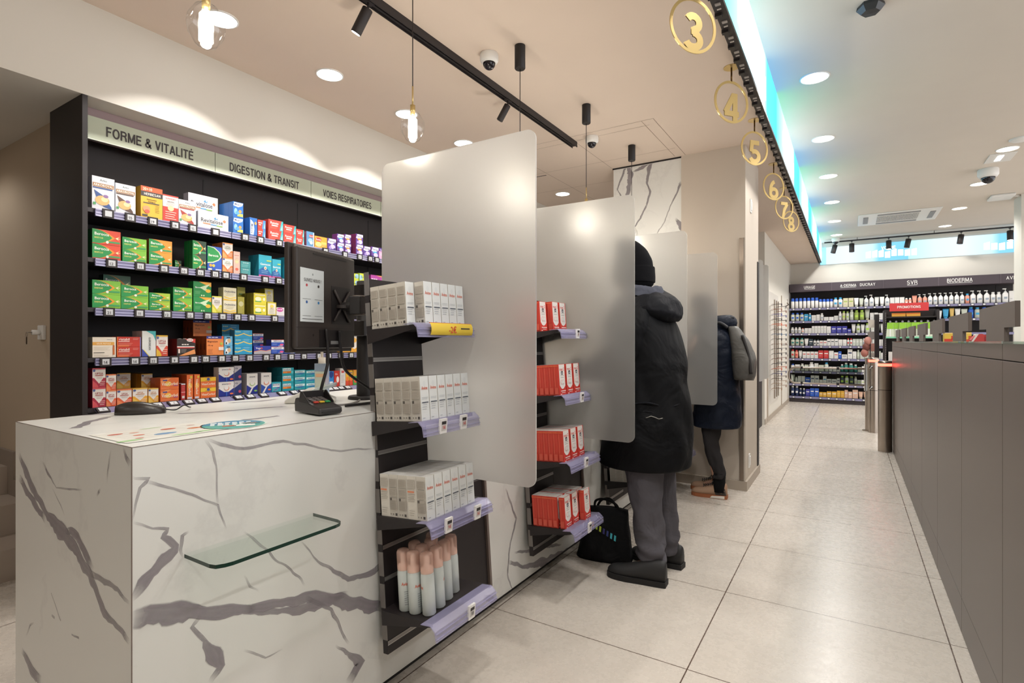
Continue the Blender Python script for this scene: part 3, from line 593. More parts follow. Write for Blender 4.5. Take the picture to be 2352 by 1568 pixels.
MB().box(1.66,1.92,9.95,10.25,3.265,3.3,WHITE).build('housing', t, .012); MB().tube([(1.92,10.1,3.28),(2.0,10.15,3.285),(2.02,10.2,3.28)], .008, WHITE).build('cable', t)
t = thing('emergency_light', 'square white emergency light before the dome camera at the right', 'emergency light', (1.40,8.0,3.3))
MB().box(1.29,1.52,7.80,8.15,3.292,3.3,WHITE).build('housing', t, .003); MB().box(1.37,1.42,7.87,8.08,3.290,3.2925,mat('#ffffff',.5,0,6)).build('light_strip', t)
# air-conditioning cassette
t = thing('air_conditioner', 'white ceiling air-conditioning cassette with a grille', 'air conditioner', (.64,10.87,3.3))
MB().box(.10,1.18,10.4,11.34,3.285,3.3,WHITE).build('panel', t, .006)
b = MB()
for i in range(26): b.box(.36+i*.0215,.362+i*.0215+.008,10.62,11.12,3.281,3.287,mat('#8d8a88',.5))
for i in range(8): b.box(.36,.92,10.62+i*.066,10.628+i*.066,3.280,3.287,WHITE)
b.build('grille', t)
for x in (.17, 1.05): MB().box(x,x+.07,10.6,11.14,3.278,3.287,mat('#6f6a68',.4)).build('air_flap', t, .003)
for y in (10.47,11.2): MB().box(.36,.92,y,y+.07,3.278,3.287,mat('#7e7a78',.4)).build('air_flap', t, .003)
# far track
b = MB().box(-.46, 6.5, 12.59, 12.625, 3.235, 3.26, DARK)
for x in (.1,1.3,2.5,4): b.box(x-.004,x+.004,12.60,12.61,3.26,3.3,DARK)
tag(b.build('lighting_track'), 'black lighting track hung before the far screen band', 'lighting track')
for i, (x, d, lit) in enumerate(((-.27,(-.25,-.1,-1),0),(.01,(0,-.1,-1),0),(.61,(0,-.1,-1),15),(.92,(-.2,-.1,-1),0),(1.69,(-.15,-.1,-1),0),(2.35,(0,-.1,-1),15))):
    spot(x, 12.607, 3.235, d, .17, .045, 'black spotlight, %s from the left on the far track' % nth(i), 'spotlights on the far track', lit, DARK, .06)

# ---------------------------------------------------------------- gold station numbers
d = Vector((.613,.790,0)); nrm = Vector((.790,-.613,0))
for n, y in zip('345678', (2.52,3.449,4.364,5.537,6.46,7.254)):
    t = thing('station_number_sign', 'hanging gold ring sign with a %s, %s from the camera' % (n, {'3':'nearest','4':'second','5':'third','6':'fourth','7':'fifth','8':'furthest'}[n]), 'number sign', (-.61, y, 2.9), group='gold station numbers')
    c = Vector((-.61, y, 2.69)); R = .127; r2 = .113
    MB().lathe([(.045,0),(.045,-.003)], BRASS, 28, (-.61,y,2.9)).build('ceiling_plate', t)
    MB().tube([(-.61,y,2.897),(-.61,y,2.69+R-.004)], .005, mat('#5a4020', .2, 1), 8).build('stem', t)
    b = MB(); vs = []; fs = []; N_ = 48
    for i in range(N_):
        a = 2*math.pi*i/N_
        for rr in (R, r2):
            for s_ in (-.0025, .0025): vs.append(c+d*(rr*math.cos(a))+Vector((0,0,rr*math.sin(a)))+nrm*s_)
    for i in range(N_):
        q = i*4; w = ((i+1) % N_)*4
        for a_, b_ in ((0,1),(1,3),(3,2),(2,0)): fs.append((q+a_, q+b_, w+b_, w+a_))
    b.add(vs, fs, BRASS); b.build('ring', t)
    b = MB(); 
    for e in (.0025, -.0025): stroke_text(b, n, c+Vector((0,0,-.028))+nrm*e, d, (0,0,1), .165, BRASS, {'4':.115,'8':.10}.get(n, .105), .20)
    g, f, w = glyphs(n, .045)
    b.build('numeral', t)
# right-hand pillar
b = MB().box(2.0, 2.3, 10.1, 10.5, 0, 3.3, P_WHITE); struct(b.build('wall_right_pillar'))
# ---------------------------------------------------------------- the marble counter
b = MB(); b.box(-2.16, -1.406, .585, 4.86, .04, 1.005, MARBLE)
b.a = [0.0]*8
veins(b, 'F', lambda x, y, e: (-1.406+e, max(x, .586), min(max(y, .041), 1.004)), .0006, 1)
# veins() resets the attribute list, so gather the three faces in separate builders and merge
def merge(parts):
    o = MB(); o.a = []
    for p in parts:
        n = len(o.v); o.v += p.v; o.f += [tuple(i+n for i in f) for f in p.f]; o.m += p.m; o.s += p.s; o.a += (p.a or [0.0]*len(p.v))
    return o
b1 = b; b2 = MB(); veins(b2, 'E', lambda x, y, e: (min(max(x, -2.159), -1.407), .585-e, min(max(y, .041), 1.004)), .0006, 2)
b3 = MB(); veins(b3, 'T', lambda x, y, e: (min(max(x, -2.158), -1.408), max(y, .587), 1.005+e), .0004, 3)
b1 = merge([b1, b2, b3]); E_ = mat('#6f6058', .6)
for s in ((-2.16,-1.4055,.5845,.5865,1.0045,1.0056),(-1.4075,-1.4053,.5845,4.86,1.0045,1.0056),(-1.4072,-1.4052,.5845,.5862,.04,1.005)): b1.box(*s, E_)
ct = thing('service_counter', 'long white marble counter with grey veins at the left', 'counter', (-1.78, 2.7, 0))
b1.build('counter_body', ct)
MB().box(-2.12, -1.44, .62, 4.86, 0, .04, BLACK).build('plinth', ct)
# second run of counter beyond the pillar
c2 = thing('service_counter', 'further marble counter hidden behind the pillar', 'counter', (-1.78, 6.9, 0))
MB().box(-2.16, -1.406, 5.62, 8.2, .04, 1.005, MARBLE).build('counter_body', c2); MB().box(-2.12,-1.44,5.64,8.15,0,.04,BLACK).build('plinth', c2)
# glass ledge on the counter front
GE = mat('#16352c', .15); GT = clear_mat('#f8fcfa', .02, .84, 'ledge_glass')
b = MB(); pl = [(-1.404,.70),(-1.29,.70),(-1.272,.705),(-1.262,.722),(-1.258,.74),(-1.258,1.045),(-1.262,1.062),(-1.272,1.074),(-1.29,1.079),(-1.404,1.079)]
n = len(pl)
b.add([(x,y,.712) for x,y in pl]+[(x,y,.722) for x,y in pl], [tuple(range(n))[::-1], tuple(range(n,2*n))], GT)
b.add([(x,y,.712) for x,y in pl]+[(x,y,.7215) for x,y in pl], [(i,(i+1)%n,(i+1)%n+n,i+n) for i in range(n-1)], GE)
o = b.build('glass_ledge'); tag(o, 'clear glass ledge with rounded corners on the marble counter front', 'glass shelf')

# ---------------------------------------------------------------- frosted partitions
def partition(y, label, x0=-1.64, x1=-.91, z0=.748, z1=1.978):
    t = thing('frosted_partition', label, 'partition', ((x0+x1)/2, y, z0), group='frosted glass partitions')
    MB().prism(rrect(x0, x1, z0, z1, .035, 8), y-.004, y+.004, FROST, 'y').build('glass_panel', t)
    for zz in (.80, .95): MB().box(-1.43,-1.40,y-.012,y+.012,zz,zz+.04,STEEL).build('clamp', t, .002)
for y, l in ((1.60,'tall frosted glass partition nearest the camera'),(2.575,'second frosted glass partition, beside the person in black'),
    (3.60,'third frosted glass partition, behind the person in black'),(4.30,'fourth frosted glass partition, beside the person with the backpack'),
    (7.2,'frosted partition just beyond the pillar'),(7.72,'frosted partition at the end of the far counter')):
    partition(y, l, *({4.30:(-1.6,-.862,.762,1.93),2.575:(-1.64,-.905)}.get(y, ()) if y < 7 else (-1.64,-.91,.76,2.25)))

# ---------------------------------------------------------------- product boxes
ILLEG = {'Herbal','Boost','RHINO','Sedum','Magne','Plus','Dolipr','Alvityl','Citro','VIT','Cure','BOOST','PEPS'}
def box_mesh(key, w, d, h, spec):
    """spec: (front, side, top, shapes); local: front at -y, base at z=0"""
    front, side, top, shapes = spec; b = MB()
    c = [mat(x, .42) for x in (top, top, front, side, side, side)]
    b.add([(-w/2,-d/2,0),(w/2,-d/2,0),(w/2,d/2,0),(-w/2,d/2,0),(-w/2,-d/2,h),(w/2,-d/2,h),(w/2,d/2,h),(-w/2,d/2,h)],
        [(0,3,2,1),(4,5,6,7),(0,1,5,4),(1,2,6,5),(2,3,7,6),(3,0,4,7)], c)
    for i, s in enumerate(shapes):
        k = s[0]; face = 'F'
        if k[0] == '<': face = 'S'; k = k[1:]
        W_ = w if face == 'F' else d; e = .0003*(i+1)
        if face == 'F': P = lambda x, y: (-w/2+x*w, -d/2-e, y*h)
        else: P = lambda x, y: (-w/2-e, d/2-x*d, y*h)
        if k == 'r': _, x0, y0, x1, y1, col = s; b.poly([P(x0,y0),P(x1,y0),P(x1,y1),P(x0,y1)], mat(col, .42))
        elif k == 'e': _, x, y, rx, ry, col = s; b.poly([P(*q) for q in ellipse(x,y,rx,ry,14)], mat(col, .42))
        elif k == 'p': b.poly([P(*q) for q in s[1]], mat(s[2], .42))
        elif k in ('t', 'v'):
            _, tx, x, y, hh, mw, col = s
            if tx in ILLEG:      # too small to read in the photograph: short printed bars
                for q in range(3): b.poly([P(x-mw/2+mw*q/3, y-hh*.3), P(x-mw/2+mw*(q+.8)/3, y-hh*.3), P(x-mw/2+mw*(q+.8)/3, y+hh*.3), P(x-mw/2+mw*q/3, y+hh*.3)], mat(col, .42))
                continue
            r = Vector((1,0,0)) if face == 'F' else Vector((0,-1,0))
            if k == 't': b.text(tx, P(x,y), r, (0,0,1), hh*h, mat(col, .42), mw*W_, .02)
            else: b.text(tx, P(x,y), (0,0,-1), r, hh*W_, mat(col, .42), mw*h, .02)
        elif k == 'l':   # printed lines: x0,x1,ytop,ybottom,n,colour
            _, x0, x1, y0, y1, nn, col = s
            for j in range(nn):
                yy = y0+(y1-y0)*j/max(1, nn-1); th = abs(y1-y0)/nn*.35; xe = x0+(x1-x0)*(1-.25*((j*7) % 3)/3)
                b.poly([P(x0,yy),P(xe,yy),P(xe,yy+th),P(x0,yy+th)], mat(col, .5))
    return b
def leaf(x1, k=1.0): return [(x1*i/8, .5+.5*k*(1-(i/8)**2.4)) for i in range(9)]+[(x1*i/8, .5-.5*k*(1-(i/8)**2.4)) for i in range(7,-1,-1)]
def swoosh(c, edge='#e8912a'): return [('p',leaf(.80),edge),('p',leaf(.70),c)]
def bero(base, l2, sw='#1d8f47', side='#1f6b3a', extra=()): return (base, side, base, swoosh(sw)+[('t','Berocca',.33,.70,.2,.5,'#f4f6f0'),('t',l2,.22,.42,.11,.3,'#e4e27a'),('r',.55,.14,.97,.26,'#3e9a5c'),('e',.52,.17,.05,.1,'#e6eedc'),('p',[(.80,.5),(.97,.66),(.88,.53),(.99,.5),(.88,.47),(.95,.36)],'#f0e6b0')]+list(extra))
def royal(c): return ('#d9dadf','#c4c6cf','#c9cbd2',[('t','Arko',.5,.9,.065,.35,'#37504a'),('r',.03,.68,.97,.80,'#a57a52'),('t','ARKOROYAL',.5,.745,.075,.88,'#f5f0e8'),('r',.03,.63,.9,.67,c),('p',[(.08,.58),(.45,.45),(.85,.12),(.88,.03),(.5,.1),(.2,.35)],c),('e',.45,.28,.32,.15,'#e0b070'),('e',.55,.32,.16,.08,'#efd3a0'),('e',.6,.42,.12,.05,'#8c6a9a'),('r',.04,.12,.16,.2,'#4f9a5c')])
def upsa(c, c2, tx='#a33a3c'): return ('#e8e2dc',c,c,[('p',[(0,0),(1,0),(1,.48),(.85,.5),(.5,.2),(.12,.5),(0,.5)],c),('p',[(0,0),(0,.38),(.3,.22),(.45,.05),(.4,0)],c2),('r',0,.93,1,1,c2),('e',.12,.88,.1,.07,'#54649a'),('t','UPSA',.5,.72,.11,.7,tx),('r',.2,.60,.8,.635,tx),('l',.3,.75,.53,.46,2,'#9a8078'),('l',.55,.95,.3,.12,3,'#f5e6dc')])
D = {
'royalB': (royal('#36538f'), 'tall white supplement box with a blue band'), 'royalN': (royal('#5a4238'), 'tall white supplement box with a brown band'), 'royalR': (royal('#a8423a'), 'white supplement box with a red band'),
'herb': (('#e3b53c','#d2a236','#d6602c',[('r',0,.84,1,1,'#dd5a2c'),('t','20+10',.3,.92,.09,.42,'#f6e8c8'),('r',0,.68,1,.84,'#3a3434'),('t','HERBESAN',.52,.76,.08,.78,'#f2ece0'),('t','Immunite',.5,.60,.055,.5,'#5f4a24'),('t','Fatigue',.5,.53,.055,.45,'#5f4a24'),('r',.1,.46,.85,.49,'#55504c'),('e',.25,.28,.17,.1,'#e79a6a'),('e',.28,.2,.12,.06,'#d8604e'),('r',.05,.04,.3,.1,'#44403c'),('l',.65,.85,.4,.2,5,'#8a6c2c')]), 'tall yellow tablet box with an orange top'),
'gins': (('#dcd8d4','#c8b8b0','#c64a3c',[('r',0,0,1,.55,'#cf4238'),('r',0,.95,1,1,'#c8463c'),('t','SUPERDIET',.5,.86,.06,.7,'#b53d38'),('t','GINSENG',.5,.75,.05,.6,'#5a5450'),('l',.2,.8,.68,.6,3,'#b0a098'),('e',.5,.5,.2,.1,'#ead2a0'),('l',.15,.85,.35,.1,4,'#f0d8c8')]), 'white and red ginseng box'),
'revit': (('#e3e1e4','#b9b8c2','#d2d0d6',[('l',.15,.8,.9,.87,2,'#e0a080'),('t','Revitalose',.45,.5,.26,.72,'#33363e'),('p',[(.5,.66),(.56,.78),(.6,.64),(.66,.8),(.62,.6)],'#4f93c4'),('p',[(.8,.6),(.86,.72),(.92,.62),(.88,.5)],'#e0865a'),('r',.15,.26,.4,.32,'#e08a58'),('r',.4,.24,.6,.3,'#5d9fce'),('r',.6,.22,.8,.28,'#8fbd5a')]), 'wide white vitamin box with small star marks'),
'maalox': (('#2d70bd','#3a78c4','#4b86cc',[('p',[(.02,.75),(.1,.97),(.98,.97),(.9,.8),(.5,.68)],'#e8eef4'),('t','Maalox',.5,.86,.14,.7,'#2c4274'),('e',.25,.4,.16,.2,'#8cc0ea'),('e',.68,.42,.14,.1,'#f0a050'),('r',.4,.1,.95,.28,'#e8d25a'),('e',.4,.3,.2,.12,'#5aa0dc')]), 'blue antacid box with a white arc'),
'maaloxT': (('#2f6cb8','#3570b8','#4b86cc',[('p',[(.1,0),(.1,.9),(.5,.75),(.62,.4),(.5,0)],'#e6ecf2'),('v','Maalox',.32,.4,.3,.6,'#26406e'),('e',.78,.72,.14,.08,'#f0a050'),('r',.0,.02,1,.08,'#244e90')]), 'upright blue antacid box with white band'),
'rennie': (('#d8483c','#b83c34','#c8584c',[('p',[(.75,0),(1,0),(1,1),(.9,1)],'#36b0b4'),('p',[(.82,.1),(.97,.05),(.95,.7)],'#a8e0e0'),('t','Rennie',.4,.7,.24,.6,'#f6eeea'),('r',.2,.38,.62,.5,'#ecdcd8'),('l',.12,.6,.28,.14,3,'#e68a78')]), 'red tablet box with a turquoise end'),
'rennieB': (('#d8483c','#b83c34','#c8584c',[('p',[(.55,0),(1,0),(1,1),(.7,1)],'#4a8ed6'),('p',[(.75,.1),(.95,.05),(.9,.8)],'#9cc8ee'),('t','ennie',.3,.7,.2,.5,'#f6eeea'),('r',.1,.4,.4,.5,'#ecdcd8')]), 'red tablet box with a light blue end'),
'pinkblue': (('#5c98c8','#b25a68','#6fa4cc',[('r',.35,.62,1,.8,'#cc4a4c'),('t','Rennie',.66,.71,.1,.56,'#f3eaea'),('e',.5,.4,.3,.15,'#a8cce6'),('e',.6,.25,.2,.12,'#dfeaf2'),('r',.85,.02,.97,.96,'#dfe6ea'),('<l',.2,.8,.9,.1,9,'#5c98c8')]), 'upright light blue box with a pink side'),
'orangeY': (('#eba93a','#d8953a','#e2a040',[('e',.3,.72,.25,.18,'#c8423a'),('t','Rennie',.3,.72,.16,.4,'#f6eeea'),('e',.3,.3,.25,.22,'#f3d08a'),('r',.52,.35,.95,.55,'#f6ca6a'),('l',.55,.9,.3,.1,3,'#f8dc9a')]), 'amber yellow tablet box'),
'ferv': (('#5c3f94','#6a3c78','#ddd6ea',[('p',[(0,.6),(.2,.98),(1,.98),(1,.75),(.5,.5)],'#e8e4f2'),('t','Fervex',.55,.78,.2,.8,'#3c3268'),('e',.6,.3,.3,.2,'#cfc2e6'),('e',.3,.2,.15,.14,'#a98fd0'),('r',.7,.02,1,.2,'#3f2c74')]), 'purple cold remedy box with white swirl'),
'ferv2': (('#6a4aa0','#7b3f80','#ddd6ea',[('p',[(0,.6),(.2,.98),(1,.98),(1,.75),(.5,.5)],'#e8e4f2'),('t','Fervex',.55,.78,.18,.8,'#3c3268'),('e',.5,.5,.32,.08,'#58b4dc'),('e',.6,.25,.3,.2,'#d8cdea'),('r',0,.0,.3,.18,'#3f2c74')]), 'purple cold remedy box with a blue arc'),
'ferv3': (('#5c3f94','#8a3a6a','#ddd6ea',[('p',[(0,.6),(.2,.98),(1,.98),(1,.75),(.5,.5)],'#e8e4f2'),('t','Fervex',.55,.78,.18,.8,'#3c3268'),('e',.5,.5,.32,.09,'#ef9a3c'),('e',.6,.25,.3,.2,'#e6dcee'),('e',.3,.2,.2,.14,'#b89fd6')]), 'purple cold remedy box with an orange arc'),
'fervP': (('#e2a6c8','#a86aa4','#ddd6ea',[('r',0,.7,1,1,'#5b3f92'),('t','Fervex',.5,.82,.16,.8,'#efe8f6'),('e',.5,.4,.3,.2,'#f3d0e0')]), 'pink and purple cold remedy box'),
'berR': (bero('#dd4a30','IMMUNITE FLASH', '#1d8f47', '#1f6b3a', [('r',0,.0,1,.04,'#c83a28')]), 'green and red effervescent tablet box'),
'berG': (bero('#7fbf3c','ENERGIE'), 'green effervescent tablet box'), 'berO': (bero('#eb9a38','IMMUNITE', side='#a86a2c'), 'green and orange effervescent tablet box'),
'berD': (bero('#2d4a38','BOOST', side='#1f8a45'), 'dark green effervescent tablet box'), 'berL': (bero('#a6c83e','PEPS'), 'lime green effervescent tablet box'),
'berShade': (bero('#5a7a62','ENERGIE','#2e6b50','#2a4a3c'), 'dim green tablet box set back in the shelf shadow'),  # greens dimmed to paint in the shade at the back of the shelf
'berY': (('#1d8a46','#1c6e3a','#2c8a4a',[('p',[(.3,1),(1,1),(1,.7),(.6,.85)],'#eaa83a'),('p',[(.35,.62),(.6,.75),(.95,.9),(.7,.6),(.95,.35),(.6,.45)],'#cfe6c0'),('t','Berocca',.28,.62,.1,.35,'#f4f6f0'),('e',.82,.42,.15,.12,'#eebb3c'),('l',.08,.4,.35,.2,3,'#7fc48c'),('e',.45,.1,.04,.05,'#cfe6c0'),('e',.57,.1,.04,.05,'#cfe6c0')]), 'green capsule box with yellow corner'),
'berBl': (('#2c5cc0','#2850a8','#3462c0',[('p',[(0,.3),(0,1),(.5,.96),(.85,.8),(1,.62),(.8,.45),(.4,.33)],'#d8e8c0'),('p',[(0,.34),(0,.98),(.45,.93),(.78,.78),(.92,.62),(.74,.48),(.36,.37)],'#1f9149'),('t','Berocca',.42,.64,.1,.68,'#f4f6f0'),('e',.22,.22,.1,.06,'#d8a04a'),('e',.42,.22,.1,.06,'#e8c84a'),('r',.05,.03,.3,.1,'#e8e0d0'),('r',.55,.04,.95,.09,'#cfd8ec')]), 'tall blue box with a green leaf shape'),
'upsaO': (upsa('#dc7a3c','#e8a060','#7d8c74'), 'orange and white herbal box'), 'upsaY': (upsa('#d6cc3c','#e6e060','#7d7a6a'), 'yellow and white vitamin box'),
'upsaR': (upsa('#d2503c','#e0b43c'), 'red and yellow vitamin box'), 'upsaM': (upsa('#b03048','#d65860'), 'crimson and white vitamin box'), 'upsaR2': (upsa('#e0623c','#e88a5a'), 'orange-red and white vitamin box'), 'upsaY2': (upsa('#e6a83a','#ecc460','#c0782c'), 'yellow-orange and white vitamin box'),
'pinkT': (('#dcb4a6','#c8a89c','#d0b0a4',[('t','Sedum',.5,.82,.05,.7,'#b0685c'),('e',.5,.55,.3,.1,'#e6cc9c'),('l',.25,.75,.7,.6,3,'#b48a80'),('e',.5,.2,.25,.06,'#d8604a')]), 'slim pale pink box'),
'tealS': (('#3a8f92','#2f7478','#48a0a2',[('t','GAVISCON',.5,.75,.16,.85,'#d8ecea'),('l',.1,.8,.45,.15,3,'#8cc8c4')]), 'flat teal box'),
'gavi': (('#2aa4bc','#2a8ca0','#48b0c4',[('p',[(0,0),(1,0),(1,.12),(.5,.5),(0,.3)],'#2460a0'),('r',0,0,1,.07,'#cc4a90'),('t','Gaviscon',.5,.58,.1,.85,'#eef4f6'),('e',.5,.4,.1,.08,'#f4ead8'),('e',.5,.39,.05,.045,'#e0703a'),('r',.6,.72,.95,.78,'#b4cc5a'),('l',.2,.7,.25,.17,2,'#a8d4e4')]), 'turquoise heartburn box with a drop'),
'gaviO': (('#dd5a34','#2a9cb4','#48b0c4',[('p',[(0,.5),(.5,.4),(1,.5),(1,0),(0,0)],'#2c5ca8'),('r',0,.94,1,1,'#2a9cb4'),('e',.5,.55,.3,.15,'#e8ecf0'),('t','Gavi',.5,.56,.1,.5,'#2c4c94')]), 'orange heartburn box with a turquoise side'),
'hex': (('#cfd83c','#b4c030','#d8e04c',[('p',[(0,.2),(.2,0),(.4,.2),(.4,.6),(.2,.8),(0,.6)],'#a6cfe0'),('p',[(.6,.4),(.8,.2),(1,.4),(1,.8),(.8,1),(.6,.8)],'#9cc8dc'),('t','Zyrtec',.5,.5,.26,.6,'#3c6a44'),('r',0,0,.08,1,'#58a048')]), 'acid yellow allergy box'),
'mag': (('#b03c9c','#8a307c','#c050a8',[('p',[(.4,1),(1,1),(1,.75)],'#e89a5c'),('t','Alvityl',.3,.4,.3,.5,'#f2dcee')]), 'magenta box'),
'oxy': (('#dcd6ba','#c8c2a4','#e0dcc8',[('p',[(0,.15),(.5,.05),(1,.15),(1,0),(0,0)],'#e3b53a'),('t','Oxyboldine',.5,.7,.16,.85,'#4c4e66'),('l',.2,.8,.5,.38,2,'#b0a888'),('p',[(.05,.25),(.5,.12),(.95,.25),(.95,.33),(.5,.2),(.05,.33)],'#e8c860')]), 'cream and yellow tablet box'),
'citr': (('#c2b850','#a8a044','#c8c060',[('e',.5,.6,.35,.15,'#e8e4b0'),('l',.2,.8,.4,.1,5,'#e0dc90')]), 'narrow olive yellow box'),
'yel': (('#ddd03c','#8d8430','#c8be44',[('e',.35,.45,.25,.2,'#f2ecc8'),('r',.1,.78,.9,.86,'#f0ead0'),('r',.1,.18,.6,.26,'#4ca050'),('e',.8,.45,.1,.15,'#f2ecc8')]), 'bright yellow tablet box'),
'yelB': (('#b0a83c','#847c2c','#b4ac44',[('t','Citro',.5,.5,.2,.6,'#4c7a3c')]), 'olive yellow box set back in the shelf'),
'yelW': (('#e4e0d0','#d0c43c','#d8cc44',[('r',0,0,1,.08,'#dccb3c'),('r',0,.92,1,1,'#dccb3c'),('r',0,0,.06,1,'#dccb3c'),('r',.94,0,1,1,'#dccb3c'),('e',.5,.7,.2,.12,'#e8d060'),('t','UPSA',.5,.5,.1,.6,'#b08c3c'),('l',.2,.8,.38,.15,4,'#a8a088')]), 'white box framed in yellow'),
'whPk': (('#dcd8dc','#bfb8c0','#ccc8cc',[('e',.3,.72,.3,.25,'#c4489c'),('t','Magne',.3,.74,.16,.5,'#f2e4ee')]), 'white box with a magenta oval'),
'gelee': (('#e6dccd','#d8ccb8','#e0d8c8',[('r',0,.60,.93,.76,'#dba24c'),('t','GELEE ROYALE',.47,.68,.07,.8,'#f6ead0'),('t','GRANIONS',.72,.88,.04,.4,'#6a7484'),('l',.05,.75,.5,.36,4,'#c4b8a4'),('r',.86,.12,.94,.5,'#c4692c'),('e',.9,.55,.04,.06,'#b8572a'),('r',.04,.22,.5,.25,'#5c564c'),('l',.06,.7,.1,.06,2,'#a89c88')]), 'white and gold royal jelly box'),
'crist': (('#c4382c','#7c2c24','#b84438',[('r',0,0,.04,1,'#e8762c'),('r',0,0,.5,.2,'#dd6a34'),('r',.97,0,1,1,'#8c98d8'),('t','ristabil',.3,.76,.26,.48,'#f6e6e0'),('r',.05,.5,.52,.56,'#f0d8d0'),('l',.07,.65,.34,.12,3,'#e89a86'),('l',.66,.9,.84,.72,2,'#f0c8bc')]), 'dark red tablet box with white lettering'),
'guron': (('#dde0de','#c0aca8','#d0d0d0',[('p',[(.3,1),(1,1),(1,.6),(.8,.85)],'#4cb4b8'),('p',[(0,0),(.5,0),(.1,.25),(0,.3)],'#4050a8'),('p',[(.5,0),(.56,0),(.14,.27),(.1,.25)],'#e6d84c'),('v','GURONSAN',.55,.5,.16,.65,'#2c3036')]), 'tall white box with vertical lettering'),
'blackR': (('#2e2624','#7a2c2c','#5a2422',[('p',[(.4,1),(1,1),(1,.75),(.85,.8)],'#cc3a34'),('e',.7,.93,.18,.1,'#efe6e4'),('t','Herbal',.7,.93,.07,.28,'#b8302c'),('r',0,.5,.95,.56,'#e4dcd8'),('r',.0,.44,.95,.5,'#c83a34'),('t','Boost',.45,.66,.1,.4,'#efe6e0'),('p',[(.1,0),(.95,.38),(1,.1),(.4,0)],'#e89a5c'),('r',.05,.15,.15,.4,'#ead8cc'),('l',.2,.5,.35,.2,3,'#b4aca8')]), 'black and red box with a streak'),
'magn': (('#e88c4c','#b0552c','#e2935c',[('r',0,.86,.88,1,'#2c3c94'),('r',.88,.86,1,1,'#e0603c'),('t','Cure',.4,.93,.06,.6,'#e8e8f4'),('t','Magnesium',.35,.72,.09,.6,'#7c4230'),('t','150 mg',.22,.52,.07,.32,'#7c4230'),('e',.86,.6,.08,.07,'#b0c04c'),('r',.7,.25,1,.42,'#e8dcd0'),('l',.08,.35,.3,.1,4,'#b86c40'),('<r',.3,.3,.7,.6,'#8a452c')]), 'orange magnesium box'),
'swabs': (('#68b0d8','#4c98c4','#80c0e0',[('e',.35,.5,.2,.2,'#e8eef2'),('e',.6,.5,.22,.25,'#d8b48c'),('r',.1,.1,.5,.4,'#f0f0f0'),('r',.16,.14,.34,.34,'#28282c'),('r',.3,.8,.7,.9,'#203048')]), 'small light blue box'),
'wave': (('#2f9ccc','#2a7ca4','#4cacd4',[('p',[(0,.3),(.15,.25),(.35,.38),(.5,.52),(.65,.38),(.85,.25),(1,.3),(1,.42),(.85,.37),(.65,.5),(.5,.64),(.35,.5),(.15,.37),(0,.42)],'#e8d068'),('t','RHINO',.2,.78,.14,.3,'#d8e4a8'),('l',.5,.85,.85,.65,2,'#a8dcf0')]), 'sky blue box with a yellow wave'),
'voga': (('#2c3c9c','#232c74','#3444a4',[('p',[(0,.3),(.4,.45),(.7,.35),(1,.5),(1,0),(0,0)],'#b4b0b8'),('p',[(0,.34),(.4,.5),(.7,.4),(1,.56),(1,.48),(.7,.33),(.4,.43),(0,.27)],'#e88a4c'),('t','Voga',.25,.74,.24,.3,'#f0eef6'),('t','lib',.45,.74,.24,.1,'#e8604c')]), 'dark blue and grey tablet box'),
'merc': (('#2c52b4','#28286c','#3454ac',[('r',0,.62,1,.97,'#e4e8f0'),('r',0,.95,1,1,'#e0583c'),('t','MERCALM',.5,.8,.22,.86,'#2c3c88'),('l',.08,.45,.4,.25,2,'#a8bce8'),('e',.82,.28,.16,.14,'#e05a8c'),('r',.55,.05,.9,.12,'#d8e0f0')]), 'blue and white motion tablet box'),
'vitY': (('#e2dcd4','#d8a84c','#e0c08c',[('p',[(0,0),(1,0),(1,.3),(.5,.15),(0,.25)],'#e8a838'),('e',.5,.6,.3,.12,'#e8b04c'),('l',.2,.8,.9,.78,3,'#8c98a8')]), 'white and amber vitamin box'),
'vitC': (('#e8743a','#c8582c','#e07c48',[('p',[(.0,.75),(.3,1),(.6,1),(.1,.55)],'#f0a068'),('e',.42,.5,.17,.22,'#f4c04c'),('t','VitasCorbol',.5,.5,.28,.88,'#f6ecd8'),('r',.12,.76,.36,.86,'#3c4c94'),('r',.7,.28,.95,.36,'#a84a84'),('l',.05,.5,.16,.08,2,'#f4b890')]), 'orange vitamin C box'),
'vitV': (('#e8743a','#c8582c','#e88a50',[('e',.5,.55,.34,.12,'#f4b84c'),('v','VitasCorbol',.5,.5,.42,.8,'#f6ecd8'),('e',.7,.9,.18,.05,'#d8cc4c'),('r',.1,.02,.8,.1,'#d8d4e0')]), 'upright narrow orange vitamin box'),
'vitP': (('#e8743a','#c8582c','#e88a50',[('t','VitasCorbol',.5,.36,.22,.88,'#f6ecd8'),('r',0,.62,1,1,'#eec23c'),('e',.5,.8,.1,.16,'#4050a0'),('l',.3,.7,.94,.68,2,'#b08c2c')]), 'orange vitamin box with a yellow band'),
'redS': (('#b83434','#982c2c','#d8d8dc',[('r',0,.93,1,1,'#cfd6e0'),('r',0,.45,1,.5,'#e0a0a0'),('r',.2,.1,.8,.25,'#d8d4d0'),('l',.2,.8,.8,.6,3,'#d88080')]), 'small dark red box'),
'smec': (('#23308c','#dcd8d4','#dcd8dc',[('p',[(0,.55),(.1,1),(.9,1),(1,.55),(.65,.3),(.35,.3)],'#e4e2e0'),('r',0,.7,1,1,'#e4e2e0'),('t','smecta',.42,.86,.12,.5,'#2c2c54'),('t','Go',.72,.86,.12,.15,'#dc5c5c'),('e',.52,.55,.17,.16,'#e0703c'),('e',.5,.58,.15,.15,'#e4e2e0'),('e',.84,.16,.12,.06,'#e87848'),('r',.45,0,.55,.3,'#3058b0')]), 'white and navy digestive box'),
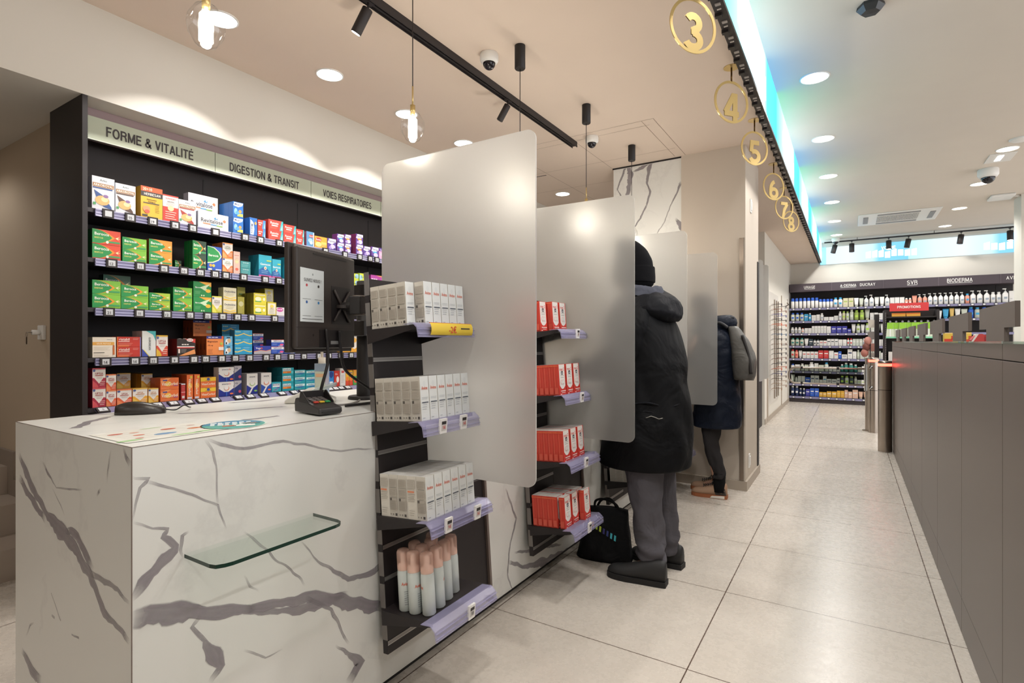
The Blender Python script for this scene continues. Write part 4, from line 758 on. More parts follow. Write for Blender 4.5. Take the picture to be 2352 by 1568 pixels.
'smecG': (('#23306c','#c0bcc0','#b8b4bc',[('p',[(0,.5),(1,.85),(1,1),(0,1)],'#b8b4bc'),('t','cta',.3,.84,.12,.4,'#2c2c54'),('e',.75,.25,.2,.1,'#c05070')]), 'grey and navy digestive box'),
'smecT': (('#e0dedc','#aeaab0','#d0ced0',[('p',[(0,0),(1,0),(1,.45),(.6,.3),(.4,.3),(0,.45)],'#23308c'),('p',[(.1,0),(.55,.38),(.65,.36),(.3,0)],'#e4e2e0'),('t','smecta',.5,.85,.075,.7,'#2c2c54'),('e',.5,.5,.25,.1,'#9cc06c'),('e',.5,.52,.2,.09,'#e0dedc'),('e',.8,.15,.15,.04,'#8cc05c')]), 'tall white and navy digestive box with green mark'),
'smecT2': (('#e0dedc','#aeaab0','#d0ced0',[('p',[(0,0),(1,0),(1,.45),(.6,.3),(.4,.3),(0,.45)],'#2c50a8'),('p',[(.1,0),(.55,.38),(.65,.36),(.3,0)],'#e4e2e0'),('t','smecta',.5,.85,.075,.7,'#2c2c54'),('e',.5,.5,.25,.1,'#e0703c'),('e',.5,.52,.2,.09,'#e0dedc'),('e',.8,.15,.15,.04,'#e87848')]), 'tall white and navy digestive box with orange mark'),
'imo1': (('#2fa0b4','#2a8498','#48b0c0',[('r',.1,.5,.85,.85,'#e8ecec'),('t','IMODIUM',.45,.74,.2,.7,'#3c3c84'),('p',[(.1,.1),(.7,.5),(.9,.5),(.3,.1)],'#5c4ca0'),('l',.1,.7,.3,.15,2,'#bfe4e8')]), 'turquoise capsule box with purple stripe'),
'imo3': (('#1f9cac','#20707c','#34a8b8',[('r',.06,.62,.75,.95,'#dfeeee'),('t','Imodium',.4,.8,.26,.6,'#2c4c74'),('r',.05,.3,.8,.56,'#e88a3c'),('t','instant',.6,.43,.16,.4,'#7c3c2c'),('e',.85,.4,.1,.2,'#58c4d0')]), 'turquoise capsule box with an orange stripe'),
'imo2': (('#1f9cac','#20707c','#34a8b8',[('r',.06,.55,.95,.9,'#cfe8ea'),('t','Imodium',.45,.74,.24,.7,'#2c4c74'),('p',[(.1,.35),(.5,.5),(.95,.5),(.6,.35)],'#2c5cb0'),('l',.1,.6,.25,.1,2,'#8cd0d8')]), 'turquoise capsule box with a pale blue stripe'),
'orgB': (('#e87c34','#c8642c','#e08848',[('p',[(.1,.7),(.5,.55),(.9,.7),(.9,.9),(.5,1),(.1,.9)],'#2c50a0'),('r',.2,.1,.8,.35,'#f0dcc8')]), 'orange box with a blue shield'),
'bluB': (('#2f84cc','#2a70ac','#4c94d4',[('p',[(.1,.7),(.5,.55),(.9,.7),(.9,.9),(.5,1),(.1,.9)],'#23408c'),('r',.2,.1,.8,.35,'#dce8f0')]), 'blue box with a dark shield'),
'redW': (('#c8382f','#a83028','#d0483c',[('e',.65,.45,.25,.2,'#efe8e4'),('t','25x',.4,.8,.1,.6,'#f2e8e4'),('l',.1,.6,.2,.08,3,'#e8a090')]), 'red box with a white circle'),
'whM': (('#e0dedc','#c8c4c4','#d4d2d0',[('p',[(.25,.75),(.25,.92),(.4,.82),(.5,.92),(.6,.82),(.75,.92),(.75,.75)],'#d03c30'),('l',.15,.8,.6,.2,6,'#b4b0ac')]), 'white box with a red crest'),
'yelR': (('#e8b43c','#d8962c','#e0b860',[('r',0,0,1,.35,'#d84c34'),('e',.5,.45,.3,.16,'#ec7c3c'),('t','VIT',.5,.85,.09,.6,'#3c54a8')]), 'narrow yellow and red vitamin box'),
'grnR': (('#58a858','#3c8040','#c83c34',[('r',0,.6,1,1,'#e4a03c'),('e',.4,.3,.3,.16,'#e05c3c')]), 'green and orange vitamin box'),
}
SHZ = {1:1.908, 2:1.663, 3:1.418, 4:1.170, 5:.922}
SHN = {1:'top', 2:'second', 3:'third', 4:'fourth', 5:'bottom'}
# ---------------------------------------------------------------- left wall shelving
RAILC = mat('#7d7a9e', .25, .15); RAILH = mat('#a9a7c6', .2, .2)
su = thing('wall_shelving', 'dark wall shelving full of medicine boxes behind the counter', 'shelving', (-3.37, 3.0, 0))
MB().box(-3.55, -3.15, 1.098, 1.122, 0, 2.45, DARK).build('side_panel', su, .002)
MB().box(-3.60, -3.5, 1.122, 4.85, 0, 2.45, DK2).build('back_panel', su)
MB().box(-3.5, -3.28, 1.122, 4.85, 0, .14, DARK).build('plinth', su)
for y in (1.862, 2.555, 3.25, 3.945): MB().box(-3.5, -3.497, y-.004, y+.004, .2, 2.28, BLACK).build('upright', su)
for k, z in SHZ.items():
    MB().box(-3.5, -3.155, 1.122, 4.85, z-.022, z-.001, mat('#2f2a2e', .5)).build('shelf', su)
    y0 = 1.15; b = MB()
    for y1 in (1.84, 2.53, 3.22, 3.92, 4.6):
        if k < 5:
            b.box(-3.154, -3.144, y0, y1-.006, z-.040, z-.004, RAILC)
            for q in (.0, .014, .030): b.box(-3.144, -3.140, y0, y1-.006, z-.039+q, z-.034+q, RAILH)
        else:
            b.prism([(-3.155, z), (-3.10, z-.022), (-3.10, z-.032), (-3.155, z-.012)], y0, y1-.006, RAILC, 'y')
        y0 = y1
    b.build('price_rail', su)
MB().box(-3.32, -3.302, 1.122, 4.85, 2.285, 2.449, mat('#8f7a7c', .6)).build('upper_fascia', su)
# sign panels
SAGE = mat('#b4b9a4', .45); LETTER = mat('#3a3434', .6)
for y0, y1, tx, lab in ((1.124,1.82,'FORME & VITALITÉ','sage green'),(1.824,2.51,'DIGESTION & TRANSIT','sage green'),(2.514,3.19,'VOIES RESPIRATOIRES','sage green'),(3.194,3.89,'','')):
    t = thing('sign_panel', ('sage green shelf header reading %s' % tx) if tx else 'sage green shelf header cut off by the first partition', 'sign', (-3.3, (y0+y1)/2, 2.285), group='shelf header signs')
    MB().box(-3.31, -3.292, y0, y1, 2.285, 2.405, SAGE).build('panel', t)
    MB().box(-3.292, -3.288, y0, y1, 2.285, 2.289, mat('#e4e8da', .3)).build('lower_edge', t)
    if tx: 
        b = stroke_text(MB(), tx, (-3.2905, (y0+y1)/2+{'F':.0,'D':-.005,'V':.0}[tx[0]], 2.345), (0,1,0), (0,0,1), .052, LETTER, {'F':.44,'D':.50,'V':.47}[tx[0]], .17); b.build('lettering', t)
# medicine boxes
_pm = {}
byk = {}
for it in WALL: byk.setdefault((it[0], it[1]), []).append(it)
for (sh, dn), its in byk.items():
    its.sort(key=lambda i: (i[2])); spec, desc = D[dn]; ncol = len(its)
    for ci, (s_, d_, y, w, h, st, dc, xo) in enumerate(its):
        dep = {'magn':.038,'berD':.03,'yel':.03,'pinkblue':.02,'maalox':.05,'smecT':.04,'smecT2':.04}.get(dn, .055)
        w2 = w-.002; key = (dn, round(w2, 3), round(h, 3), dep)
        for r in range(dc+1):
            x = -3.168-xo-dep/2-r*(dep+.001)
            if x-dep/2 < -3.495: continue
            for k in range(st):
                if st*h > .235: h_ = .235/st
                else: h_ = h
                key = (dn, round(w2, 3), round(h_, 3), dep)
                if key not in _pm:
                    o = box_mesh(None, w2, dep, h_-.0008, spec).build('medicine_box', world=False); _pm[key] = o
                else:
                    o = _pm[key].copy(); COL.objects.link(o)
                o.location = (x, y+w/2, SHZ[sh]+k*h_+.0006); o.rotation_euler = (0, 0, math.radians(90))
                pos = []
                if ncol > 1: pos.append('%s stack' % nth(ci))
                if st > 1: pos.append(['bottom','top'][k] if st == 2 else ['bottom','middle','top'][k])
                if dc: pos.append('front' if r == 0 else 'row %s' % ['one','two','three','four','five'][r])
                if xo: pos.append('set back')
                tag(o, '%s, %s shelf%s' % (desc, SHN[sh], (', '+', '.join(pos)) if pos else ''), 'medicine box', '%s, %s shelf' % (desc, SHN[sh]) if (ncol*st*(dc+1)) > 1 else None)
# price tags
TN = {1:['','15','19','19','15','','12','9','8','11','7','9','6','8'],2:['12','11','15','10','13','13','11','9','12','14'],3:['21','11','12','12','22','11','4','6','8'],
4:['14','14','22','9','7','14','2','13','5','8','5','7','8','7','9','7','5'],5:['5','3','2','2','9','6','8','3','9','7','2','8','6','5','7','9']}
for sh, ys in TAGS.items():
    for i, y in enumerate(ys):
        n = TN[sh][i] if i < len(TN[sh]) else '8'; b = MB()
        if sh < 5:
            b.box(-.006, .004, -.024, .024, -.022, .022, DK2); b.box(.004, .0046, -.015, .015, -.014, .014, mat('#c9ccd0', .4))
            if n: b.text(n, (.0052,-.002,-.003), (0,1,0), (0,0,1), .014, INK, .02, .03)
            loc = (-3.138, y, SHZ[sh]-.021); rot = (0,0,0)
        else:
            b.box(-.006, .004, -.026, .026, -.022, .022, DK2); b.box(.004, .0046, -.018, .018, -.014, .014, mat('#c9ccd0', .4))
            b.text(n, (.0052,0,-.002), (0,1,0), (0,0,1), .012, INK, .02, .03)
            loc = (-3.118, y, SHZ[sh]-.009); rot = (0, math.radians(-62), 0)
        o = b.build('price_tag', world=False); o.location = loc; o.rotation_euler = rot
        tag(o, ('small black-framed price tag%s, %s along the %s shelf rail' % (' reading '+n if n else ' left blank', nth(i), SHN[sh])), 'price tag', 'price tags on the %s shelf rail' % SHN[sh])
# small tube on the bottom shelf
b = MB().lathe([(.013,0),(.013,.10),(.014,.10),(.014,.125)], mat('#d8673c', .4), 16, (-3.40,1.475,.922)).lathe([(.0135,.04),(.0135,.075)], mat('#e2dcd2', .4), 16, (-3.40,1.475,.922), cap=False)
tag(b.build('tablet_tube'), 'orange and white tablet tube at the back of the bottom shelf', 'tablet tube')

# ---------------------------------------------------------------- counter displays
LEAN = math.radians(4.2)
RAILP = plastic_tint('#aaa6c8', .44, 'rail_plastic'); AVN = mat('#d9d6cf', .5)
av_front = [('e',.5,.84,.16,.06,'#d9dcdb'),('t','Avène',.5,.74,.085,.72,'#d2694e'),('l',.15,.85,.52,.49,2,'#8c929a'),('r',.12,.40,.88,.425,'#565c66'),('l',.15,.7,.36,.26,3,'#a8acb0'),('r',.12,.06,.4,.075,'#a8acb0')]
av_side = [('<r',.1,.72,.9,.90,'#bdb6ab'),('<r',.1,.5,.9,.69,'#bdb6ab'),('<r',.1,.18,.9,.46,'#b5aea4'),('<r',.12,.40,.34,.46,'#5a5550'),('<l',.1,.88,.89,.74,9,'#aca59b'),('<l',.1,.88,.67,.52,9,'#aca59b'),('<l',.1,.88,.39,.19,12,'#a49d93'),('<r',.15,.06,.25,.1,'#8a847c'),('<r',.4,.06,.55,.1,'#8a847c'),('<r',.7,.05,.92,.11,'#4a4642')]
av_side2 = [('<r',.1,.72,.9,.92,'#c4beb4'),('<l',.1,.88,.9,.74,8,'#b0a99f'),('<r',.1,.62,.8,.66,'#dc8a66'),('<l',.1,.9,.58,.42,5,'#a59e95'),('<l',.2,.8,.2,.1,3,'#a8a29a')]
AVS = ('#dfe1df','#d0cbc1','#d8d6d2', av_front+av_side); AVS2 = ('#dfe1df','#d9d4ca','#d8d6d2', av_front+av_side2)
mg_front = [('p',[(.1,.99),(.9,.99),(.9,.30),(.7,.22),(.5,.19),(.3,.22),(.1,.32)],'#e4e0da'),('t','mag 2',.5,.84,.10,.72,'#c8403a'),('r',.36,.66,.64,.77,'#4c4a50'),('t','24h',.5,.71,.05,.2,'#e8e8e8'),('l',.25,.75,.62,.56,2,'#8c8a88'),('e',.4,.42,.16,.08,'#e8b8b0'),('e',.4,.42,.12,.06,'#e4e0da'),('e',.62,.42,.16,.08,'#c8ccc8'),('e',.62,.42,.12,.06,'#e4e0da'),('r',.15,.12,.85,.145,'#f0e4dc'),('r',.25,.07,.75,.085,'#f0e4dc'),('r',.08,.02,.25,.04,'#f4ece8')]
mg_side = [('<r',0,.94,1,.955,'#e8884c'),('<p',[(.25,.25),(.4,.3),(.4,.9),(.3,.9)],'#d8604c'),('<r',.2,.04,.9,.25,'#d65a48')]
MGS = ('#cc3c32','#cf4638','#d8d2cc', mg_front+mg_side)
hbx = lambda c1, c2: ('#e0dcd4','#d8d4cc','#e4e0d8',[('t','Dolipr',.5,.8,.12,.8,'#3c8c6c'),('r',.1,.5,.9,.62,c1),('r',.1,.2,.9,.3,c2),('l',.15,.8,.45,.35,3,'#a8b4a8'),('<l',.1,.9,.9,.1,8,'#b4b0a4')])
BOT_CAP = plastic_tint('#ecc4b2', .42, 'bottle_cap'); 
def make_bottle():
    t = thing('foam_bottle', 'b', 'bottle', (0,0,0))
    MB().lathe([(.019,0),(.0225,.004),(.0228,.125),(.0215,.133),(.0215,.138)], mat('#cfd6d4', .4), 24).build('bottle_body', t, world=False)
    b = MB(); R_ = .0232
    def lab(tx, a0, z, hh, col, w):
        v, f, gw = glyphs(tx, .02); k = hh/CAP; kx = min(k, w/max(gw, .01))
        b.add([(R_*math.cos(a0+(p[0]-gw/2)*kx/R_), R_*math.sin(a0+(p[0]-gw/2)*kx/R_), z+p[1]*k) for p in v], f, mat(col, .5))
    lab('Avène', -.35, .088, .011, '#d2694e', .03)
    for q in range(7): lab('lllllllllllllll', -.35, .066-q*.007, .003, '#8c929a', .024 if q % 3 else .03)
    b.build('print', t, world=False)
    MB().lathe([(.0222,.136),(.0222,.170),(.0225,.172),(.0222,.196),(.018,.203),(.001,.205)], BOT_CAP, 24, cap=False).build('cap', t, world=False)
    MB().lathe([(.0212,.137),(.0212,.152),(.010,.160),(.0095,.186),(.004,.192)], mat('#f0d2c4', .4), 16).build('pump', t, world=False)
    return t
bottle0 = None
WT = mat('#e6e4e2', .35)
def display(y0, num, name, kind):
    R_ = Matrix.Rotation(-LEAN, 4, 'Y'); M = Matrix.Translation((-1.345, y0, .175)) @ R_
    t = thing('counter_display', name, 'display rack', (-1.345, y0, .175), (0, -LEAN, 0), 'dark slatted display racks on the counter front')
    H1 = 1.30; zl = .47; YL = .62 if num < 4 else .52
    b = MB(); pts = [(0,0),(.26,0),(.26,H1),(0,H1)]
    b.box(-.022, 0, 0, .2595, 0, H1, DARK); b.build('back_board', t, .001, world=False)
    MB().box(-.022, 0, .2605, YL, 0, zl, DARK).box(-.022, .012, YL-.015, YL, 0, zl, mat('#6b5f59', .4)).build('lower_board', t, .001, world=False)
    b = MB()
    for k in range(12):
        z = .03+k*.1085; 
        if z < H1-.02: b.box(.0002, .0016, .002, .2595, z, z+.0035, ALU); b.box(.0002, .0012, .002, .2595, z+.0035, z+.012, mat('#8d8a88', .4, .5)); b.box(.0002,.0016,.002,.2595,z+.012,z+.014,ALU); b.box(-.022,.001,-.001,.001,z+.018,z+.10,mat('#8a8582',.4,.6))
    b.build('slat_rail', t, world=False)
    wide = {0:.29, 1:.29, 2:.33, 3:.33}; zs = (1.118, .80, .478, .158)
    for k, z in enumerate(zs):
        w0, w1 = -.02, (.255 if k < 2 else .31)
        x1 = .23 if k < 3 else .225
        MB().box(0, x1, w0, w1, z-.004, z, DARK).build('shelf', t, world=False)
        for yy in (w0, w1-.004): MB().prism([(0,z-.004),(x1,z-.004),(x1,z-.012),(0,z-.05)], yy, yy+.004, DARK, 'y').build('bracket', t, world=False)
        b = MB(); q0, q1 = (-.05, .25) if k < 2 else (-.04, .30)
        if k < 2: q1 = .252
        b.prism([(x1-.03,z+.0015),(x1+.012,z+.004),(x1+.03,z-.012),(x1+.034,z-.045),(x1+.030,z-.045),(x1+.026,z-.014),(x1+.010,z+.0015),(x1-.03,z)], q0, q1, RAILP, 'y')
        for dz in (-.018, -.034): b.box(x1+.03, x1+.036, q0, q1, z+dz-.002, z+dz, RAILP)
        b.build('price_rail', t, world=False)
    # yellow promo strip or electronic labels
    def L2W(p): return M @ Vector(p)
    def esl(k, yy, tx, lb, col='#c8453c'):
        b = MB(); z = zs[k]; x = (.23 if k < 3 else .225)+.038
        b.box(-.005,.003,-.017,.017,-.024,.024,WT); b.box(.003,.0035,-.012,.012,-.015,.017,mat('#c8c4c2',.4)); b.box(.0035,.004,-.011,.011,.006,.016,INK)
        b.text(tx, (.0042,0,-.004), (0,1,0), (0,0,1), .012, mat(col, .5), .018, .03)
        o = b.build('price_tag', world=False); o.location = L2W((x, yy, z-.02)); o.rotation_euler = (0, math.radians(4), 0)
        tag(o, lb, 'price tag', 'white electronic price tags on the counter displays')
    if num == 1:
        b = MB(); z = zs[0]; x = .262; vs = []
        for i in range(9):
            a = -1.0+i*.25; xx = x+.014*math.cos(a); zz = z-.018+.024*math.sin(a)
            vs += [L2W((xx, .0, zz)), L2W((xx, .225, zz))]
        b.add(vs, [(2*i, 2*i+1, 2*i+3, 2*i+2) for i in range(8)], mat('#e3c342', .4), True)
        xx = x+.0148; 
        b.M = M
        b.box(x+.0045, x+.008, .0, .225, z+.0005, z+.003, mat('#c8402c', .4))
        b.text('-2€', (xx, .11, z-.020), (0,1,0), (0,0,1), .022, mat('#c8402c', .5), .04, .03)
        b.box(xx, xx+.0003, .155, .205, z-.018, z-.014, INK)
        b.M = None
        tag(b.build('promo_strip'), 'yellow discount strip reading -2€ in the upper rail of the near display', 'price strip')
        esl(1, .04, '14', 'white price tag at the left of the near display second rail'); esl(1, .15, '14', 'white price tag at the right of the near display second rail')
        esl(2, .04, '14', 'white price tag at the left of the near display third rail'); esl(2, .20, '14', 'white price tag at the right of the near display third rail')
        esl(3, .14, '18', 'white price tag reading 18 on the lowest rail of the near display', '#2b2628')
    elif kind == 'mag':
        for k in range(4): esl(k, .12, '8', 'white price tag on the %s rail of the second display' % ORD[k], '#7c2c2c')
        MB().lathe([(.10,-.055),(.10,-.004)], DARK, 32, (.10,.15,.158)).build('round_bracket', t, world=False)
    else:
        for k in range(4): esl(k, .12, '6', 'white price tag on the %s rail of the %s display' % (ORD[k], ORD[num-1]), '#2b2628')
    # goods
    rot = (0, -LEAN, math.radians(90))
    Mr = R_.to_3x3() @ Matrix.Rotation(math.radians(90), 3, 'Z'); er = Mr.to_euler()
    cache = {}
    def put(key, mk, nm, p, label, cat, grp):
        if key not in cache: o = mk(); cache[key] = o
        else: o = cache[key].copy(); COL.objects.link(o)
        o.name = nm; o.location = L2W(p); o.rotation_euler = er; tag(o, label, cat, grp)
    if kind == 'avene':
        for k in range(3):
            zz = zs[k]+.0008; hh = .146 if k < 2 else .142; nd = (5, 5, 5)[k]; w, d = .0405, .0405
            for c in range(6):
                n_ = nd if not (k == 0 and c == 0) else 4
                for r in range(n_):
                    x = .018+d/2+r*(d+.0008)
                    xx = x+(.0 if k else 0); dz = 0
                    y = -.012+w/2+c*(w+.003)
                    spec = AVS2 if (k == 2 and (c+r) % 3 == 0) else AVS
                    front = (r == n_-1)
                    lab = 'white skincare carton, %s shelf of near display, %s column, %s' % (ORD[k], nth(c), 'front' if front else '%s from back' % nth(r))
                    put((k > 1, spec is AVS2), lambda: box_mesh(None, w, d, hh, spec).build('skincare_carton', world=False), 'skincare_carton', (xx, y, zz), lab, 'carton', 'white skincare cartons on the near display')
        global bottle0
        pos = [(.055,.03),(.105,.005),(.155,.012),(.20,.02),(.195,.085),(.165,.145),(.115,.075),(.13,.20),(.07,.10),(.075,.165)]
        pos = [(.075,.022),(.122,.020),(.172,.030),(.165,.088),(.150,.148),(.135,.205),(.105,.082),(.09,.145),(.055,.10),(.05,.20)]
        for i, (x, y) in enumerate(pos):
            lab = 'peach-capped foam bottle on the lowest shelf, %s' % ('leftmost','second from left','front one nearest the camera','behind the front one, to its right','third back on the right','furthest right','middle of the cluster','back middle','back left','hidden back right')[i]
            if bottle0 is None: bottle0 = make_bottle(); o = bottle0
            else: o = dup(bottle0)
            o.location = L2W((x, y, zs[3]+.0008)); o.rotation_euler = Euler_for(R_, i*.5-.3 if i != 2 else -1.9)
            tag(o, lab, 'bottle', 'peach-capped foam bottles')
    elif kind == 'mag':
        w, d, hh = .073, .027, .150
        for k in range(4):
            zz = zs[k]+.0008
            for c in range(3):
                n_ = 7 if k in (1, 2) else ((4, 5, 5)[c] if k == 0 else (6, 6, 7)[c])
                for r in range(n_):
                    x = .018+d/2+r*(d+.0008); y = (-.01+w/2+c*(w+.008))
                    if k in (0, 3): y += 0
                    if k == 3 and r == n_-1: x += .012
                    lab = 'red tablet box, %s shelf of second display, %s column, %s' % (ORD[k], ORD[c], 'front' if r == n_-1 else '%s from back' % nth(r))
                    put('m', lambda: box_mesh(None, w, d, hh, MGS).build('tablet_box', world=False), 'tablet_box', (x, y, zz), lab, 'tablet box', 'red and white tablet boxes on the second display')
    else:
        for k in range(4):
            zz = zs[k]+.0008
            cols = (('#e0b83c','#c8a03c'),('#c83c5c','#e0c83c'),('#4c9c7c','#58a0b4'),('#c83c5c','#3c9c6c'))[k]
            for c in range(3):
                for r in range(4):
                    if k == 0 and (c, r) != (1, 3) and r == 3: continue
                    w, d, hh = .07, .045, (.05, .10, .105, .085)[k]
                    x = .02+d/2+r*(d+.001); y = -.005+w/2+c*(w+.01)
                    lab = '%s remedy box, %s shelf of %s display, %s column, %s from back' % (('small yellow','white and crimson','white and green','white, green and red')[k], ORD[k], ORD[num-1], ORD[c], nth(r))
                    put(k, lambda: box_mesh(None, w, d, hh, hbx(*cols)).build('remedy_box', world=False), 'remedy_box', (x, y, zz), lab, 'medicine box', 'remedy boxes on the %s display' % ORD[num-1])
def Euler_for(R_, a): return (R_.to_3x3() @ Matrix.Rotation(a, 3, 'Z')).to_euler()
display(1.338, 1, 'dark slatted display rack nearest the camera, with white cartons and bottles', 'avene')
display(2.338, 2, 'dark slatted display rack filled with red boxes', 'mag')
display(3.338, 3, 'dark display rack behind the person in the black parka', 'mix')
display(4.32, 4, 'dark display rack beside the person in navy, near the pillar', 'mix')
# a rack beyond the pillar with blue boxes
t = thing('floor_rack', 'low dark rack with blue boxes beyond the pillar', 'display rack', (-1.25, 8.3, 0))
MB().box(-1.40,-1.12,8.25,8.75,0,1.0,DARK).build('rack_body', t)
for i,z in enumerate((.40,.63,.87)):
    MB().box(-1.40,-1.09,8.13,8.25,z-.01,z,DARK).build('shelf', t); MB().box(-1.40,-1.09,8.105,8.13,z-.035,z+.005,RAILC).build('price_rail', t)
blue = ('#2f62b4','#2a58a4','#e0e4ea',[('e',.5,.55,.4,.25,'#e4e8f0'),('t','Plus',.5,.6,.16,.6,'#2c4c9c'),('r',.1,.1,.9,.25,'#8cc0e4')])
for i,z in enumerate((.40,.63,.87)):
    for c in range(3):
        o = box_mesh(None, .085, .06, (.17,.16,.06)[i], blue if (i+c) % 2 == 0 or i == 1 else ('#35a4b8','#2c8ca0','#48b0c0',blue[3])).build('hygiene_box', world=False)
        o.location = (-1.34+c*.092, 8.19, z+.001); tag(o, 'blue hygiene box in the low rack beyond the pillar, %s level, %s from left' % (('lowest','middle','top')[i], ORD[c]), 'box', 'blue boxes in the low rack')
t = thing('light_box', 'small pale box sign above a dark cabinet beyond the pillar', 'sign box', (-1.5, 8.6, 2.35))
MB().box(-1.75,-1.30,8.55,8.86,2.3,2.42,mat('#d8cfb4',.5)).build('housing', t); 
o = MB().box(-1.9,-1.13,8.6,8.86,1.6,2.3,DARK).build('wall_cabinet', bevel=.004); tag(o, 'dark wall cabinet seen in the gap beyond the pillar', 'cabinet')

# ---------------------------------------------------------------- things on the counter
GRY = mat('#2a2727', .42); PB = mat('#332c29', .5)
A_ = Vector((-1.587,1.122,0)); B_ = Vector((-1.687,1.479,0)); dd = (B_-A_).normalized(); nn = Vector((dd.y, -dd.x, 0))   # nn faces the customers
ang = math.atan2(dd.y, dd.x)
MT = Matrix.Translation((A_.x, A_.y, 0)) @ Matrix.Rotation(ang, 4, 'Z')       # local x along the back, -y out towards the customers
t = thing('monitor', 'black monitor seen from behind on a pole above the counter', 'monitor', (0,0,0)); t['_o'] = (0,0,0)
def mb(): 
    b = MB(); b.M = MT; return b
wM = .372
mb().box(0, wM, 0, .018, 1.212, 1.584, PB).build('screen_frame', t, .004)
b = mb(); b.box(.012, wM-.012, -.022, 0, 1.225, 1.575, PB); b.build('rear_cover', t, .008)
b = mb(); b.box(.012, wM-.012, -.0225, -.0222, 1.298, 1.2995, BLACK); b.box(.10, .30, -.0232, -.0221, 1.555, 1.560, BLACK)
b.box(.135, .352, -.0235, -.0221, 1.218+.01, 1.292, BLACK); b.box(.10,.104,-.0235,-.0221,1.268,1.276,BLACK)
for q in range(24): b.box(.018+q*.0145, .024+q*.0145, -.0226, -.0221, 1.5655, 1.567, BLACK)
b.build('ports_recess', t); mb().box(.20,.255,-.0240,-.0235,1.240,1.252,mat('#8a8a88',.4)).build('rating_plate', t)
b = mb(); b.box(.205, .325, -.0232, -.0221, 1.315, 1.455, BLACK)
for s in ((.215,1.325,.30,1.44),(.215,1.44,.30,1.325)):
    b.tube([(s[0],-.028,s[1]),(s[2]+.012,-.028,s[3])], .005, PB, 6)
b.lathe([(.03,0),(.03,.012)], PB, 20, (.265,-.03,1.375)); b.build('mount_plate', t)
b = mb(); b.tube([(.265,-.03,1.382),(.265,-.085,1.385)], .016, GRY, 16); b.box(.24,.30,-.12,-.075,1.352,1.418,GRY); b.tube([(.27,-.098,1.348),(.27,-.098,1.354)], .026, mat('#6d635c',.4), 20); b.tube([(.27,-.098,1.416),(.27,-.098,1.422)], .026, mat('#6d635c',.4), 20)
b.build('arm', t, .004)
b = mb(); b.tube([(.29,-.10,1.385),(.42,-.04,1.385)], .030, GRY, 16); b.build('arm_link', t)
# label sheet on the monitor
t2 = thing('notice_sheet', 'white notice headed SUIVEZ-NOUS! taped to the monitor back', 'notice', (0,0,0)); t2['_o'] = (0,0,0)
b = mb(); b.box(.030, .158, -.0240, -.0226, 1.318, 1.502, mat('#d3d8d8', .5)); b.build('paper', t2)
b = mb(); b.text('SUIVEZ-NOUS !', (.095,-.0246,1.462), (1,0,0), (0,0,1), .0115, INK, .108, .02)
b.poly([(.095+x,-.0246,1.483+z) for x, z in ellipse(0,0,.004,.004)], mat('#9aa0a0', .6))
for cx, cz, c in ((.063,1.444,'#b8444c'),(.127,1.444,'#2b2628'),(.063,1.386,'#2f5c9c'),(.127,1.386,'#3a86c0')):
    b.poly([(cx+x,-.0246,cz+z) for x, z in ellipse(0,0,.005,.005)], mat(c, .5))
    b.poly([(cx-.022,-.0246,cz-.048),(cx+.022,-.0246,cz-.048),(cx+.022,-.0246,cz-.047),(cx-.022,-.0246,cz-.047)], INK)
b.poly([(.040,-.0246,1.327),(.148,-.0246,1.327),(.148,-.0246,1.3285),(.040,-.0246,1.3285)], INK); b.build('print', t2)
# pole and base
t = thing('monitor_pole', 'thick black round pole standing on the counter', 'pole', (-1.766,1.62,1.005))
MB().lathe([(.034,.012),(.034,.50),(.030,.503)], BLACK, 32, (-1.766,1.62,1.005)).build('pole', t)
MB().lathe([(.07,0),(.07,.008),(.066,.014)], BLACK, 40, (-1.766,1.62,1.005)).build('base', t)
for z in (1.305, 1.455): MB().lathe([(.045,-.032),(.048,-.03),(.048,.03),(.045,.032)], GRY, 28, (-1.766,1.62,z)).box(-1.766,-1.70,1.555,1.60,z-.03,z+.03,GRY).build('clamp', t)
def crv(pts, n=10):
    """Catmull-Rom through the points"""
    P = [Vector(p) for p in pts]; P = [P[0]*2-P[1]]+P+[P[-1]*2-P[-2]]; o = []
    for i in range(1, len(P)-2):
        for j in range(n):
            s = j/n; o.append(.5*((2*P[i])+(P[i+1]-P[i-1])*s+(2*P[i-1]-5*P[i]+4*P[i+1]-P[i+2])*s*s+(3*P[i]-P[i-1]-3*P[i+1]+P[i+2])*s**3))
    return o+[P[-2]]
def onm(x, y, z): return tuple(MT @ Vector((x, y, z)))
c = MB().tube(crv([onm(.165,-.028,1.295),onm(.17,-.032,1.22),onm(.165,-.035,1.17),(-1.60,1.27,1.10),(-1.61,1.26,1.045),(-1.60,1.23,1.03)]), .0055, BLACK, 8)
tag(c.build('cable'), 'black cable from the monitor down to the card terminal', 'cable')
c = MB().tube(crv([onm(.245,-.028,1.290),onm(.25,-.032,1.22),onm(.27,-.04,1.14),(-1.60,1.50,1.06),(-1.60,1.56,1.018),(-1.585,1.53,1.012),(-1.58,1.42,1.012),(-1.585,1.36,1.012)]), .0055, BLACK, 8)
tag(c.build('cable'), 'black cable looping from the monitor past the pole base', 'cable')
c = MB().tube(crv([(-1.72,1.55,1.009),(-1.68,1.50,1.009),(-1.64,1.42,1.009),(-1.66,1.36,1.009)]), .0035, mat('#8a8682',.4), 8)
tag(c.build('cable'), 'thin grey cable lying by the pole base', 'cable')
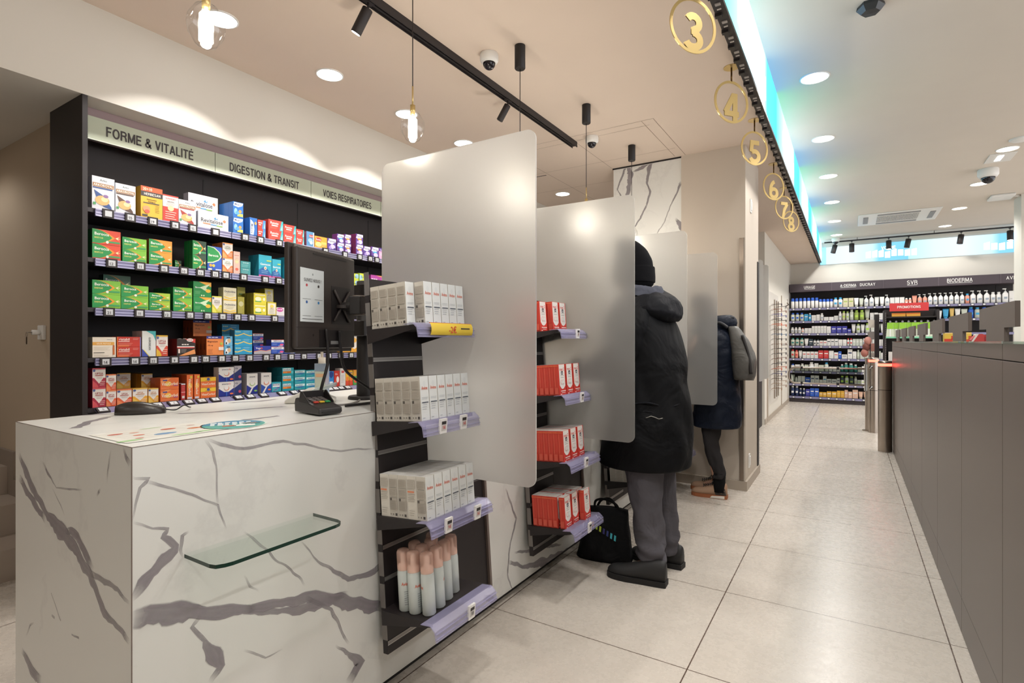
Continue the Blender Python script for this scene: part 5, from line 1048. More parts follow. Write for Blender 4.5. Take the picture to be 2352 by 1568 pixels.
# card terminal
tr = thing('card_terminal', 'black card payment terminal with coloured keys on the counter', 'card terminal', (-1.53,1.20,1.006), (0,0,math.radians(-8))); tr.scale = (.82,.95,.85)
b = MB(); prof = [(-.105,.004),(.085,.004),(.092,.012),(.09,.030),(.03,.042),(-.07,.062),(-.100,.060),(-.108,.04)]
b.prism(prof, -.045, .045, GRY, 'y'); b.build('body', tr, .006, world=False)
b = MB(); SH = [(-.06,.052),(-.05,.088),(-.035,.090),(.0,.062),(.02,.048),(.02,.04),(-.06,.045)]
b.prism(SH, -.049, -.045, BLACK, 'y'); b.prism(SH, .045, .049, BLACK, 'y'); b.box(-.055,-.050,-.045,.045,.05,.088,BLACK); b.build('pin_shield', tr, .002, world=False)
sl = math.radians(11); M_ = Matrix.Translation((-.01,0,.052)) @ Matrix.Rotation(sl, 4, 'Y')
b = MB(); b.M = M_
for i in range(3):
    for j in range(4): b.box(-.035+j*.02, -.022+j*.02, -.030+i*.022, -.013+i*.022, 0, .004, mat('#5a5452', .5) if j < 3 else mat(('#c8483c','#e0b83c','#3c9c5c')[i], .4))
b.build('keypad', tr, world=False)
MB().box(.092,.0945,-.035,.035,.012,.016,BLACK).build('card_slot', tr, world=False)
# hand scanner / mouse
t = thing('computer_mouse', 'black corded mouse lying at the left end of the counter', 'mouse', (-2.035,.875,1.006), (0,0,math.radians(52)))
rings = []
for i in range(15):
    s = i/14; x = -.072+.144*s; hw = .034*(math.sin(math.pi*min(1,max(.04,s*.93+.05)))**.45)*(1-.12*s); hh = .042*(math.sin(math.pi*(.12+.80*(1-s)**1.0*.9+.0))**.8)*(.65+.35*(1-s))+.006
    rings.append([(x, hw*math.cos(a*math.pi/12), max(0, hh*math.sin(a*math.pi/12))) for a in range(0,13)]+[(x, -hw*.8, 0), (x, hw*.8, 0)])
MB().loft(rings, mat('#2b2624', .3)).build('shell', t, world=False)
c = MB().tube(crv([(.072,0,.012),(.10,.005,.008),(.12,.03,.02),(.13,.06,.01),(.125,.11,.004)]), .0022, BLACK, 6); c.build('cord', t, world=False)
# sanitizer bottle and its white holder
t = thing('sanitizer_bottle', 'clear pump bottle of hand gel behind the card terminal', 'pump bottle', (-2.02,1.60,1.006), (0,0,.5))
MB().prism(rrect(-.028,.028,-.022,.022,.008,4), 0, .145, plastic_tint('#a9b8cc', .55, 'gel_bottle'), 'z').build('bottle_body', t, world=False)
MB().box(-.022,.022,-.0235,-.0222,.015,.11,mat('#c2cdbd',.5)).box(-.018,.018,-.0242,-.0236,.085,.10,mat('#e0b48c',.5)).build('paper_label', t, world=False)
MB().lathe([(.016,.145),(.016,.172),(.006,.174),(.006,.205)], mat('#d8d0c4',.4), 16).box(-.012,.034,-.01,.01,.205,.219,mat('#d8d0c4',.4)).build('pump', t, world=False)
t = thing('document_stand', 'white acrylic stand leaning behind the card terminal', 'stand', (-1.85,1.42,1.006), (0,0,math.radians(48)))
MB().prism([(-.10,0),(.09,0),(.09,.012),(.0,.055),(-.02,.052),(-.10,.012)], -.05, .05, mat('#d6d4cc', .35), 'y').build('base', t, .004, world=False)
MB().prism([(.0,.05),(.09,.075),(.093,.066),(.01,.04)], -.05, .05, plastic_tint('#c8d4d4', .6, 'clear_lid'), 'y').build('cover', t, world=False)
t = thing('phone_base', 'small black device with coiled lead behind the pole', 'device', (-1.98,1.93,1.006))
MB().prism(rrect(-2.03,-1.93,1.87,1.99,.02,5), 1.006, 1.036, GRY).build('housing', t, .006); MB().tube([(-1.95+.012*math.cos(a),1.86+a*.004,1.045+.012*math.sin(a)) for a in [i*.5 for i in range(60)]], .003, BLACK, 5).build('coiled_cord', t)
# stickers on the counter top
b = MB(); cx, cy = -1.535, .905; TQ = mat('#4f9e93', .35); ds = Vector((-.45,.89,0)).normalized(); du = Vector((-.89,-.45,0))
b.poly([(cx+.088*math.cos(a*.2618), cy+.088*math.sin(a*.2618), 1.0062) for a in range(24)], mat('#d2e0d6', .35))
b.poly([(cx+.083*math.cos(a*.2618), cy+.083*math.sin(a*.2618), 1.0065) for a in range(24)], TQ)
b.poly([(cx+.083*math.cos(a*.2618), cy+.083*math.sin(a*.2618), 1.0067) for a in range(5,17)], mat('#3f7fa0', .35))
u_ = Vector((-.86,.5,0)); r_ = Vector((.5,.86,0))
WM = mat('#e6ecea', .4); rs = random.Random(8)
q = Vector((cx,cy,1.0070)); 
def rp(a0,a1,b0,b1,m): b.poly([tuple(q+r_*x+u_*y) for x, y in ((a0,b0),(a1,b0),(a1,b1),(a0,b1))], m)
for row in (.020,.042,-.002):
    for k_ in range(6): rp(-.062+k_*.019,-.062+k_*.019+.010+rs.random()*.006,row-.007,row+.007,WM)
rp(-.03,.005,-.035,-.02,mat('#d0563c',.4)); rp(.0,.055,-.042,-.012,mat('#d8d8d2',.4)); rp(.03,.07,-.005,.006,mat('#2c3c50',.4)); rp(.02,.06,.012,.02,mat('#e0a08c',.4))
tag(b.build('round_sticker'), 'round turquoise sticker on the counter top', 'sticker')
b = MB(); q = Vector((-1.57,.70,1.0062)); r_ = Vector((0,1,0)); u_ = Vector((-1,0,0)); rp(-.10,.16,-.10,.11,mat('#dcdad2',.35)); rnd = random.Random(4)
q = Vector((-1.57,.70,1.0066))
for x, y, rx, ry, c in ((-.06,.06,.018,.01,'#c05a48'),(-.03,.0,.014,.008,'#d0745c'),(.02,-.03,.028,.014,'#6f93b8'),(.06,.04,.02,.012,'#c4644c'),(.11,.0,.02,.012,'#c8784c'),(-.02,.05,.012,.006,'#cf8a70'),(-.08,-.07,.03,.01,'#9cc48c'),(.05,-.08,.04,.008,'#a4c890'),(.10,-.075,.03,.008,'#9cc48c'),(.04,.095,.03,.006,'#a8bc94'),(-.05,-.05,.01,.006,'#c86a58'),(.13,.06,.012,.006,'#b88a80')):
    b.poly([tuple(q+r_*(x+ex)+u_*(y+ey)) for ex, ey in ellipse(0,0,rx,ry,12)], mat(c, .4))
for i in range(5): b.poly([tuple(q+r_*x+u_*y) for x, y in ((-.08,-.055+i*.03),(.13,-.055+i*.03),(.13,-.0535+i*.03),(-.08,-.0535+i*.03))], mat('#bcb6ac', .4))
b.poly([tuple(q+r_*x+u_*y) for x, y in ((-.085,.09),(-.06,.09),(-.075,.11),(-.1,.11))], mat('#eceae4', .4))
tag(b.build('counter_leaflet'), 'pale printed sheet with coloured patches at the counter corner', 'leaflet')
# ---------------------------------------------------------------- far shelving
fu = thing('wall_shelving', 'dark far wall shelving full of skincare bottles', 'shelving', (.6, 12.75, 0))
x0, x1 = -1.09, 2.45
MB().box(x0, x1, 12.93, 12.96, 0, 2.3, DK2).build('back_panel', fu)
MB().box(x0, x1, 12.60, 12.93, 0, .10, mat('#3a3234', .5)).build('plinth', fu)
MB().box(x0, x1, 12.56, 12.93, 2.27, 2.435, mat('#4a4148', .45)).build('header', fu, .003)
FZ = [1.935, 1.672, 1.418, 1.163, .905, .645, .385, .125]
for z in FZ:
    MB().box(x0, x1, 12.58, 12.93, z-.02, z, mat('#2f2a2e', .5)).build('shelf', fu)
    b = MB().box(x0, x1, 12.565, 12.58, z-.045, z-.003, RAILC)
    for q in (.004,.02): b.box(x0, x1, 12.561, 12.565, z-.045+q, z-.039+q, RAILH)
    b.build('price_rail', fu)
for x in (-.33,.52,1.36,2.22): MB().box(x-.004,x+.004,12.925,12.93,.1,2.27,BLACK).build('upright', fu)
LW = mat('#e9e7e4', .5)
for i, (tx, x, h, w, ln) in enumerate((('URIAGE',-.72,.052,.20,1),('A-DERMA',-.05,.052,.27,1),('DUCRAY',.27,.056,.25,0),('SVR',.97,.075,.16,1),('BIODERMA',1.66,.07,.36,1),('AVÈNE',2.40,.06,.22,0))):
    b = MB().text(tx, (x,12.556,2.36), (1,0,0), (0,0,1), h, LW, w, .03)
    if ln: b.box(x-w*.48, x+w*.48, 12.556, 12.558, 2.36-h*.5-.016, 2.36-h*.5-.010, LW)
    o = b.build('brand_lettering', fu)
b = MB()
for x in (-.33,.52,1.36,2.22): b.box(x-.003, x+.003, 12.555, 12.562, 2.27, 2.435, mat('#6a6068', .4))
b.build('header_joint', fu)
# goods: (kind, colour, cap/accent colour, width, height, count)
def g_bottle(w, h, c, k): return MB().lathe([(w*.42,0),(w*.47,h*.02),(w*.47,h*.72),(w*.36,h*.8),(w*.2,h*.84)], mat(c,.4), 14).lathe([(w*.3,h*.84),(w*.3,h)], mat(k,.4), 12).box(-w*.28,w*.28,-w*.482,-w*.46,h*.3,h*.5, mat(k,.5) if k != c else mat('#9aa4b0',.5)).build('cosmetic_bottle', world=False)
def g_spray(w, h, c, k): return MB().lathe([(w*.42,0),(w*.46,h*.02),(w*.46,h*.68),(w*.42,h*.7)], mat(c,.4), 14).lathe([(w*.44,h*.7),(w*.44,h*.95),(w*.36,h)], mat(k,.4), 14).build('spray_can', world=False)
def g_box(w, h, c, k): return MB().box(-w*.48,w*.48,-.03,.03,0,h,mat(c,.5)).box(-w*.35,w*.35,-.0306,-.03,h*.55,h*.68,mat(k,.5)).box(-w*.3,w*.1,-.0306,-.03,h*.3,h*.34,mat('#a4a8ac',.5)).build('cosmetic_box', world=False)
def g_tube(w, h, c, k): 
    rings = []
    for t in range(6):
        s = t/5; rx = w*(.36+.12*s); ry = w*.3*(1-s)+.003; rings.append([(rx*math.cos(a*math.pi/8), ry*math.sin(a*math.pi/8), h*(.14+.86*s)) for a in range(16)])
    return MB().loft(rings, mat(c,.4)).lathe([(w*.3,0),(w*.3,h*.15)], mat(k,.4), 14).build('cosmetic_tube', world=False)
def g_pump(w, h, c, k): return MB().lathe([(w*.42,0),(w*.46,h*.02),(w*.46,h*.6),(w*.34,h*.7),(w*.18,h*.74)], mat(c,.4), 14).lathe([(w*.2,h*.74),(w*.2,h*.8),(w*.06,h*.81),(w*.06,h*.93)], mat(k,.4), 10).box(-w*.42,w*.14,-w*.1,w*.1,h*.93,h*1.0,mat(k,.4)).box(-w*.25,w*.25,-w*.472,-w*.45,h*.25,h*.4,mat('#9aa4b0',.5)).build('pump_bottle', world=False)
GK = {'b':(g_bottle,'bottle'),'s':(g_spray,'spray can'),'x':(g_box,'box'),'t':(g_tube,'tube'),'p':(g_pump,'pump bottle')}
CN = {'W':('#e4e2df','white'),'B':('#2a5cc0','blue'),'K':('#cfc8a8','cream'),'G':('#9db05c','olive green'),'C':('#cfd4c8','pale'),'S':('#3a9ccc','sky blue'),'P':('#e89a84','pink'),'N':('#26345c','navy'),'Y':('#dca83c','golden'),'V':('#3c3c9c','violet blue'),
 'T':('#2f7c74','dark teal'),'R':('#cc3a3c','red'),'E':('#c4c8b8','greyish'),'L':('#a8cc4c','lime'),'O':('#dcb49c','peach'),'D':('#33424c','slate'),'A':('#d9b464','amber')}
ROWS = [
 's W B .066 .20 7;s W B .058 .165 4;b W S .075 .185 2;x K G .085 .17 2;t W C .075 .165 1;t E K .075 .16 1;p W W .075 .20 1;p W W .08 .215 1;t W W .075 .17 2;p W W .075 .205 1;x W W .07 .15 3;b P W .05 .13 2;t P P .075 .17 1;p P W .07 .19 2;p W W .07 .20 3;p W W .07 .20 4;b P S .06 .17 1;p W W .085 .22 1;p W W .085 .215 2;b W W .07 .18 2;p W W .085 .235 2;t W W .09 .19 1;x W W .07 .19 1;b W W .06 .19 3;b C W .08 .20 2',
 'b C B .075 .16 3;x S W .07 .135 1;b S W .05 .15 1;x W C .08 .11 1;x W W .06 .12 1;b W W .06 .145 1;x W W .08 .07 2;x W C .07 .09 1;b W W .055 .17 1;b K L .06 .175 1;b C G .055 .165 1;b E C .07 .20 1;b G L .08 .185 2;t E K .08 .20 1;x W W .06 .13 2;x W W .07 .12 3;b W C .06 .10 2;x W W .08 .11 5;t W W .08 .14 2;t S S .09 .17 1;t A S .07 .18 1;t W W .08 .17 1;t E W .09 .16 1;b B S .08 .19 1;b E S .08 .18 1;b W B .09 .18 2',
 'b W W .06 .12 3;b W P .05 .10 1;x W W .06 .10 2;x W C .048 .14 5;x W W .07 .13 1;x V W .085 .13 3;x V W .06 .08 1;t W K .07 .17 1;b C G .07 .17 1;t W W .065 .16 1;b C L .08 .18 1;b W E .065 .18 1;t C K .08 .165 1;t W W .07 .17 1;b C L .075 .18 1;t W K .06 .17 1;t S N .07 .17 1;b D N .065 .19 1;b W W .06 .15 2;x W W .08 .12 8',
 'b E T .075 .15 3;t W W .075 .14 1;x D W .075 .13 1;b W D .05 .12 2;x W R .06 .10 2;x W D .06 .13 3;x W W .065 .12 2;b W R .045 .14 2;x C W .05 .13 3;b W W .04 .14 2;x W C .065 .16 2;x W W .065 .12 3;x W P .07 .10 2;x W S .08 .14 4;x W W .08 .12 6',
 'b E R .07 .17 1;b P R .06 .16 1;t W W .065 .15 1;x W R .065 .13 4;x R W .085 .155 2;x W W .08 .15 1;x W R .07 .12 1;x B W .05 .14 1;x W N .09 .08 1;x W N .08 .18 1;x W W .06 .14 1;b E C .05 .17 1;x C W .07 .13 1;x C W .06 .15 4;x W W .07 .12 1;t W C .07 .15 1;x W W .06 .10 1;b K C .09 .18 1;x W W .08 .12 6',
 'b W B .07 .13 1;x W N .09 .12 1;b C W .07 .14 1;x E D .07 .12 1;b W W .09 .17 1;x W C .07 .15 1;x E N .09 .12 1;b C S .075 .17 1;x W N .06 .09 3;b T W .055 .14 1;b T E .07 .17 1;b T W .08 .16 1;b T W .06 .14 1;x C W .06 .09 1;x W W .09 .11 1;x K W .09 .14 1;b C W .08 .18 1;x W W .07 .14 5',
 't C W .07 .17 1;b W C .05 .12 1;x W W .06 .14 2;x B W .09 .12 1;x W N .07 .16 2;x W W .06 .08 1;x W S .06 .15 1;x W N .08 .10 2;x W N .05 .12 1;b D L .07 .17 1;b C L .07 .17 1;b D G .075 .165 1;b W K .05 .16 1;x W L .06 .10 2;x C L .055 .13 3;b C N .08 .17 1;x W W .07 .15 5',
 'b N W .07 .19 2;b N W .055 .15 2;x V W .07 .14 1;x B W .075 .16 2;x Y W .06 .09 2;x Y W .08 .11 2;x Y A .06 .13 2;x O W .055 .15 1;x O W .065 .12 1;x O W .09 .16 1;t O K .075 .13 2;t W O .05 .16 1;t O K .09 .18 1;t W C .08 .13 2;x W W .07 .12 5']
rowname = ['top','second','third','fourth','fifth','sixth','seventh','bottom']
gc = {}
XLIM = [2.43, 2.43, 1.1, 1.1, .62, .5, .5, .45]
for ri, row in enumerate(ROWS):
    x = x0+.02; n = 0; rnd = random.Random(ri)
    for it in row.split(';'):
        k, a, c_, w, h, cnt = it.split(); w = float(w)*1.1; h = float(h)*1.05
        for j in range(int(cnt)):
            if x+w > XLIM[ri]: break
            key = (k, a, c_, w, h)
            fn, nm = GK[k]
            if key in gc: o = gc[key].copy(); COL.objects.link(o)
            else: o = fn(w*.94, h, CN[a][0], CN[c_][0]); gc[key] = o
            o.location = (x+w/2, 12.63+rnd.random()*.02+(.02 if k == 'x' else 0), FZ[ri]+.0012)
            tag(o, '%s %s, %s item from left on the %s far shelf' % (CN[a][1], nm, nth(n), rowname[ri]), nm if k != 's' else 'spray can', 'skincare goods on the %s far shelf' % rowname[ri])
            x += w; n += 1
    xx = x0+.08; q = 0
    while xx < XLIM[ri]:
        o = gc.get('tag')
        if o is None: o = MB().box(-.024,.024,-.005,.003,-.018,.018,DK2).box(-.017,.017,-.0056,-.005,-.012,.012,mat('#dcdce0',.4)).build('price_tag', world=False); gc['tag'] = o
        else: o = o.copy(); COL.objects.link(o)
        o.location = (xx, 12.555, FZ[ri]-.024); tag(o, 'small price tag, %s from the left on the %s far shelf rail' % (nth(q), rowname[ri]), 'price tag', 'price tags on the far shelf rails')
        xx += .13+.05*rnd.random(); q += 1

# ---------------------------------------------------------------- promotions gondola behind the dark panelling
t = thing('promotion_stand', 'dark gondola with a red PROMOTIONS header', 'display stand', (.75, 9.7, 0))
MB().box(.42, 1.02, 9.72, 9.76, 0, 1.72, BLACK).box(.40,.43,9.5,9.8,0,1.70,DARK).box(1.01,1.04,9.5,9.8,0,1.70,DARK).build('frame', t)
MB().box(.47,.92,9.50,9.52,1.685,1.80,mat('#c9393c',.45)).build('header_board', t)
MB().text('PROMOTIONS', (.695,9.498,1.742), (1,0,0), (0,0,1), .036, LW, .33, .035).build('header_lettering', t)
b = MB()
for i in range(30): b.box(.421,.426,9.498,9.5,.9+i*.026,.91+i*.026,mat('#b4b0ac',.4))
b.build('perforation', t)
for z in (.60,.95): MB().box(.43,1.01,9.5,9.75,z-.02,z,DARK).box(.43,1.01,9.48,9.5,z-.04,z,RAILC).build('shelf', t)
for i in range(2):
    o = MB().box(.50+i*.17,.66+i*.17,9.54,9.62,1.61,1.66,mat('#dca43c',.5)).box(.50+i*.17,.66+i*.17,9.539,9.54,1.645,1.655,mat('#d8602c',.5)).build('goods_box')
    tag(o, 'flat amber box under the red header, %s one' % ('left','right')[i], 'box', 'amber boxes under the header')
MB().box(.43,1.01,9.53,9.75,1.59,1.61,DARK).build('shelf', t)
def pouch():
    b = MB(); b.prism([(-.05,0),(.05,0),(.035,.22),(-.035,.22)], -.004, .004, mat('#cfd8c4', .3), 'y'); b.prism([(-.038,.13),(.038,.13),(.034,.222),(-.034,.222)], -.006, .006, mat('#8fc43c', .4), 'y')
    b.prism([(-.052,-.004),(.052,-.004),(.05,.02),(-.05,.02)], -.005, .005, mat('#7fc8a4', .4), 'y'); b.box(-.008,.008,-.008,-.006,.02,.13,mat('#e4e8e4',.4)); b.box(-.012,.012,-.01,.0,.22,.245,mat('#8a8a90',.4)); return b.build('hanging_pouch', world=False)
o = None
for i in range(8):
    o = pouch() if o is None else o.copy()
    if i: COL.objects.link(o)
    o.location = (.475+i*.072, 9.46+.03*(i % 2), 1.30); tag(o, 'green hanging pouch, %s from the left on the gondola' % ORD[i], 'pouch', 'green hanging pouches on the gondola')
for i in range(8): MB().tube([(.475+i*.072,9.72,1.55),(.475+i*.072,9.46,1.55)], .003, STEEL, 6).build('hook', t)
for i in range(5):
    o = MB().box(.46+i*.1,.54+i*.1,9.56,9.66,.951,1.10+.02*(i % 3),mat('#dcdad4',.5)).build('goods_box'); tag(o, 'pale carton on the gondola shelf, %s from left' % ORD[i], 'box', 'pale cartons on the gondola')
# side wing with sunglasses cards
t = thing('accessory_stand', 'slim dark stand with pale cards left of the gondola', 'display stand', (.28, 9.9, 0))
MB().box(.30,.36,9.85,9.95,0,1.66,DARK).build('post', t)
for i,(z,c) in enumerate(((1.46,'#c8c0b4'),(1.28,'#8c8480'),(1.10,'#b88478'),(.96,'#c0b8b0'))): MB().box(.22,.30,9.86,9.90,z,z+.12,mat(c,.5)).build('card', t)
t = thing('hair_wreath', 'reddish brown bundle hanging by the entrance posts', 'accessory', (.17,9.6,1.0))
b = MB()
for i in range(3): b.lathe([(.02,0),(.045,.03),(.05,.07),(.03,.11),(.01,.12)], mat(('#a4685c','#6c3c34','#b47c70')[i],.7), 10, (.17+.02*i,9.6,1.02+.09*i))
b.build('bundle', t); MB().tube([(.24,9.62,0),(.24,9.62,1.3)], .008, DARK).build('stand_post', t)

# ---------------------------------------------------------------- dark panelled partition on the right
BRN = plastic_tint('#5f5550', 1, 'brown_laminate'); BRN.node_tree.nodes['Principled BSDF'].inputs['Roughness'].default_value = .38
pt = thing('panelled_divider', 'long dark brown panelled divider along the right of the aisle', 'divider', (.45, 3.2, 0))
YJ = [-1.8,-1.05,-.3,.45,1.2,1.5,2.24,2.96,3.77,4.57,5.33,6.21,6.96,7.53]
YJ = [-2.0,-1.2,-.42,.36,.74,1.5,2.24,2.98,3.74,4.50,5.26,6.02,6.78,7.53]
for a, c in zip(YJ[:-1], YJ[1:]):
    for z0, z1 in ((.003,.150),(.153,1.190),(1.193,1.243)): MB().box(.40,.415,a+.002,c-.002,z0,z1,BRN).build('panel', pt, .0012, 1)
MB().box(.415,.62,-2.0,7.53,0,1.235,BLACK).build('core', pt)
MB().box(.395,.63,-2.0,7.535,1.243,1.25,clear_mat('#d4e4dc', .05, .8, 'top_glass')).build('glass_top', pt)
MB().box(.398,.62,7.53,7.545,0,1.243,mat('#8c8480',.4)).build('end_panel', pt)
# raised fins along the top: each a short stem with a wide upper board
T_ = [(2.09,2.22,2.48,2.60),(2.735,2.86,3.12,3.20),(3.32,3.45,3.72,3.86),(4.03,4.13,4.40,4.48),(4.70,4.82,5.05,5.15),(5.38,5.5,5.75,5.83)]
for i in range(7):
    a = 2.09+.735*i; pts = [(a, 1.295), (a, 1.367), (a+.51, 1.367), (a+.51, 1.255), (a+.36, 1.255), (a+.36, 1.251), (a+.13, 1.251), (a+.13, 1.295)]
    pts = [(a, 1.293), (a+.13, 1.293), (a+.13, 1.2505), (a+.39, 1.2505), (a+.39, 1.293), (a+.51, 1.293), (a+.51, 1.368), (a, 1.368)]
    o = MB().prism([(y, z) for y, z in pts], .400, .412, BRN, 'x').build('divider_fin'); tag(o, 'T-shaped dark board on top of the divider, %s from the near end' % ORD[i], 'board', 'T-shaped boards on the divider')
# goods behind the divider
GB = mat('#e0bc4c', .5)
MB()
t = thing('goods_shelf', 'low shelf behind the dark divider', 'shelf', (.9, 5.3, 0)); MB().box(.64,1.3,4.2,6.6,1.05,1.07,DARK).build('board', t)
for y in (4.25,5.4,6.55): MB().box(.68,1.25,y,y+.03,0,1.05,DARK).build('support', t)
for x0_, x1_, y, z1, c, c2, lb in ((.68,.712,5.1,1.312,'#c8d0dc','#b89a5c','slim pale leaflet pack leaning behind the divider'),(.724,.822,6.3,1.329,'#e2bc48','#d0402c','yellow box with a red patch showing above the divider'),
    (.762,.80,5.5,1.322,'#e0b848','#c84c34','narrow yellow box left of the red pouch'),(.86,.93,5.2,1.30,'#c8d0d0','#a0a8a8','pale box right of the red pouch')):
    b = MB().box(x0_,x1_,y,y+.10,1.071,z1,mat(c,.5)).box(x0_+(x1_-x0_)*.5,x1_,y-.0006,y,z1-.06,z1-.028,mat(c2,.5)).box(x0_,x0_+(x1_-x0_)*.6,y-.0006,y,z1-.085,z1-.055,mat(c2,.5)).box(x0_,x1_,y-.0006,y,z1-.008,z1-.004,mat('#f0dc9c',.5)); tag(b.build('goods_box'), lb, 'box')
t = thing('travel_pouch', 'red and white pouch lettered US behind the divider', 'pouch', (.70,4.5,1.071))
b = MB(); b.prism([(.642,1.071),(.80,1.071),(.79,1.26),(.70,1.298),(.672,1.296),(.648,1.26)], 4.46, 4.54, mat('#b83a38',.5), 'y'); b.prism([(.642,1.24),(.652,1.24),(.684,1.298),(.672,1.298)], 4.458, 4.542, mat('#d8d0c8',.5), 'y'); b.build('body', t)
MB().box(.712,.765,4.4575,4.459,1.255,1.282,mat('#8c2c30',.5)).text('us', (.738,4.457,1.267), (1,0,-.12), (.12,0,1), .018, LW, .04).build('lettering', t)
t = thing('garment_rail', 'rail of grey and teal packs behind the nearest board', 'hanging rail', (1.7,7.5,0))
MB().tube([(1.55,7.4,0),(1.55,7.4,1.55),(1.95,7.4,1.55),(1.95,7.4,0)], .012, STEEL).build('rail', t)
for i in range(6):
    o = MB().prism(rrect(-.035,.035,-.35,0,.01,3), -.02, .02, mat(('#9cb0b0','#6c7c80','#b8c4c0')[i % 3], .5), 'y').build('hanging_pack', world=False); o.location = (1.60+i*.06,7.4,1.53); tag(o, 'greyish pack on the rail, %s from left' % ORD[i], 'pack', 'packs on the rail behind the divider')
# ---------------------------------------------------------------- gate and posts
RED = mat('#ff3a2c', .4, 0, 9)
def bollard(x, y, r, h, z1, label):
    t = thing('gate_post', label, 'gate post', (x, y, 0), group='steel gate posts')
    MB().lathe([(r,0),(r,z1-.003)], STEEL, 36, (x,y,0)).build('lower_tube', t); MB().lathe([(r*.98,z1-.003),(r*.98,z1+.003)], BLACK, 36, (x,y,0)).build('joint', t)
    MB().lathe([(r,z1+.003),(r,h-.06)], STEEL, 36, (x,y,0)).build('upper_tube', t); MB().lathe([(r*.97,h-.06),(r*.97,h-.03)], RED, 36, (x,y,0)).build('light_ring', t)
    MB().lathe([(r,h-.03),(r,h-.005),(r*.9,h)], STEEL, 36, (x,y,0)).build('cap', t)
bollard(.325, 7.45, .068, 1.03, .70, 'large brushed steel gate post with a red light at the divider end')
bollard(.262, 8.92, .062, 1.03, .58, 'steel gate post with knobs and a red light behind the large post')
for z in (.62,.90):
    o = MB().tube([(.262-.03,8.86,z),(.262-.04,8.80,z)], .016, BLACK, 12).tube([(.262-.05,8.80,z-.02),(.262-.02,8.79,z+.02)], .006, CHROME, 8).build('door_knob'); tag(o, 'dark knob on the rear gate post, %s one' % ('lower' if z < .7 else 'upper'), 'knob', 'knobs on the rear gate post')
t = thing('swing_gate', 'steel swing gate arm with a clear pane at the end of the aisle', 'gate', (.20, 9.05, 0))
MB().lathe([(.035,0),(.035,1.02)], STEEL, 28, (.20,9.05,0)).lathe([(.07,0),(.07,.012)], STEEL, 28, (.20,9.05,0)).build('post', t)
MB().lathe([(.048,.56),(.048,.93)], CHROME, 28, (.20,9.05,0)).build('hinge_sleeve', t)
zt, zb = .865, .635; R_ = .09
pts = [(.16,9.05,zt)]+[(-.70-R_*math.sin(a*math.pi/12), 9.05, zt-R_+R_*math.cos(a*math.pi/12)) for a in range(7)]+[(-.70-R_*math.cos(a*math.pi/12), 9.05, zb+R_-R_*math.sin(a*math.pi/12)) for a in range(7)]+[(.16,9.05,zb)]
MB().tube(pts, .013, STEEL, 12).build('arm', t)
MB().box(-.74,.12,9.047,9.053,zb+.01,zt-.01,clear_mat('#c8ccc8', .05, .85, 'gate_pane')).build('pane', t)
b = MB()
for x in (-.62,-.16): b.box(x-.015,x+.015,9.035,9.065,zt-.02,zt+.016,BLACK); b.box(x-.015,x+.015,9.035,9.065,zb-.016,zb+.02,BLACK)
b.build('clip', t)
# ---------------------------------------------------------------- reading glasses on the aisle wall
t = thing('glasses_rack', 'tall wall rack holding rows of reading glasses', 'glasses rack', (-1.08, 9.9, .2))
MB().box(-1.10,-1.085,9.12,9.18,.02,2.12,SKIRT).build('side_board', t)
MB().box(-1.10,-1.092,9.18,10.6,.25,2.05,mat('#d4cfc6',.4)).build('back_board', t)
for y in (9.95,10.25,10.5): MB().box(-1.092,-1.075,y,y+.02,.3,1.95,STEEL).build('upright', t)
gcol = ['#3a3030','#8a5a48','#4c4c8c','#2e2826','#c8603c','#5c5450','#3c5c7c','#2a2424','#7c5c4c','#463c3c','#30282a','#6c4438','#2c2c30','#b8583c','#3a3c6c','#5c4c44','#a48c78','#8c6c54']
def glasses(c):
    m = mat(c, .3); b = MB()
    for s in (-1, 1):
        b.tube([(.07,s*.035+.026*math.cos(a*.5236),.02*math.sin(a*.5236)) for a in range(13)], .0028, m, 6)
        b.tube([(.07,s*.062,.008),(.06,s*.066,.01),(-.055,s*.064,.006),(-.075,s*.06,-.012)], .0026, m, 6)
    b.tube([(.07,-.010,.006),(.073,0,.010),(.07,.010,.006)], .0025, m, 6); return b.build('reading_glasses', world=False)
gl = [glasses(c) for c in gcol]
for o in gl: pass
n = 0
for k in range(18):
    for c, y in enumerate((9.42, 10.12)):
        o = gl[k] if c == 0 else gl[k].copy()
        if c: COL.objects.link(o)
        o.location = (-.995, y, 1.83-k*.078); tag(o, 'pair of reading glasses, %s from the top of the %s rack column' % (nth(k), ('nearer','farther')[c]), 'glasses', 'reading glasses on the wall rack')
for k in range(18):
    for y in (9.42,10.12): MB().box(-1.092,-1.03,y-.05,y+.05,1.815-k*.078,1.818-k*.078,mat('#c8c4bc',.3)).build('peg_shelf', t)
t = thing('wall_door', 'plain pale door at the far end of the aisle wall', 'door', (-1.10, 11.7, 0))
MB().box(-1.10,-1.088,11.1,11.16,0,2.1,SKIRT).box(-1.10,-1.088,12.2,12.26,0,2.1,SKIRT).build('door_frame', t); MB().box(-1.10,-1.092,11.16,12.2,.01,2.08,P_WHITE).box(-1.0925,-1.0915,11.16,12.2,1.18,1.19,DARK).build('door_leaf', t)
for z in (1.9,.95,.4): MB().tube([(-1.088,12.19,z),(-1.088,12.19,z+.08)], .01, STEEL).build('hinge', t)
MB().tube([(-1.09,11.9,1.95),(-1.04,11.85,1.97),(-1.04,11.6,1.99)], .012, STEEL).build('door_closer', t)
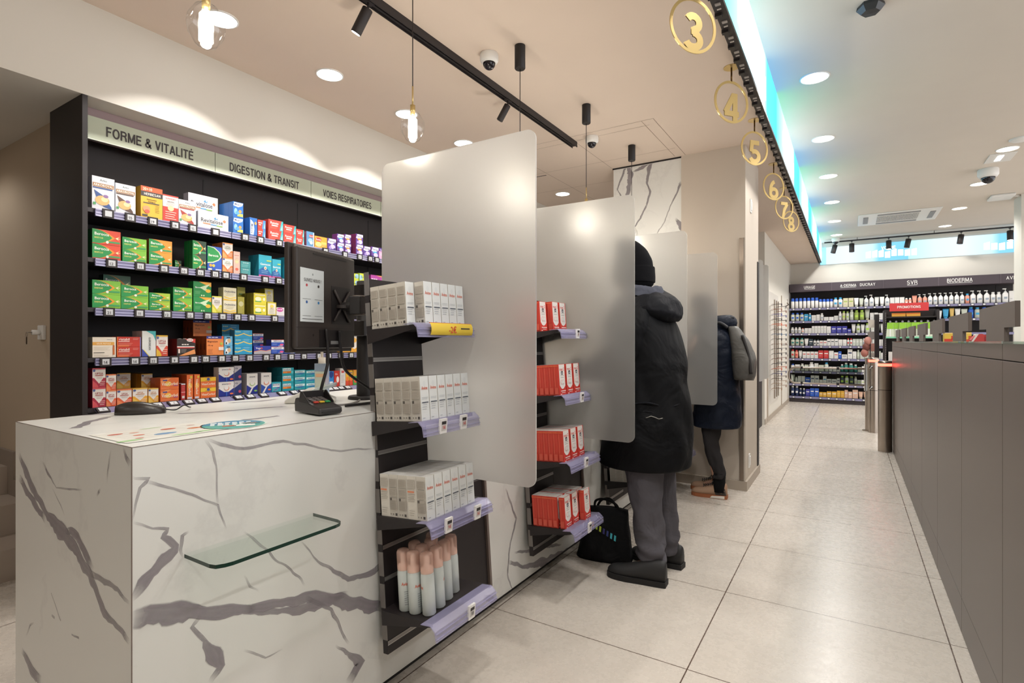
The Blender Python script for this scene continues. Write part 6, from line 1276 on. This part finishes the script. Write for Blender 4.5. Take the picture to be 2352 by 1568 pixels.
# ---------------------------------------------------------------- people
def sring(c, rx, ry, rot=0, ex=2.2, n=40, pitch=0):
    o = []; ca, sa = math.cos(rot), math.sin(rot)
    for i in range(n):
        a = 2*math.pi*i/n; x = rx*abs(math.cos(a))**(2/ex)*(1 if math.cos(a) >= 0 else -1); y = ry*abs(math.sin(a))**(2/ex)*(1 if math.sin(a) >= 0 else -1)
        o.append((c[0]+x*ca-y*sa, c[1]+x*sa+y*ca, c[2]+pitch*x))
    return o
def interp(keys, sub=6):
    """keys: list of equal-length tuples; Catmull-Rom between them"""
    K = [keys[0]]+list(keys)+[keys[-1]]; o = []
    for i in range(1, len(K)-2):
        for j in range(sub):
            s = j/sub; o.append(tuple(.5*((2*b)+(c-a)*s+(2*a-5*b+4*c-d)*s*s+(3*b-a-3*c+d)*s**3) for a, b, c, d in zip(K[i-1], K[i], K[i+1], K[i+2])))
    return o+[keys[-1]]
def garment(name, keys, m, parent, wr=.006, freq=(7, 3), seed=0, sub=6, n=44, cap=True, thick=0, quilt=0):
    """keys: (x, y, z, rx, ry) rings with wrinkle noise"""
    rings = []
    for (x, y, z, rx, ry) in interp(keys, sub):
        R = sring((x, y, z), rx, ry, n=n); o = []
        for p in R:
            d = Vector((p[0]-x, p[1]-y, 0)); L_ = d.length or 1
            q = noise.noise((p[0]*freq[0]+seed, p[1]*freq[0], p[2]*freq[1]))+.5*noise.noise((p[0]*freq[0]*2.3, p[1]*freq[0]*2.3+seed, p[2]*freq[1]*3+p[0]*6))
            k = wr*q
            if quilt: k += quilt*abs(math.sin((p[2]+math.atan2(d.y, d.x)*.09)*22))*.6+quilt*abs(math.sin((p[2]-math.atan2(d.y, d.x)*.09)*22))*.6
            o.append((p[0]+d.x/L_*k, p[1]+d.y/L_*k, p[2]+.3*k))
        rings.append(o)
    b = MB().loft(rings, m, cap=cap); return b.build(name, parent)
def limb(name, keys, m, parent, wr=.004, seed=0, n=24, sub=6, freq=14):
    """tapered sleeve or leg along a path: keys (x,y,z,r)"""
    ks = interp(keys, sub); P = [Vector(k[:3]) for k in ks]; rings = []; u = None
    for i, p in enumerate(P):
        t = (P[min(i+1, len(P)-1)]-P[max(i-1, 0)]).normalized()
        if u is None: u = t.cross(Vector((0,1,0))).normalized()
        else: u = (u-t*u.dot(t)).normalized()
        w = t.cross(u); rg = []
        for k in range(n):
            a = 2*math.pi*k/n; dv = u*math.cos(a)+w*math.sin(a); q = p+dv*ks[i][3]
            e = wr*(noise.noise((q.x*freq+seed, q.y*freq, q.z*freq*.6))+.5*math.sin(i*1.3+k*.3)*noise.noise((q.x*5, q.y*5, q.z*9+seed)))
            rg.append(tuple(q+dv*e))
        rings.append(rg)
    return MB().loft(rings, m).build(name, parent)
def skin_body(name, parent, joints, edges, m):
    """joints: name -> (x,y,z,r); one continuous skinned surface, baked to a mesh"""
    ks = list(joints); me = bpy.data.meshes.new(name)
    me.from_pydata([joints[k][:3] for k in ks], [(ks.index(a), ks.index(c)) for a, c in edges], [])
    o = bpy.data.objects.new(name, me); COL.objects.link(o); md = o.modifiers.new('skin', 'SKIN')
    for i, k in enumerate(ks):
        r = joints[k][3]; me.skin_vertices[0].data[i].radius = (r, r)
    me.skin_vertices[0].data[0].use_root = True
    sb = o.modifiers.new('sub', 'SUBSURF'); sb.levels = 2; sb.render_levels = 2
    dg = bpy.context.evaluated_depsgraph_get(); m2 = bpy.data.meshes.new_from_object(o.evaluated_get(dg))
    bpy.data.objects.remove(o)
    m2.materials.clear(); m2.materials.append(m); off = parent.location
    for v in m2.vertices: v.co -= off
    for p in m2.polygons: p.use_smooth = True
    o = bpy.data.objects.new(name, m2); COL.objects.link(o); o.parent = parent; return o
SKIN = fabric('#c49a84', 'skin', 400, .55, .05)
def fingers(J, E, hand, root, d, side, s=1.0):
    """five unequal bent fingers rooted in the palm; d: pointing direction, side: across the palm"""
    d = Vector(d).normalized(); sd = Vector(side).normalized(); dn = Vector((0,0,-1)); w = Vector(J[root][:3])
    p = w+d*.045*s; J[hand+'palm'] = (*p, .024); E.append((root, hand+'palm'))
    kn = p+d*.035*s; 
    for i, (o, L_) in enumerate(((-.030,.062),(-.010,.074),(.010,.070),(.028,.055))):
        a = kn+sd*o*s; n0 = '%sf%d' % (hand, i); b_ = a+d*L_*.5*s+dn*.008; c_ = a+d*L_*.85*s+dn*.028
        J[n0+'a'] = (*a, .0105); J[n0+'b'] = (*b_, .009); J[n0+'c'] = (*c_, .0075); E += [(hand+'palm', n0+'a'), (n0+'a', n0+'b'), (n0+'b', n0+'c')]
    a = w+d*.03*s-sd*.035*s+dn*.008; b_ = a+d*.03*s-sd*.018*s; J[hand+'ta'] = (*a, .012); J[hand+'tb'] = (*b_, .010); E += [(root, hand+'ta'), (hand+'ta', hand+'tb')]
def body(t, g):
    """g: dict of key points in scene coordinates"""
    J = {'pelvis': (*g['pelvis'], .12)}; E = []
    def add(a, k, r): J[k] = (*g[k], r); E.append((a, k))
    add('pelvis','waist',.11); add('waist','chest',.13); add('chest','neck',.055); add('neck','skull',.075); 
    J['crown'] = (*(Vector(g['skull'])+Vector((.01,0,.07))), .075); E.append(('skull','crown'))
    for s in 'LR':
        add('chest','sh'+s,.055); add('sh'+s,'el'+s,.042); add('el'+s,'wr'+s,.027)
        add('pelvis','hip'+s,.095); add('hip'+s,'kn'+s,.05); add('kn'+s,'an'+s,.030); add('an'+s,'toe'+s,.018)
        fingers(J, E, s, 'wr'+s, Vector(g['wr'+s])-Vector(g['el'+s]), (0, 1 if s == 'L' else -1, 0))
    return skin_body('body', t, J, E, SKIN)
def face(t, c, d):
    """simple face features on the side the head looks at"""
    d = Vector(d).normalized(); s = Vector((-d.y, d.x, 0)); c = Vector(c)
    b = MB()
    for k in (-1, 1):
        e = c+d*.083+s*k*.03+Vector((0,0,.005)); b.lathe([(.001,-.008),(.009,0),(.001,.008)], mat('#efe9e4', .3), 10, tuple(e)); b.lathe([(.001,-.004),(.005,0),(.001,.004)], INK, 8, tuple(e+d*.006))
    b.build('eyes', t); b = MB()
    b.loft([[tuple(c+d*(.078+q)+s*x+Vector((0,0,z))) for x, z in ((-.006-w_,h_-.02),(.006+w_,h_-.02),(.002,h_))] for q, w_, h_ in ((0,.006,.02),(.024,0,-.005))], SKIN); b.build('nose', t)
    MB().box(-.018,.018,-.003,.003,-.004,.004, mat('#a06458', .5)).build('mouth', t, world=False)
    m_ = t.children[-1]; m_.location = (c+d*.088+Vector((0,0,-.052)))-t.location; m_.rotation_euler = (0, 0, math.atan2(s.y, s.x))
    b = MB()
    for k in (-1, 1): b.lathe([(.004,-.03),(.016,-.01),(.018,.012),(.006,.028)], SKIN, 10, tuple(c+s*k*.08-d*.01))
    b.build('ears', t)
def shoe(name, t, x, y, L_, Wd, H, m_up, m_sole, ang=0, lace=False, m_extra=None):
    """x,y = heel ground point; the toe points towards -x turned by ang"""
    M = Matrix.Translation((x, y, 0)) @ Matrix.Rotation(math.pi+ang, 4, 'Z')
    prof = [(0,.55,.9,.0),(.04,.62,1,.0),(.15,.72,1.0,0),(.28,.78,.92,0),(.42,.84,.78,0),(.58,.95,.62,0),(.72,1,.50,0),(.86,.92,.42,0),(.95,.7,.33,0),(1,.38,.2,0)]
    b = MB(); b.M = M; rings = []
    for s, w_, h_, _ in interp([p for p in prof], 3):
        hw = Wd/2*w_; hh = H*h_; rings.append([(s*L_, hw*math.cos(a*math.pi/10)*(1 if a not in (0,10) else .96), .022+max(0, hh*math.sin(a*math.pi/10)**.75)) for a in range(11)])
    b.loft(rings, m_up, closed=True); o = b.build(name, t, world=True)
    b = MB(); b.M = M; pts = []
    K = interp([p for p in prof], 3)
    pts = [(s*L_*1.02-.004, Wd/2*w_*1.06+.002) for s, w_, h_, _ in K]; poly = pts+[(x_, -y_) for x_, y_ in reversed(pts)]
    b.prism(poly, .0005, .028, m_sole, 'z'); c_ = b.build('sole', o); c_.location = (0,0,0)
    # the sole is a sub-part of the shoe: its coordinates are those of the shoe's parent
    if lace or m_extra:
        b = MB(); b.M = M
        for i in range(5): s = .40+.06*i; b.tube([(s*L_, -Wd*.22, .024+H*(1.05-s*.78)), (s*L_+.006, 0, .032+H*(1.12-s*.78)), (s*L_, Wd*.22, .024+H*(1.05-s*.78))], .0028, INK, 6)
        b.tube([(.38*L_,0,.03+H*.86),(.34*L_,.025,.05+H*.95),(.42*L_,.045,.03+H*.85)], .003, INK, 6); b.tube([(.38*L_,0,.03+H*.86),(.33*L_,-.025,.055+H*.98),(.42*L_,-.04,.03+H*.85)], .003, INK, 6)
        b.build('laces', o)
    if m_extra:
        b = MB(); b.M = M
        for sd in (-1, 1):
            b.add([(s*L_, sd*(Wd/2*w_+.0012), z) for s, w_, z in ((.01,.60,.03),(.30,.80,.03),(.34,.74,.062),(.04,.54,.082))], [(0,1,2,3)], m_extra)
            b.add([(s*L_, sd*(Wd/2*w_*1.08+.003), z) for s, w_, z in ((.05,.66,.004),(.45,.86,.004),(.40,.84,.020),(.05,.66,.026))], [(0,1,2,3)], mat('#e6e0d6', .5))
        b.build('patches', o)
    return o
# --- person one: black hooded parka, knitted hat, grey jogging trousers
PARKA = fabric('#0c0d10', 'parka_cloth', 300, .68, .25, 5); PARK2 = fabric('#101116', 'hood_cloth', 300, .68, .25, 8); HAT = fabric('#0e0e11', 'knit_hat', 160, .95, .6); JOG = fabric('#56545a', 'jogging_cloth', 260, .95, .2, 6)
LINER = fabric('#4c4e58', 'hood_lining', 260, .9, .2, 9); SHOEB = mat('#1e1d1e', .6); SOLEB = mat('#151314', .7)
p1 = thing('person', 'person in a black hooded parka, knitted hat and grey jogging trousers, facing the counter', 'person', (-.95, 2.88, 0))
body(p1, dict(pelvis=(-.94,2.88,.93), waist=(-.94,2.88,1.08), chest=(-.98,2.88,1.30), neck=(-1.03,2.88,1.50), skull=(-1.05,2.88,1.61),
    shL=(-.99,2.72,1.40), elL=(-1.09,2.72,1.14), wrL=(-1.34,2.75,1.08), shR=(-.99,3.04,1.40), elR=(-1.16,3.06,1.16), wrR=(-1.36,3.02,1.08),
    hipL=(-.93,2.79,.88), knL=(-.93,2.77,.48), anL=(-.87,2.75,.10), toeL=(-1.0,2.72,.05), hipR=(-.93,2.98,.88), knR=(-.92,2.98,.48), anR=(-.88,2.96,.10), toeR=(-1.0,2.97,.05)))
face(p1, (-1.055,2.88,1.60), (-1,.0,-.12))
garment('parka', [(-.965,2.88,.575,.225,.225),(-.96,2.88,.60,.232,.232),(-.955,2.88,.75,.225,.232),(-.955,2.88,.93,.208,.225),(-.965,2.88,1.03,.205,.222),(-.965,2.88,1.15,.205,.23),(-.975,2.88,1.28,.195,.235),(-.985,2.88,1.38,.165,.22),(-1.0,2.88,1.46,.115,.15),(-1.02,2.88,1.50,.09,.10)], PARKA, p1, .030, (4.5, 2.0), 1, sub=9, n=72)
b = MB()
for s in (0,1):
    pts = [(p[0], p[1], p[2]) for p in sring((-.955,2.88,.925-.045*s), .214, .231, n=48)]
    b.tube([(x, y, z+.012*math.sin(i*.7)) for i, (x, y, z) in enumerate(pts)]+[pts[0]], .004 if s else .006, PARK2, 6, cap=False)
b.build('waist_seam', p1)
b = MB().tube([(-1.06-.02*i, 2.655+.004*math.sin(i), .865+.006*math.sin(i*1.7)) for i in range(-13, 3)], .0022, mat('#8f8c86', .4), 5); b.build('drawcord', p1)
limb('sleeve', [(-.965,2.76,1.40,.085),(-.97,2.725,1.33,.098),(-1.01,2.712,1.22,.095),(-1.09,2.715,1.14,.085),(-1.21,2.735,1.10,.068),(-1.34,2.75,1.085,.052)], PARKA, p1, .024, 3)
limb('sleeve', [(-.975,3.02,1.40,.085),(-1.0,3.07,1.34,.095),(-1.07,3.09,1.24,.088),(-1.15,3.07,1.16,.08),(-1.25,3.04,1.11,.066),(-1.35,3.015,1.085,.052)], PARKA, p1, .014, 5)
# hood lying on the shoulders: a thick sagging collar roll
rings = []
for i in range(33):
    a = 2*math.pi*i/32; ca, sa = math.cos(a), math.sin(a)       # a=0 is the back (+x)
    back = max(0, ca); cx = -.985+.105*ca+.035*back; cy = 2.88+.14*sa; cz = 1.445-.02*(1-back); r1 = .042+.040*back; r2 = .05+.028*back
    rg = []
    for k in range(18):
        q = 2*math.pi*k/18; rr = r1*math.cos(q); zz = r2*math.sin(q)
        e = .026*noise.noise((cx*11+k*.25, cy*11, zz*16)); rg.append((cx+(rr+e)*ca, cy+(rr+e)*sa, cz+zz+e-.55*rr*back))
    rings.append(rg)
MB().loft(rings, PARK2, cap=False).build('hood', p1)
rings = []
for i in range(25):
    a = -1.9+3.8*i/24; ca, sa = math.cos(a), math.sin(a); back = max(0, ca)
    rings.append([(-.995+(.055+.045*back+.045*k/5)*ca, 2.88+(.085+.05*k/5)*sa, 1.475+.085*math.sin(.5+k/5*2.3)-.03*back*k/5+.012*noise.noise((i*.7,k*.8,2))) for k in range(6)])
MB().loft(rings, LINER, cap=False, closed=False).build('hood_lining', p1)
b = MB(); 
hk = [(-1.025,2.88,1.555,.092,.085),(-1.025,2.88,1.575,.104,.094),(-1.03,2.88,1.64,.105,.095),(-1.03,2.88,1.70,.10,.09),(-1.045,2.88,1.76,.085,.078),(-1.07,2.88,1.81,.055,.05),(-1.085,2.88,1.832,.012,.012)]
garment('knitted_hat', hk, HAT, p1, .004, (14, 10), 4, n=36)
garment('hat_cuff', [(-1.025,2.88,1.575,.107,.097),(-1.025,2.88,1.585,.112,.101),(-1.027,2.88,1.655,.112,.101),(-1.027,2.88,1.662,.106,.096)], HAT, p1, .002, (14, 10), 6, n=36)
# trousers: one continuous mesh made of two legs meeting at the seat
def trouser_leg(pts, seed):
    ks = interp(pts, 7); rings = []
    for i, (x, y, z, rx, ry) in enumerate(ks):
        rg = []
        for k in range(28):
            a = 2*math.pi*k/28; f = .6+.4*min(1, max(0, (.45-z)/.4)) if z < .45 else .6
            e = .020*f*noise.noise((math.cos(a)*1.6+seed, math.sin(a)*1.6, z*9))+.006*f*math.sin(z*70+3*math.cos(a+seed))*(1.6 if z < .2 else .35)
            rg.append((x+(rx+e)*math.cos(a), y+(ry+e)*math.sin(a), z))
        rings.append(rg)
    return rings
b = MB()
b.loft(trouser_leg([(-.885,2.765,.075,.050,.055),(-.885,2.765,.11,.070,.068),(-.895,2.765,.17,.076,.070),(-.915,2.77,.33,.078,.075),(-.93,2.775,.46,.092,.082),(-.94,2.785,.62,.11,.098),(-.94,2.80,.80,.12,.11),(-.94,2.86,.95,.14,.14)], 1), JOG)
b.loft(trouser_leg([(-.875,2.965,.075,.046,.052),(-.87,2.965,.11,.064,.062),(-.88,2.965,.17,.070,.066),(-.895,2.97,.33,.076,.074),(-.91,2.975,.46,.088,.08),(-.93,2.97,.62,.105,.095),(-.935,2.96,.80,.12,.11),(-.94,2.90,.95,.14,.14)], 7), JOG)
b.build('jogging_trousers', p1)
shoe('shoe', p1, -.80, 2.715, .305, .105, .105, SHOEB, SOLEB, .06)
shoe('shoe', p1, -.785, 2.975, .30, .105, .105, SHOEB, SOLEB, -.10)
for o in (p1.children[-1], p1.children[-2]): pass
# --- carrier bag on the floor
BAGM = fabric('#141416', 'bag_cloth', 300, .75, .3, 8)
t = thing('tote_bag', 'black soft bag with a row of coloured stripes on the floor by the counter', 'bag', (-1.21, 2.96, 0))
rings = []
for i in range(11):
    s = i/10; z = .29*s; w = .16-.045*s; d_ = .085-.06*s**1.5; cx = -1.21+.02*s; cy = 2.93
    rings.append([(p[0]+.008*noise.noise((p[0]*12, p[1]*12, z*10)), p[1]+.008*noise.noise((p[1]*12, z*12, 3)), max(.002, z+.006*noise.noise((p[0]*9, z*8, 1)))) for p in sring((cx, cy, z), w, d_, .15, 3.2, 36)])
MB().loft(rings, BAGM).build('bag_body', t)
b = MB().tube(crv([(-1.27,2.92,.27),(-1.25,2.90,.33),(-1.19,2.90,.345),(-1.13,2.91,.32),(-1.12,2.93,.27)]), .007, BAGM, 8).tube(crv([(-1.27,2.95,.27),(-1.24,2.96,.32),(-1.18,2.96,.33),(-1.13,2.95,.27)]), .007, BAGM, 8); b.build('handles', t)
b = MB()
for i, c in enumerate(('#b8344c','#c8404c','#dca83c','#e0a83c','#a8bc3c','#b4c43c','#34306c','#34407c','#48b0c0','#48b8c4')):
    x = -1.315+i*.0215; z = .225-.0095*i; y = 2.862-.006*math.sin(i/9*3.1)-.0*i
    b.add([(x,y-.014,z),(x+.011,y-.014,z-.004),(x+.011,y-.006,z+.024),(x,y-.006,z+.028)], [(0,1,2,3)], mat(c, .5))
b.build('coloured_stripes', t)
MB().tube([(-1.27+.009*k, 2.862, .268-.003*k+.006*math.sin(k*2.2)) for k in range(10)], .0018, LW, 5).build('script_mark', t)
# --- person two: navy quilted coat, grey backpack, black leggings, leopard trainers
NAVY = fabric('#131926', 'navy_quilt', 300, .5, .2, 7); LEG = fabric('#2c2a2b', 'legging_cloth', 300, .9, .2); SOCK = fabric('#121214', 'sock_cloth', 300, .95, .2); PACK = fabric('#5d5b58', 'backpack_cloth', 200, .45, .2, 7)
HAIR = fabric('#3a2e2a', 'hair', 120, .6, .8)
p2 = thing('person', 'person in a navy quilted coat with a grey backpack, leggings and patterned trainers', 'person', (-.93, 4.42, 0))
body(p2, dict(pelvis=(-.92,4.42,.88), waist=(-.92,4.42,1.02), chest=(-.95,4.42,1.24), neck=(-.99,4.42,1.42), skull=(-1.02,4.42,1.52),
    shL=(-.95,4.27,1.33), elL=(-1.08,4.24,1.12), wrL=(-1.28,4.28,1.08), shR=(-.95,4.57,1.33), elR=(-1.08,4.60,1.12), wrR=(-1.28,4.56,1.08),
    hipL=(-.91,4.34,.84), knL=(-.93,4.33,.46), anL=(-.87,4.34,.09), toeL=(-.98,4.34,.05), hipR=(-.92,4.50,.84), knR=(-.96,4.50,.46), anR=(-.92,4.50,.09), toeR=(-1.03,4.50,.05)))
face(p2, (-1.03,4.42,1.51), (-1,0,-.1))
garment('hair', [(-.99,4.42,1.40,.075,.085),(-.985,4.42,1.46,.09,.092),(-1.0,4.42,1.54,.095,.09),(-1.01,4.42,1.60,.088,.082),(-1.02,4.42,1.635,.05,.05),(-1.02,4.42,1.642,.01,.01)], HAIR, p2, .008, (14, 5), 4, n=36)
garment('quilted_coat', [(-.895,4.42,.56,.172,.19),(-.895,4.42,.59,.178,.195),(-.895,4.42,.75,.17,.19),(-.895,4.42,.90,.16,.185),(-.895,4.42,1.02,.15,.18),(-.90,4.42,1.15,.155,.19),(-.915,4.42,1.26,.155,.20),(-.95,4.42,1.34,.14,.18),(-.965,4.42,1.40,.10,.115),(-.98,4.42,1.44,.075,.08)], NAVY, p2, .007, (6, 3), 11, quilt=.009, sub=8, n=64)
limb('sleeve', [(-.93,4.31,1.34,.075),(-.95,4.285,1.27,.082),(-1.01,4.28,1.18,.075),(-1.09,4.28,1.12,.066),(-1.18,4.285,1.095,.056),(-1.27,4.28,1.08,.048)], NAVY, p2, .008, 3)
limb('sleeve', [(-.93,4.55,1.34,.075),(-.95,4.59,1.27,.085),(-1.01,4.605,1.18,.078),(-1.09,4.60,1.12,.068),(-1.18,4.58,1.095,.058),(-1.27,4.56,1.08,.048)], NAVY, p2, .008, 9)
rings = []
for i in range(25):
    a = 2*math.pi*i/24; ca, sa = math.cos(a), math.sin(a); back = max(0, ca)
    rings.append([(-.945+(.10+.04*back+(.035+.03*back)*math.cos(q))*ca, 4.42+(.125+.035*math.cos(q))*sa, 1.40+(.045+.02*back)*math.sin(q)) for q in [2*math.pi*k/14 for k in range(14)]])
MB().loft(rings, NAVY, cap=False).build('hood', p2)
b = MB()
b.loft(trouser_leg([(-.862,4.34,.16,.040,.042),(-.872,4.34,.22,.05,.052),(-.90,4.34,.32,.058,.06),(-.925,4.335,.43,.06,.062),(-.92,4.34,.55,.075,.075),(-.92,4.36,.75,.095,.09),(-.92,4.40,.88,.12,.12)], 2), LEG)
b.loft(trouser_leg([(-.905,4.50,.16,.038,.040),(-.915,4.50,.22,.048,.05),(-.94,4.50,.32,.056,.058),(-.96,4.50,.43,.058,.06),(-.95,4.50,.55,.072,.072),(-.93,4.48,.75,.095,.09),(-.92,4.44,.88,.12,.12)], 5), LEG)
b.build('leggings', p2)
b = MB().loft([sring((-.862,4.34,z), r, r, n=20) for z, r in ((.05,.046),(.10,.045),(.16,.046),(.20,.050))], SOCK).loft([sring((-.905,4.50,z), r, r, n=20) for z, r in ((.05,.044),(.10,.043),(.16,.044),(.20,.048))], SOCK); b.build('socks', p2)
TR = mat('#a08068', .65); TS = mat('#9c5c38', .6); LEO = mat('#3a332e', .6)
shoe('trainer', p2, -.805, 4.345, .27, .095, .10, TR, TS, .03, True, LEO)
shoe('trainer', p2, -.855, 4.51, .27, .095, .10, TR, TS, -.05, True, LEO)
# backpack (held by the person: a thing of its own)
t = thing('backpack', 'grey leather-look backpack on the back of the person in navy', 'backpack', (-.70, 4.40, .94))
rings = []
for i in range(13):
    s = i/12; z = .95+.42*s; w = (.10*math.sin(math.pi*min(1, .18+s*.72))**.6)*(1-.35*s); d_ = .155*(1-.28*s)*(math.sin(math.pi*(.12+.8*min(1,s+.02)))**.35)
    cx = -.735+.028*math.sin(s*2.6)-.05*s*s+.045*(1-s)
    rings.append([(p[0]+.010*noise.noise((p[0]*9, p[1]*9, z*14)), p[1]+.006*noise.noise((p[1]*14, z*12, 3)), z+.012*noise.noise((p[0]*7, p[1]*7, z*6))) for p in sring((cx, 4.40, z), w, d_, 0, 2.8, 36)])
MB().loft(rings, PACK).build('pack_body', t)
MB().tube(crv([(-.80,4.36,1.38),(-.785,4.36,1.43),(-.765,4.38,1.44),(-.76,4.40,1.39)]), .008, mat('#26262a', .6), 8).build('grab_loop', t)
b = MB()
for y in (4.29, 4.51): b.tube(crv([(-.79,y,1.36),(-.86,y,1.40),(-.97,y,1.38),(-1.08,y,1.24),(-1.02,y,1.06),(-.86,y,1.0)]), .012, mat('#2a2a2e', .6), 8)
b.build('strap', t)
MB().tube(crv([(-.685,4.30,1.30),(-.64,4.29,1.15),(-.62,4.28,1.0)]), .012, BLACK, 8).build('side_flap', t)
for o in (p1,): o.location.y += .035
for o in (p2, t): o.location.x -= .03; o.location.y += .19
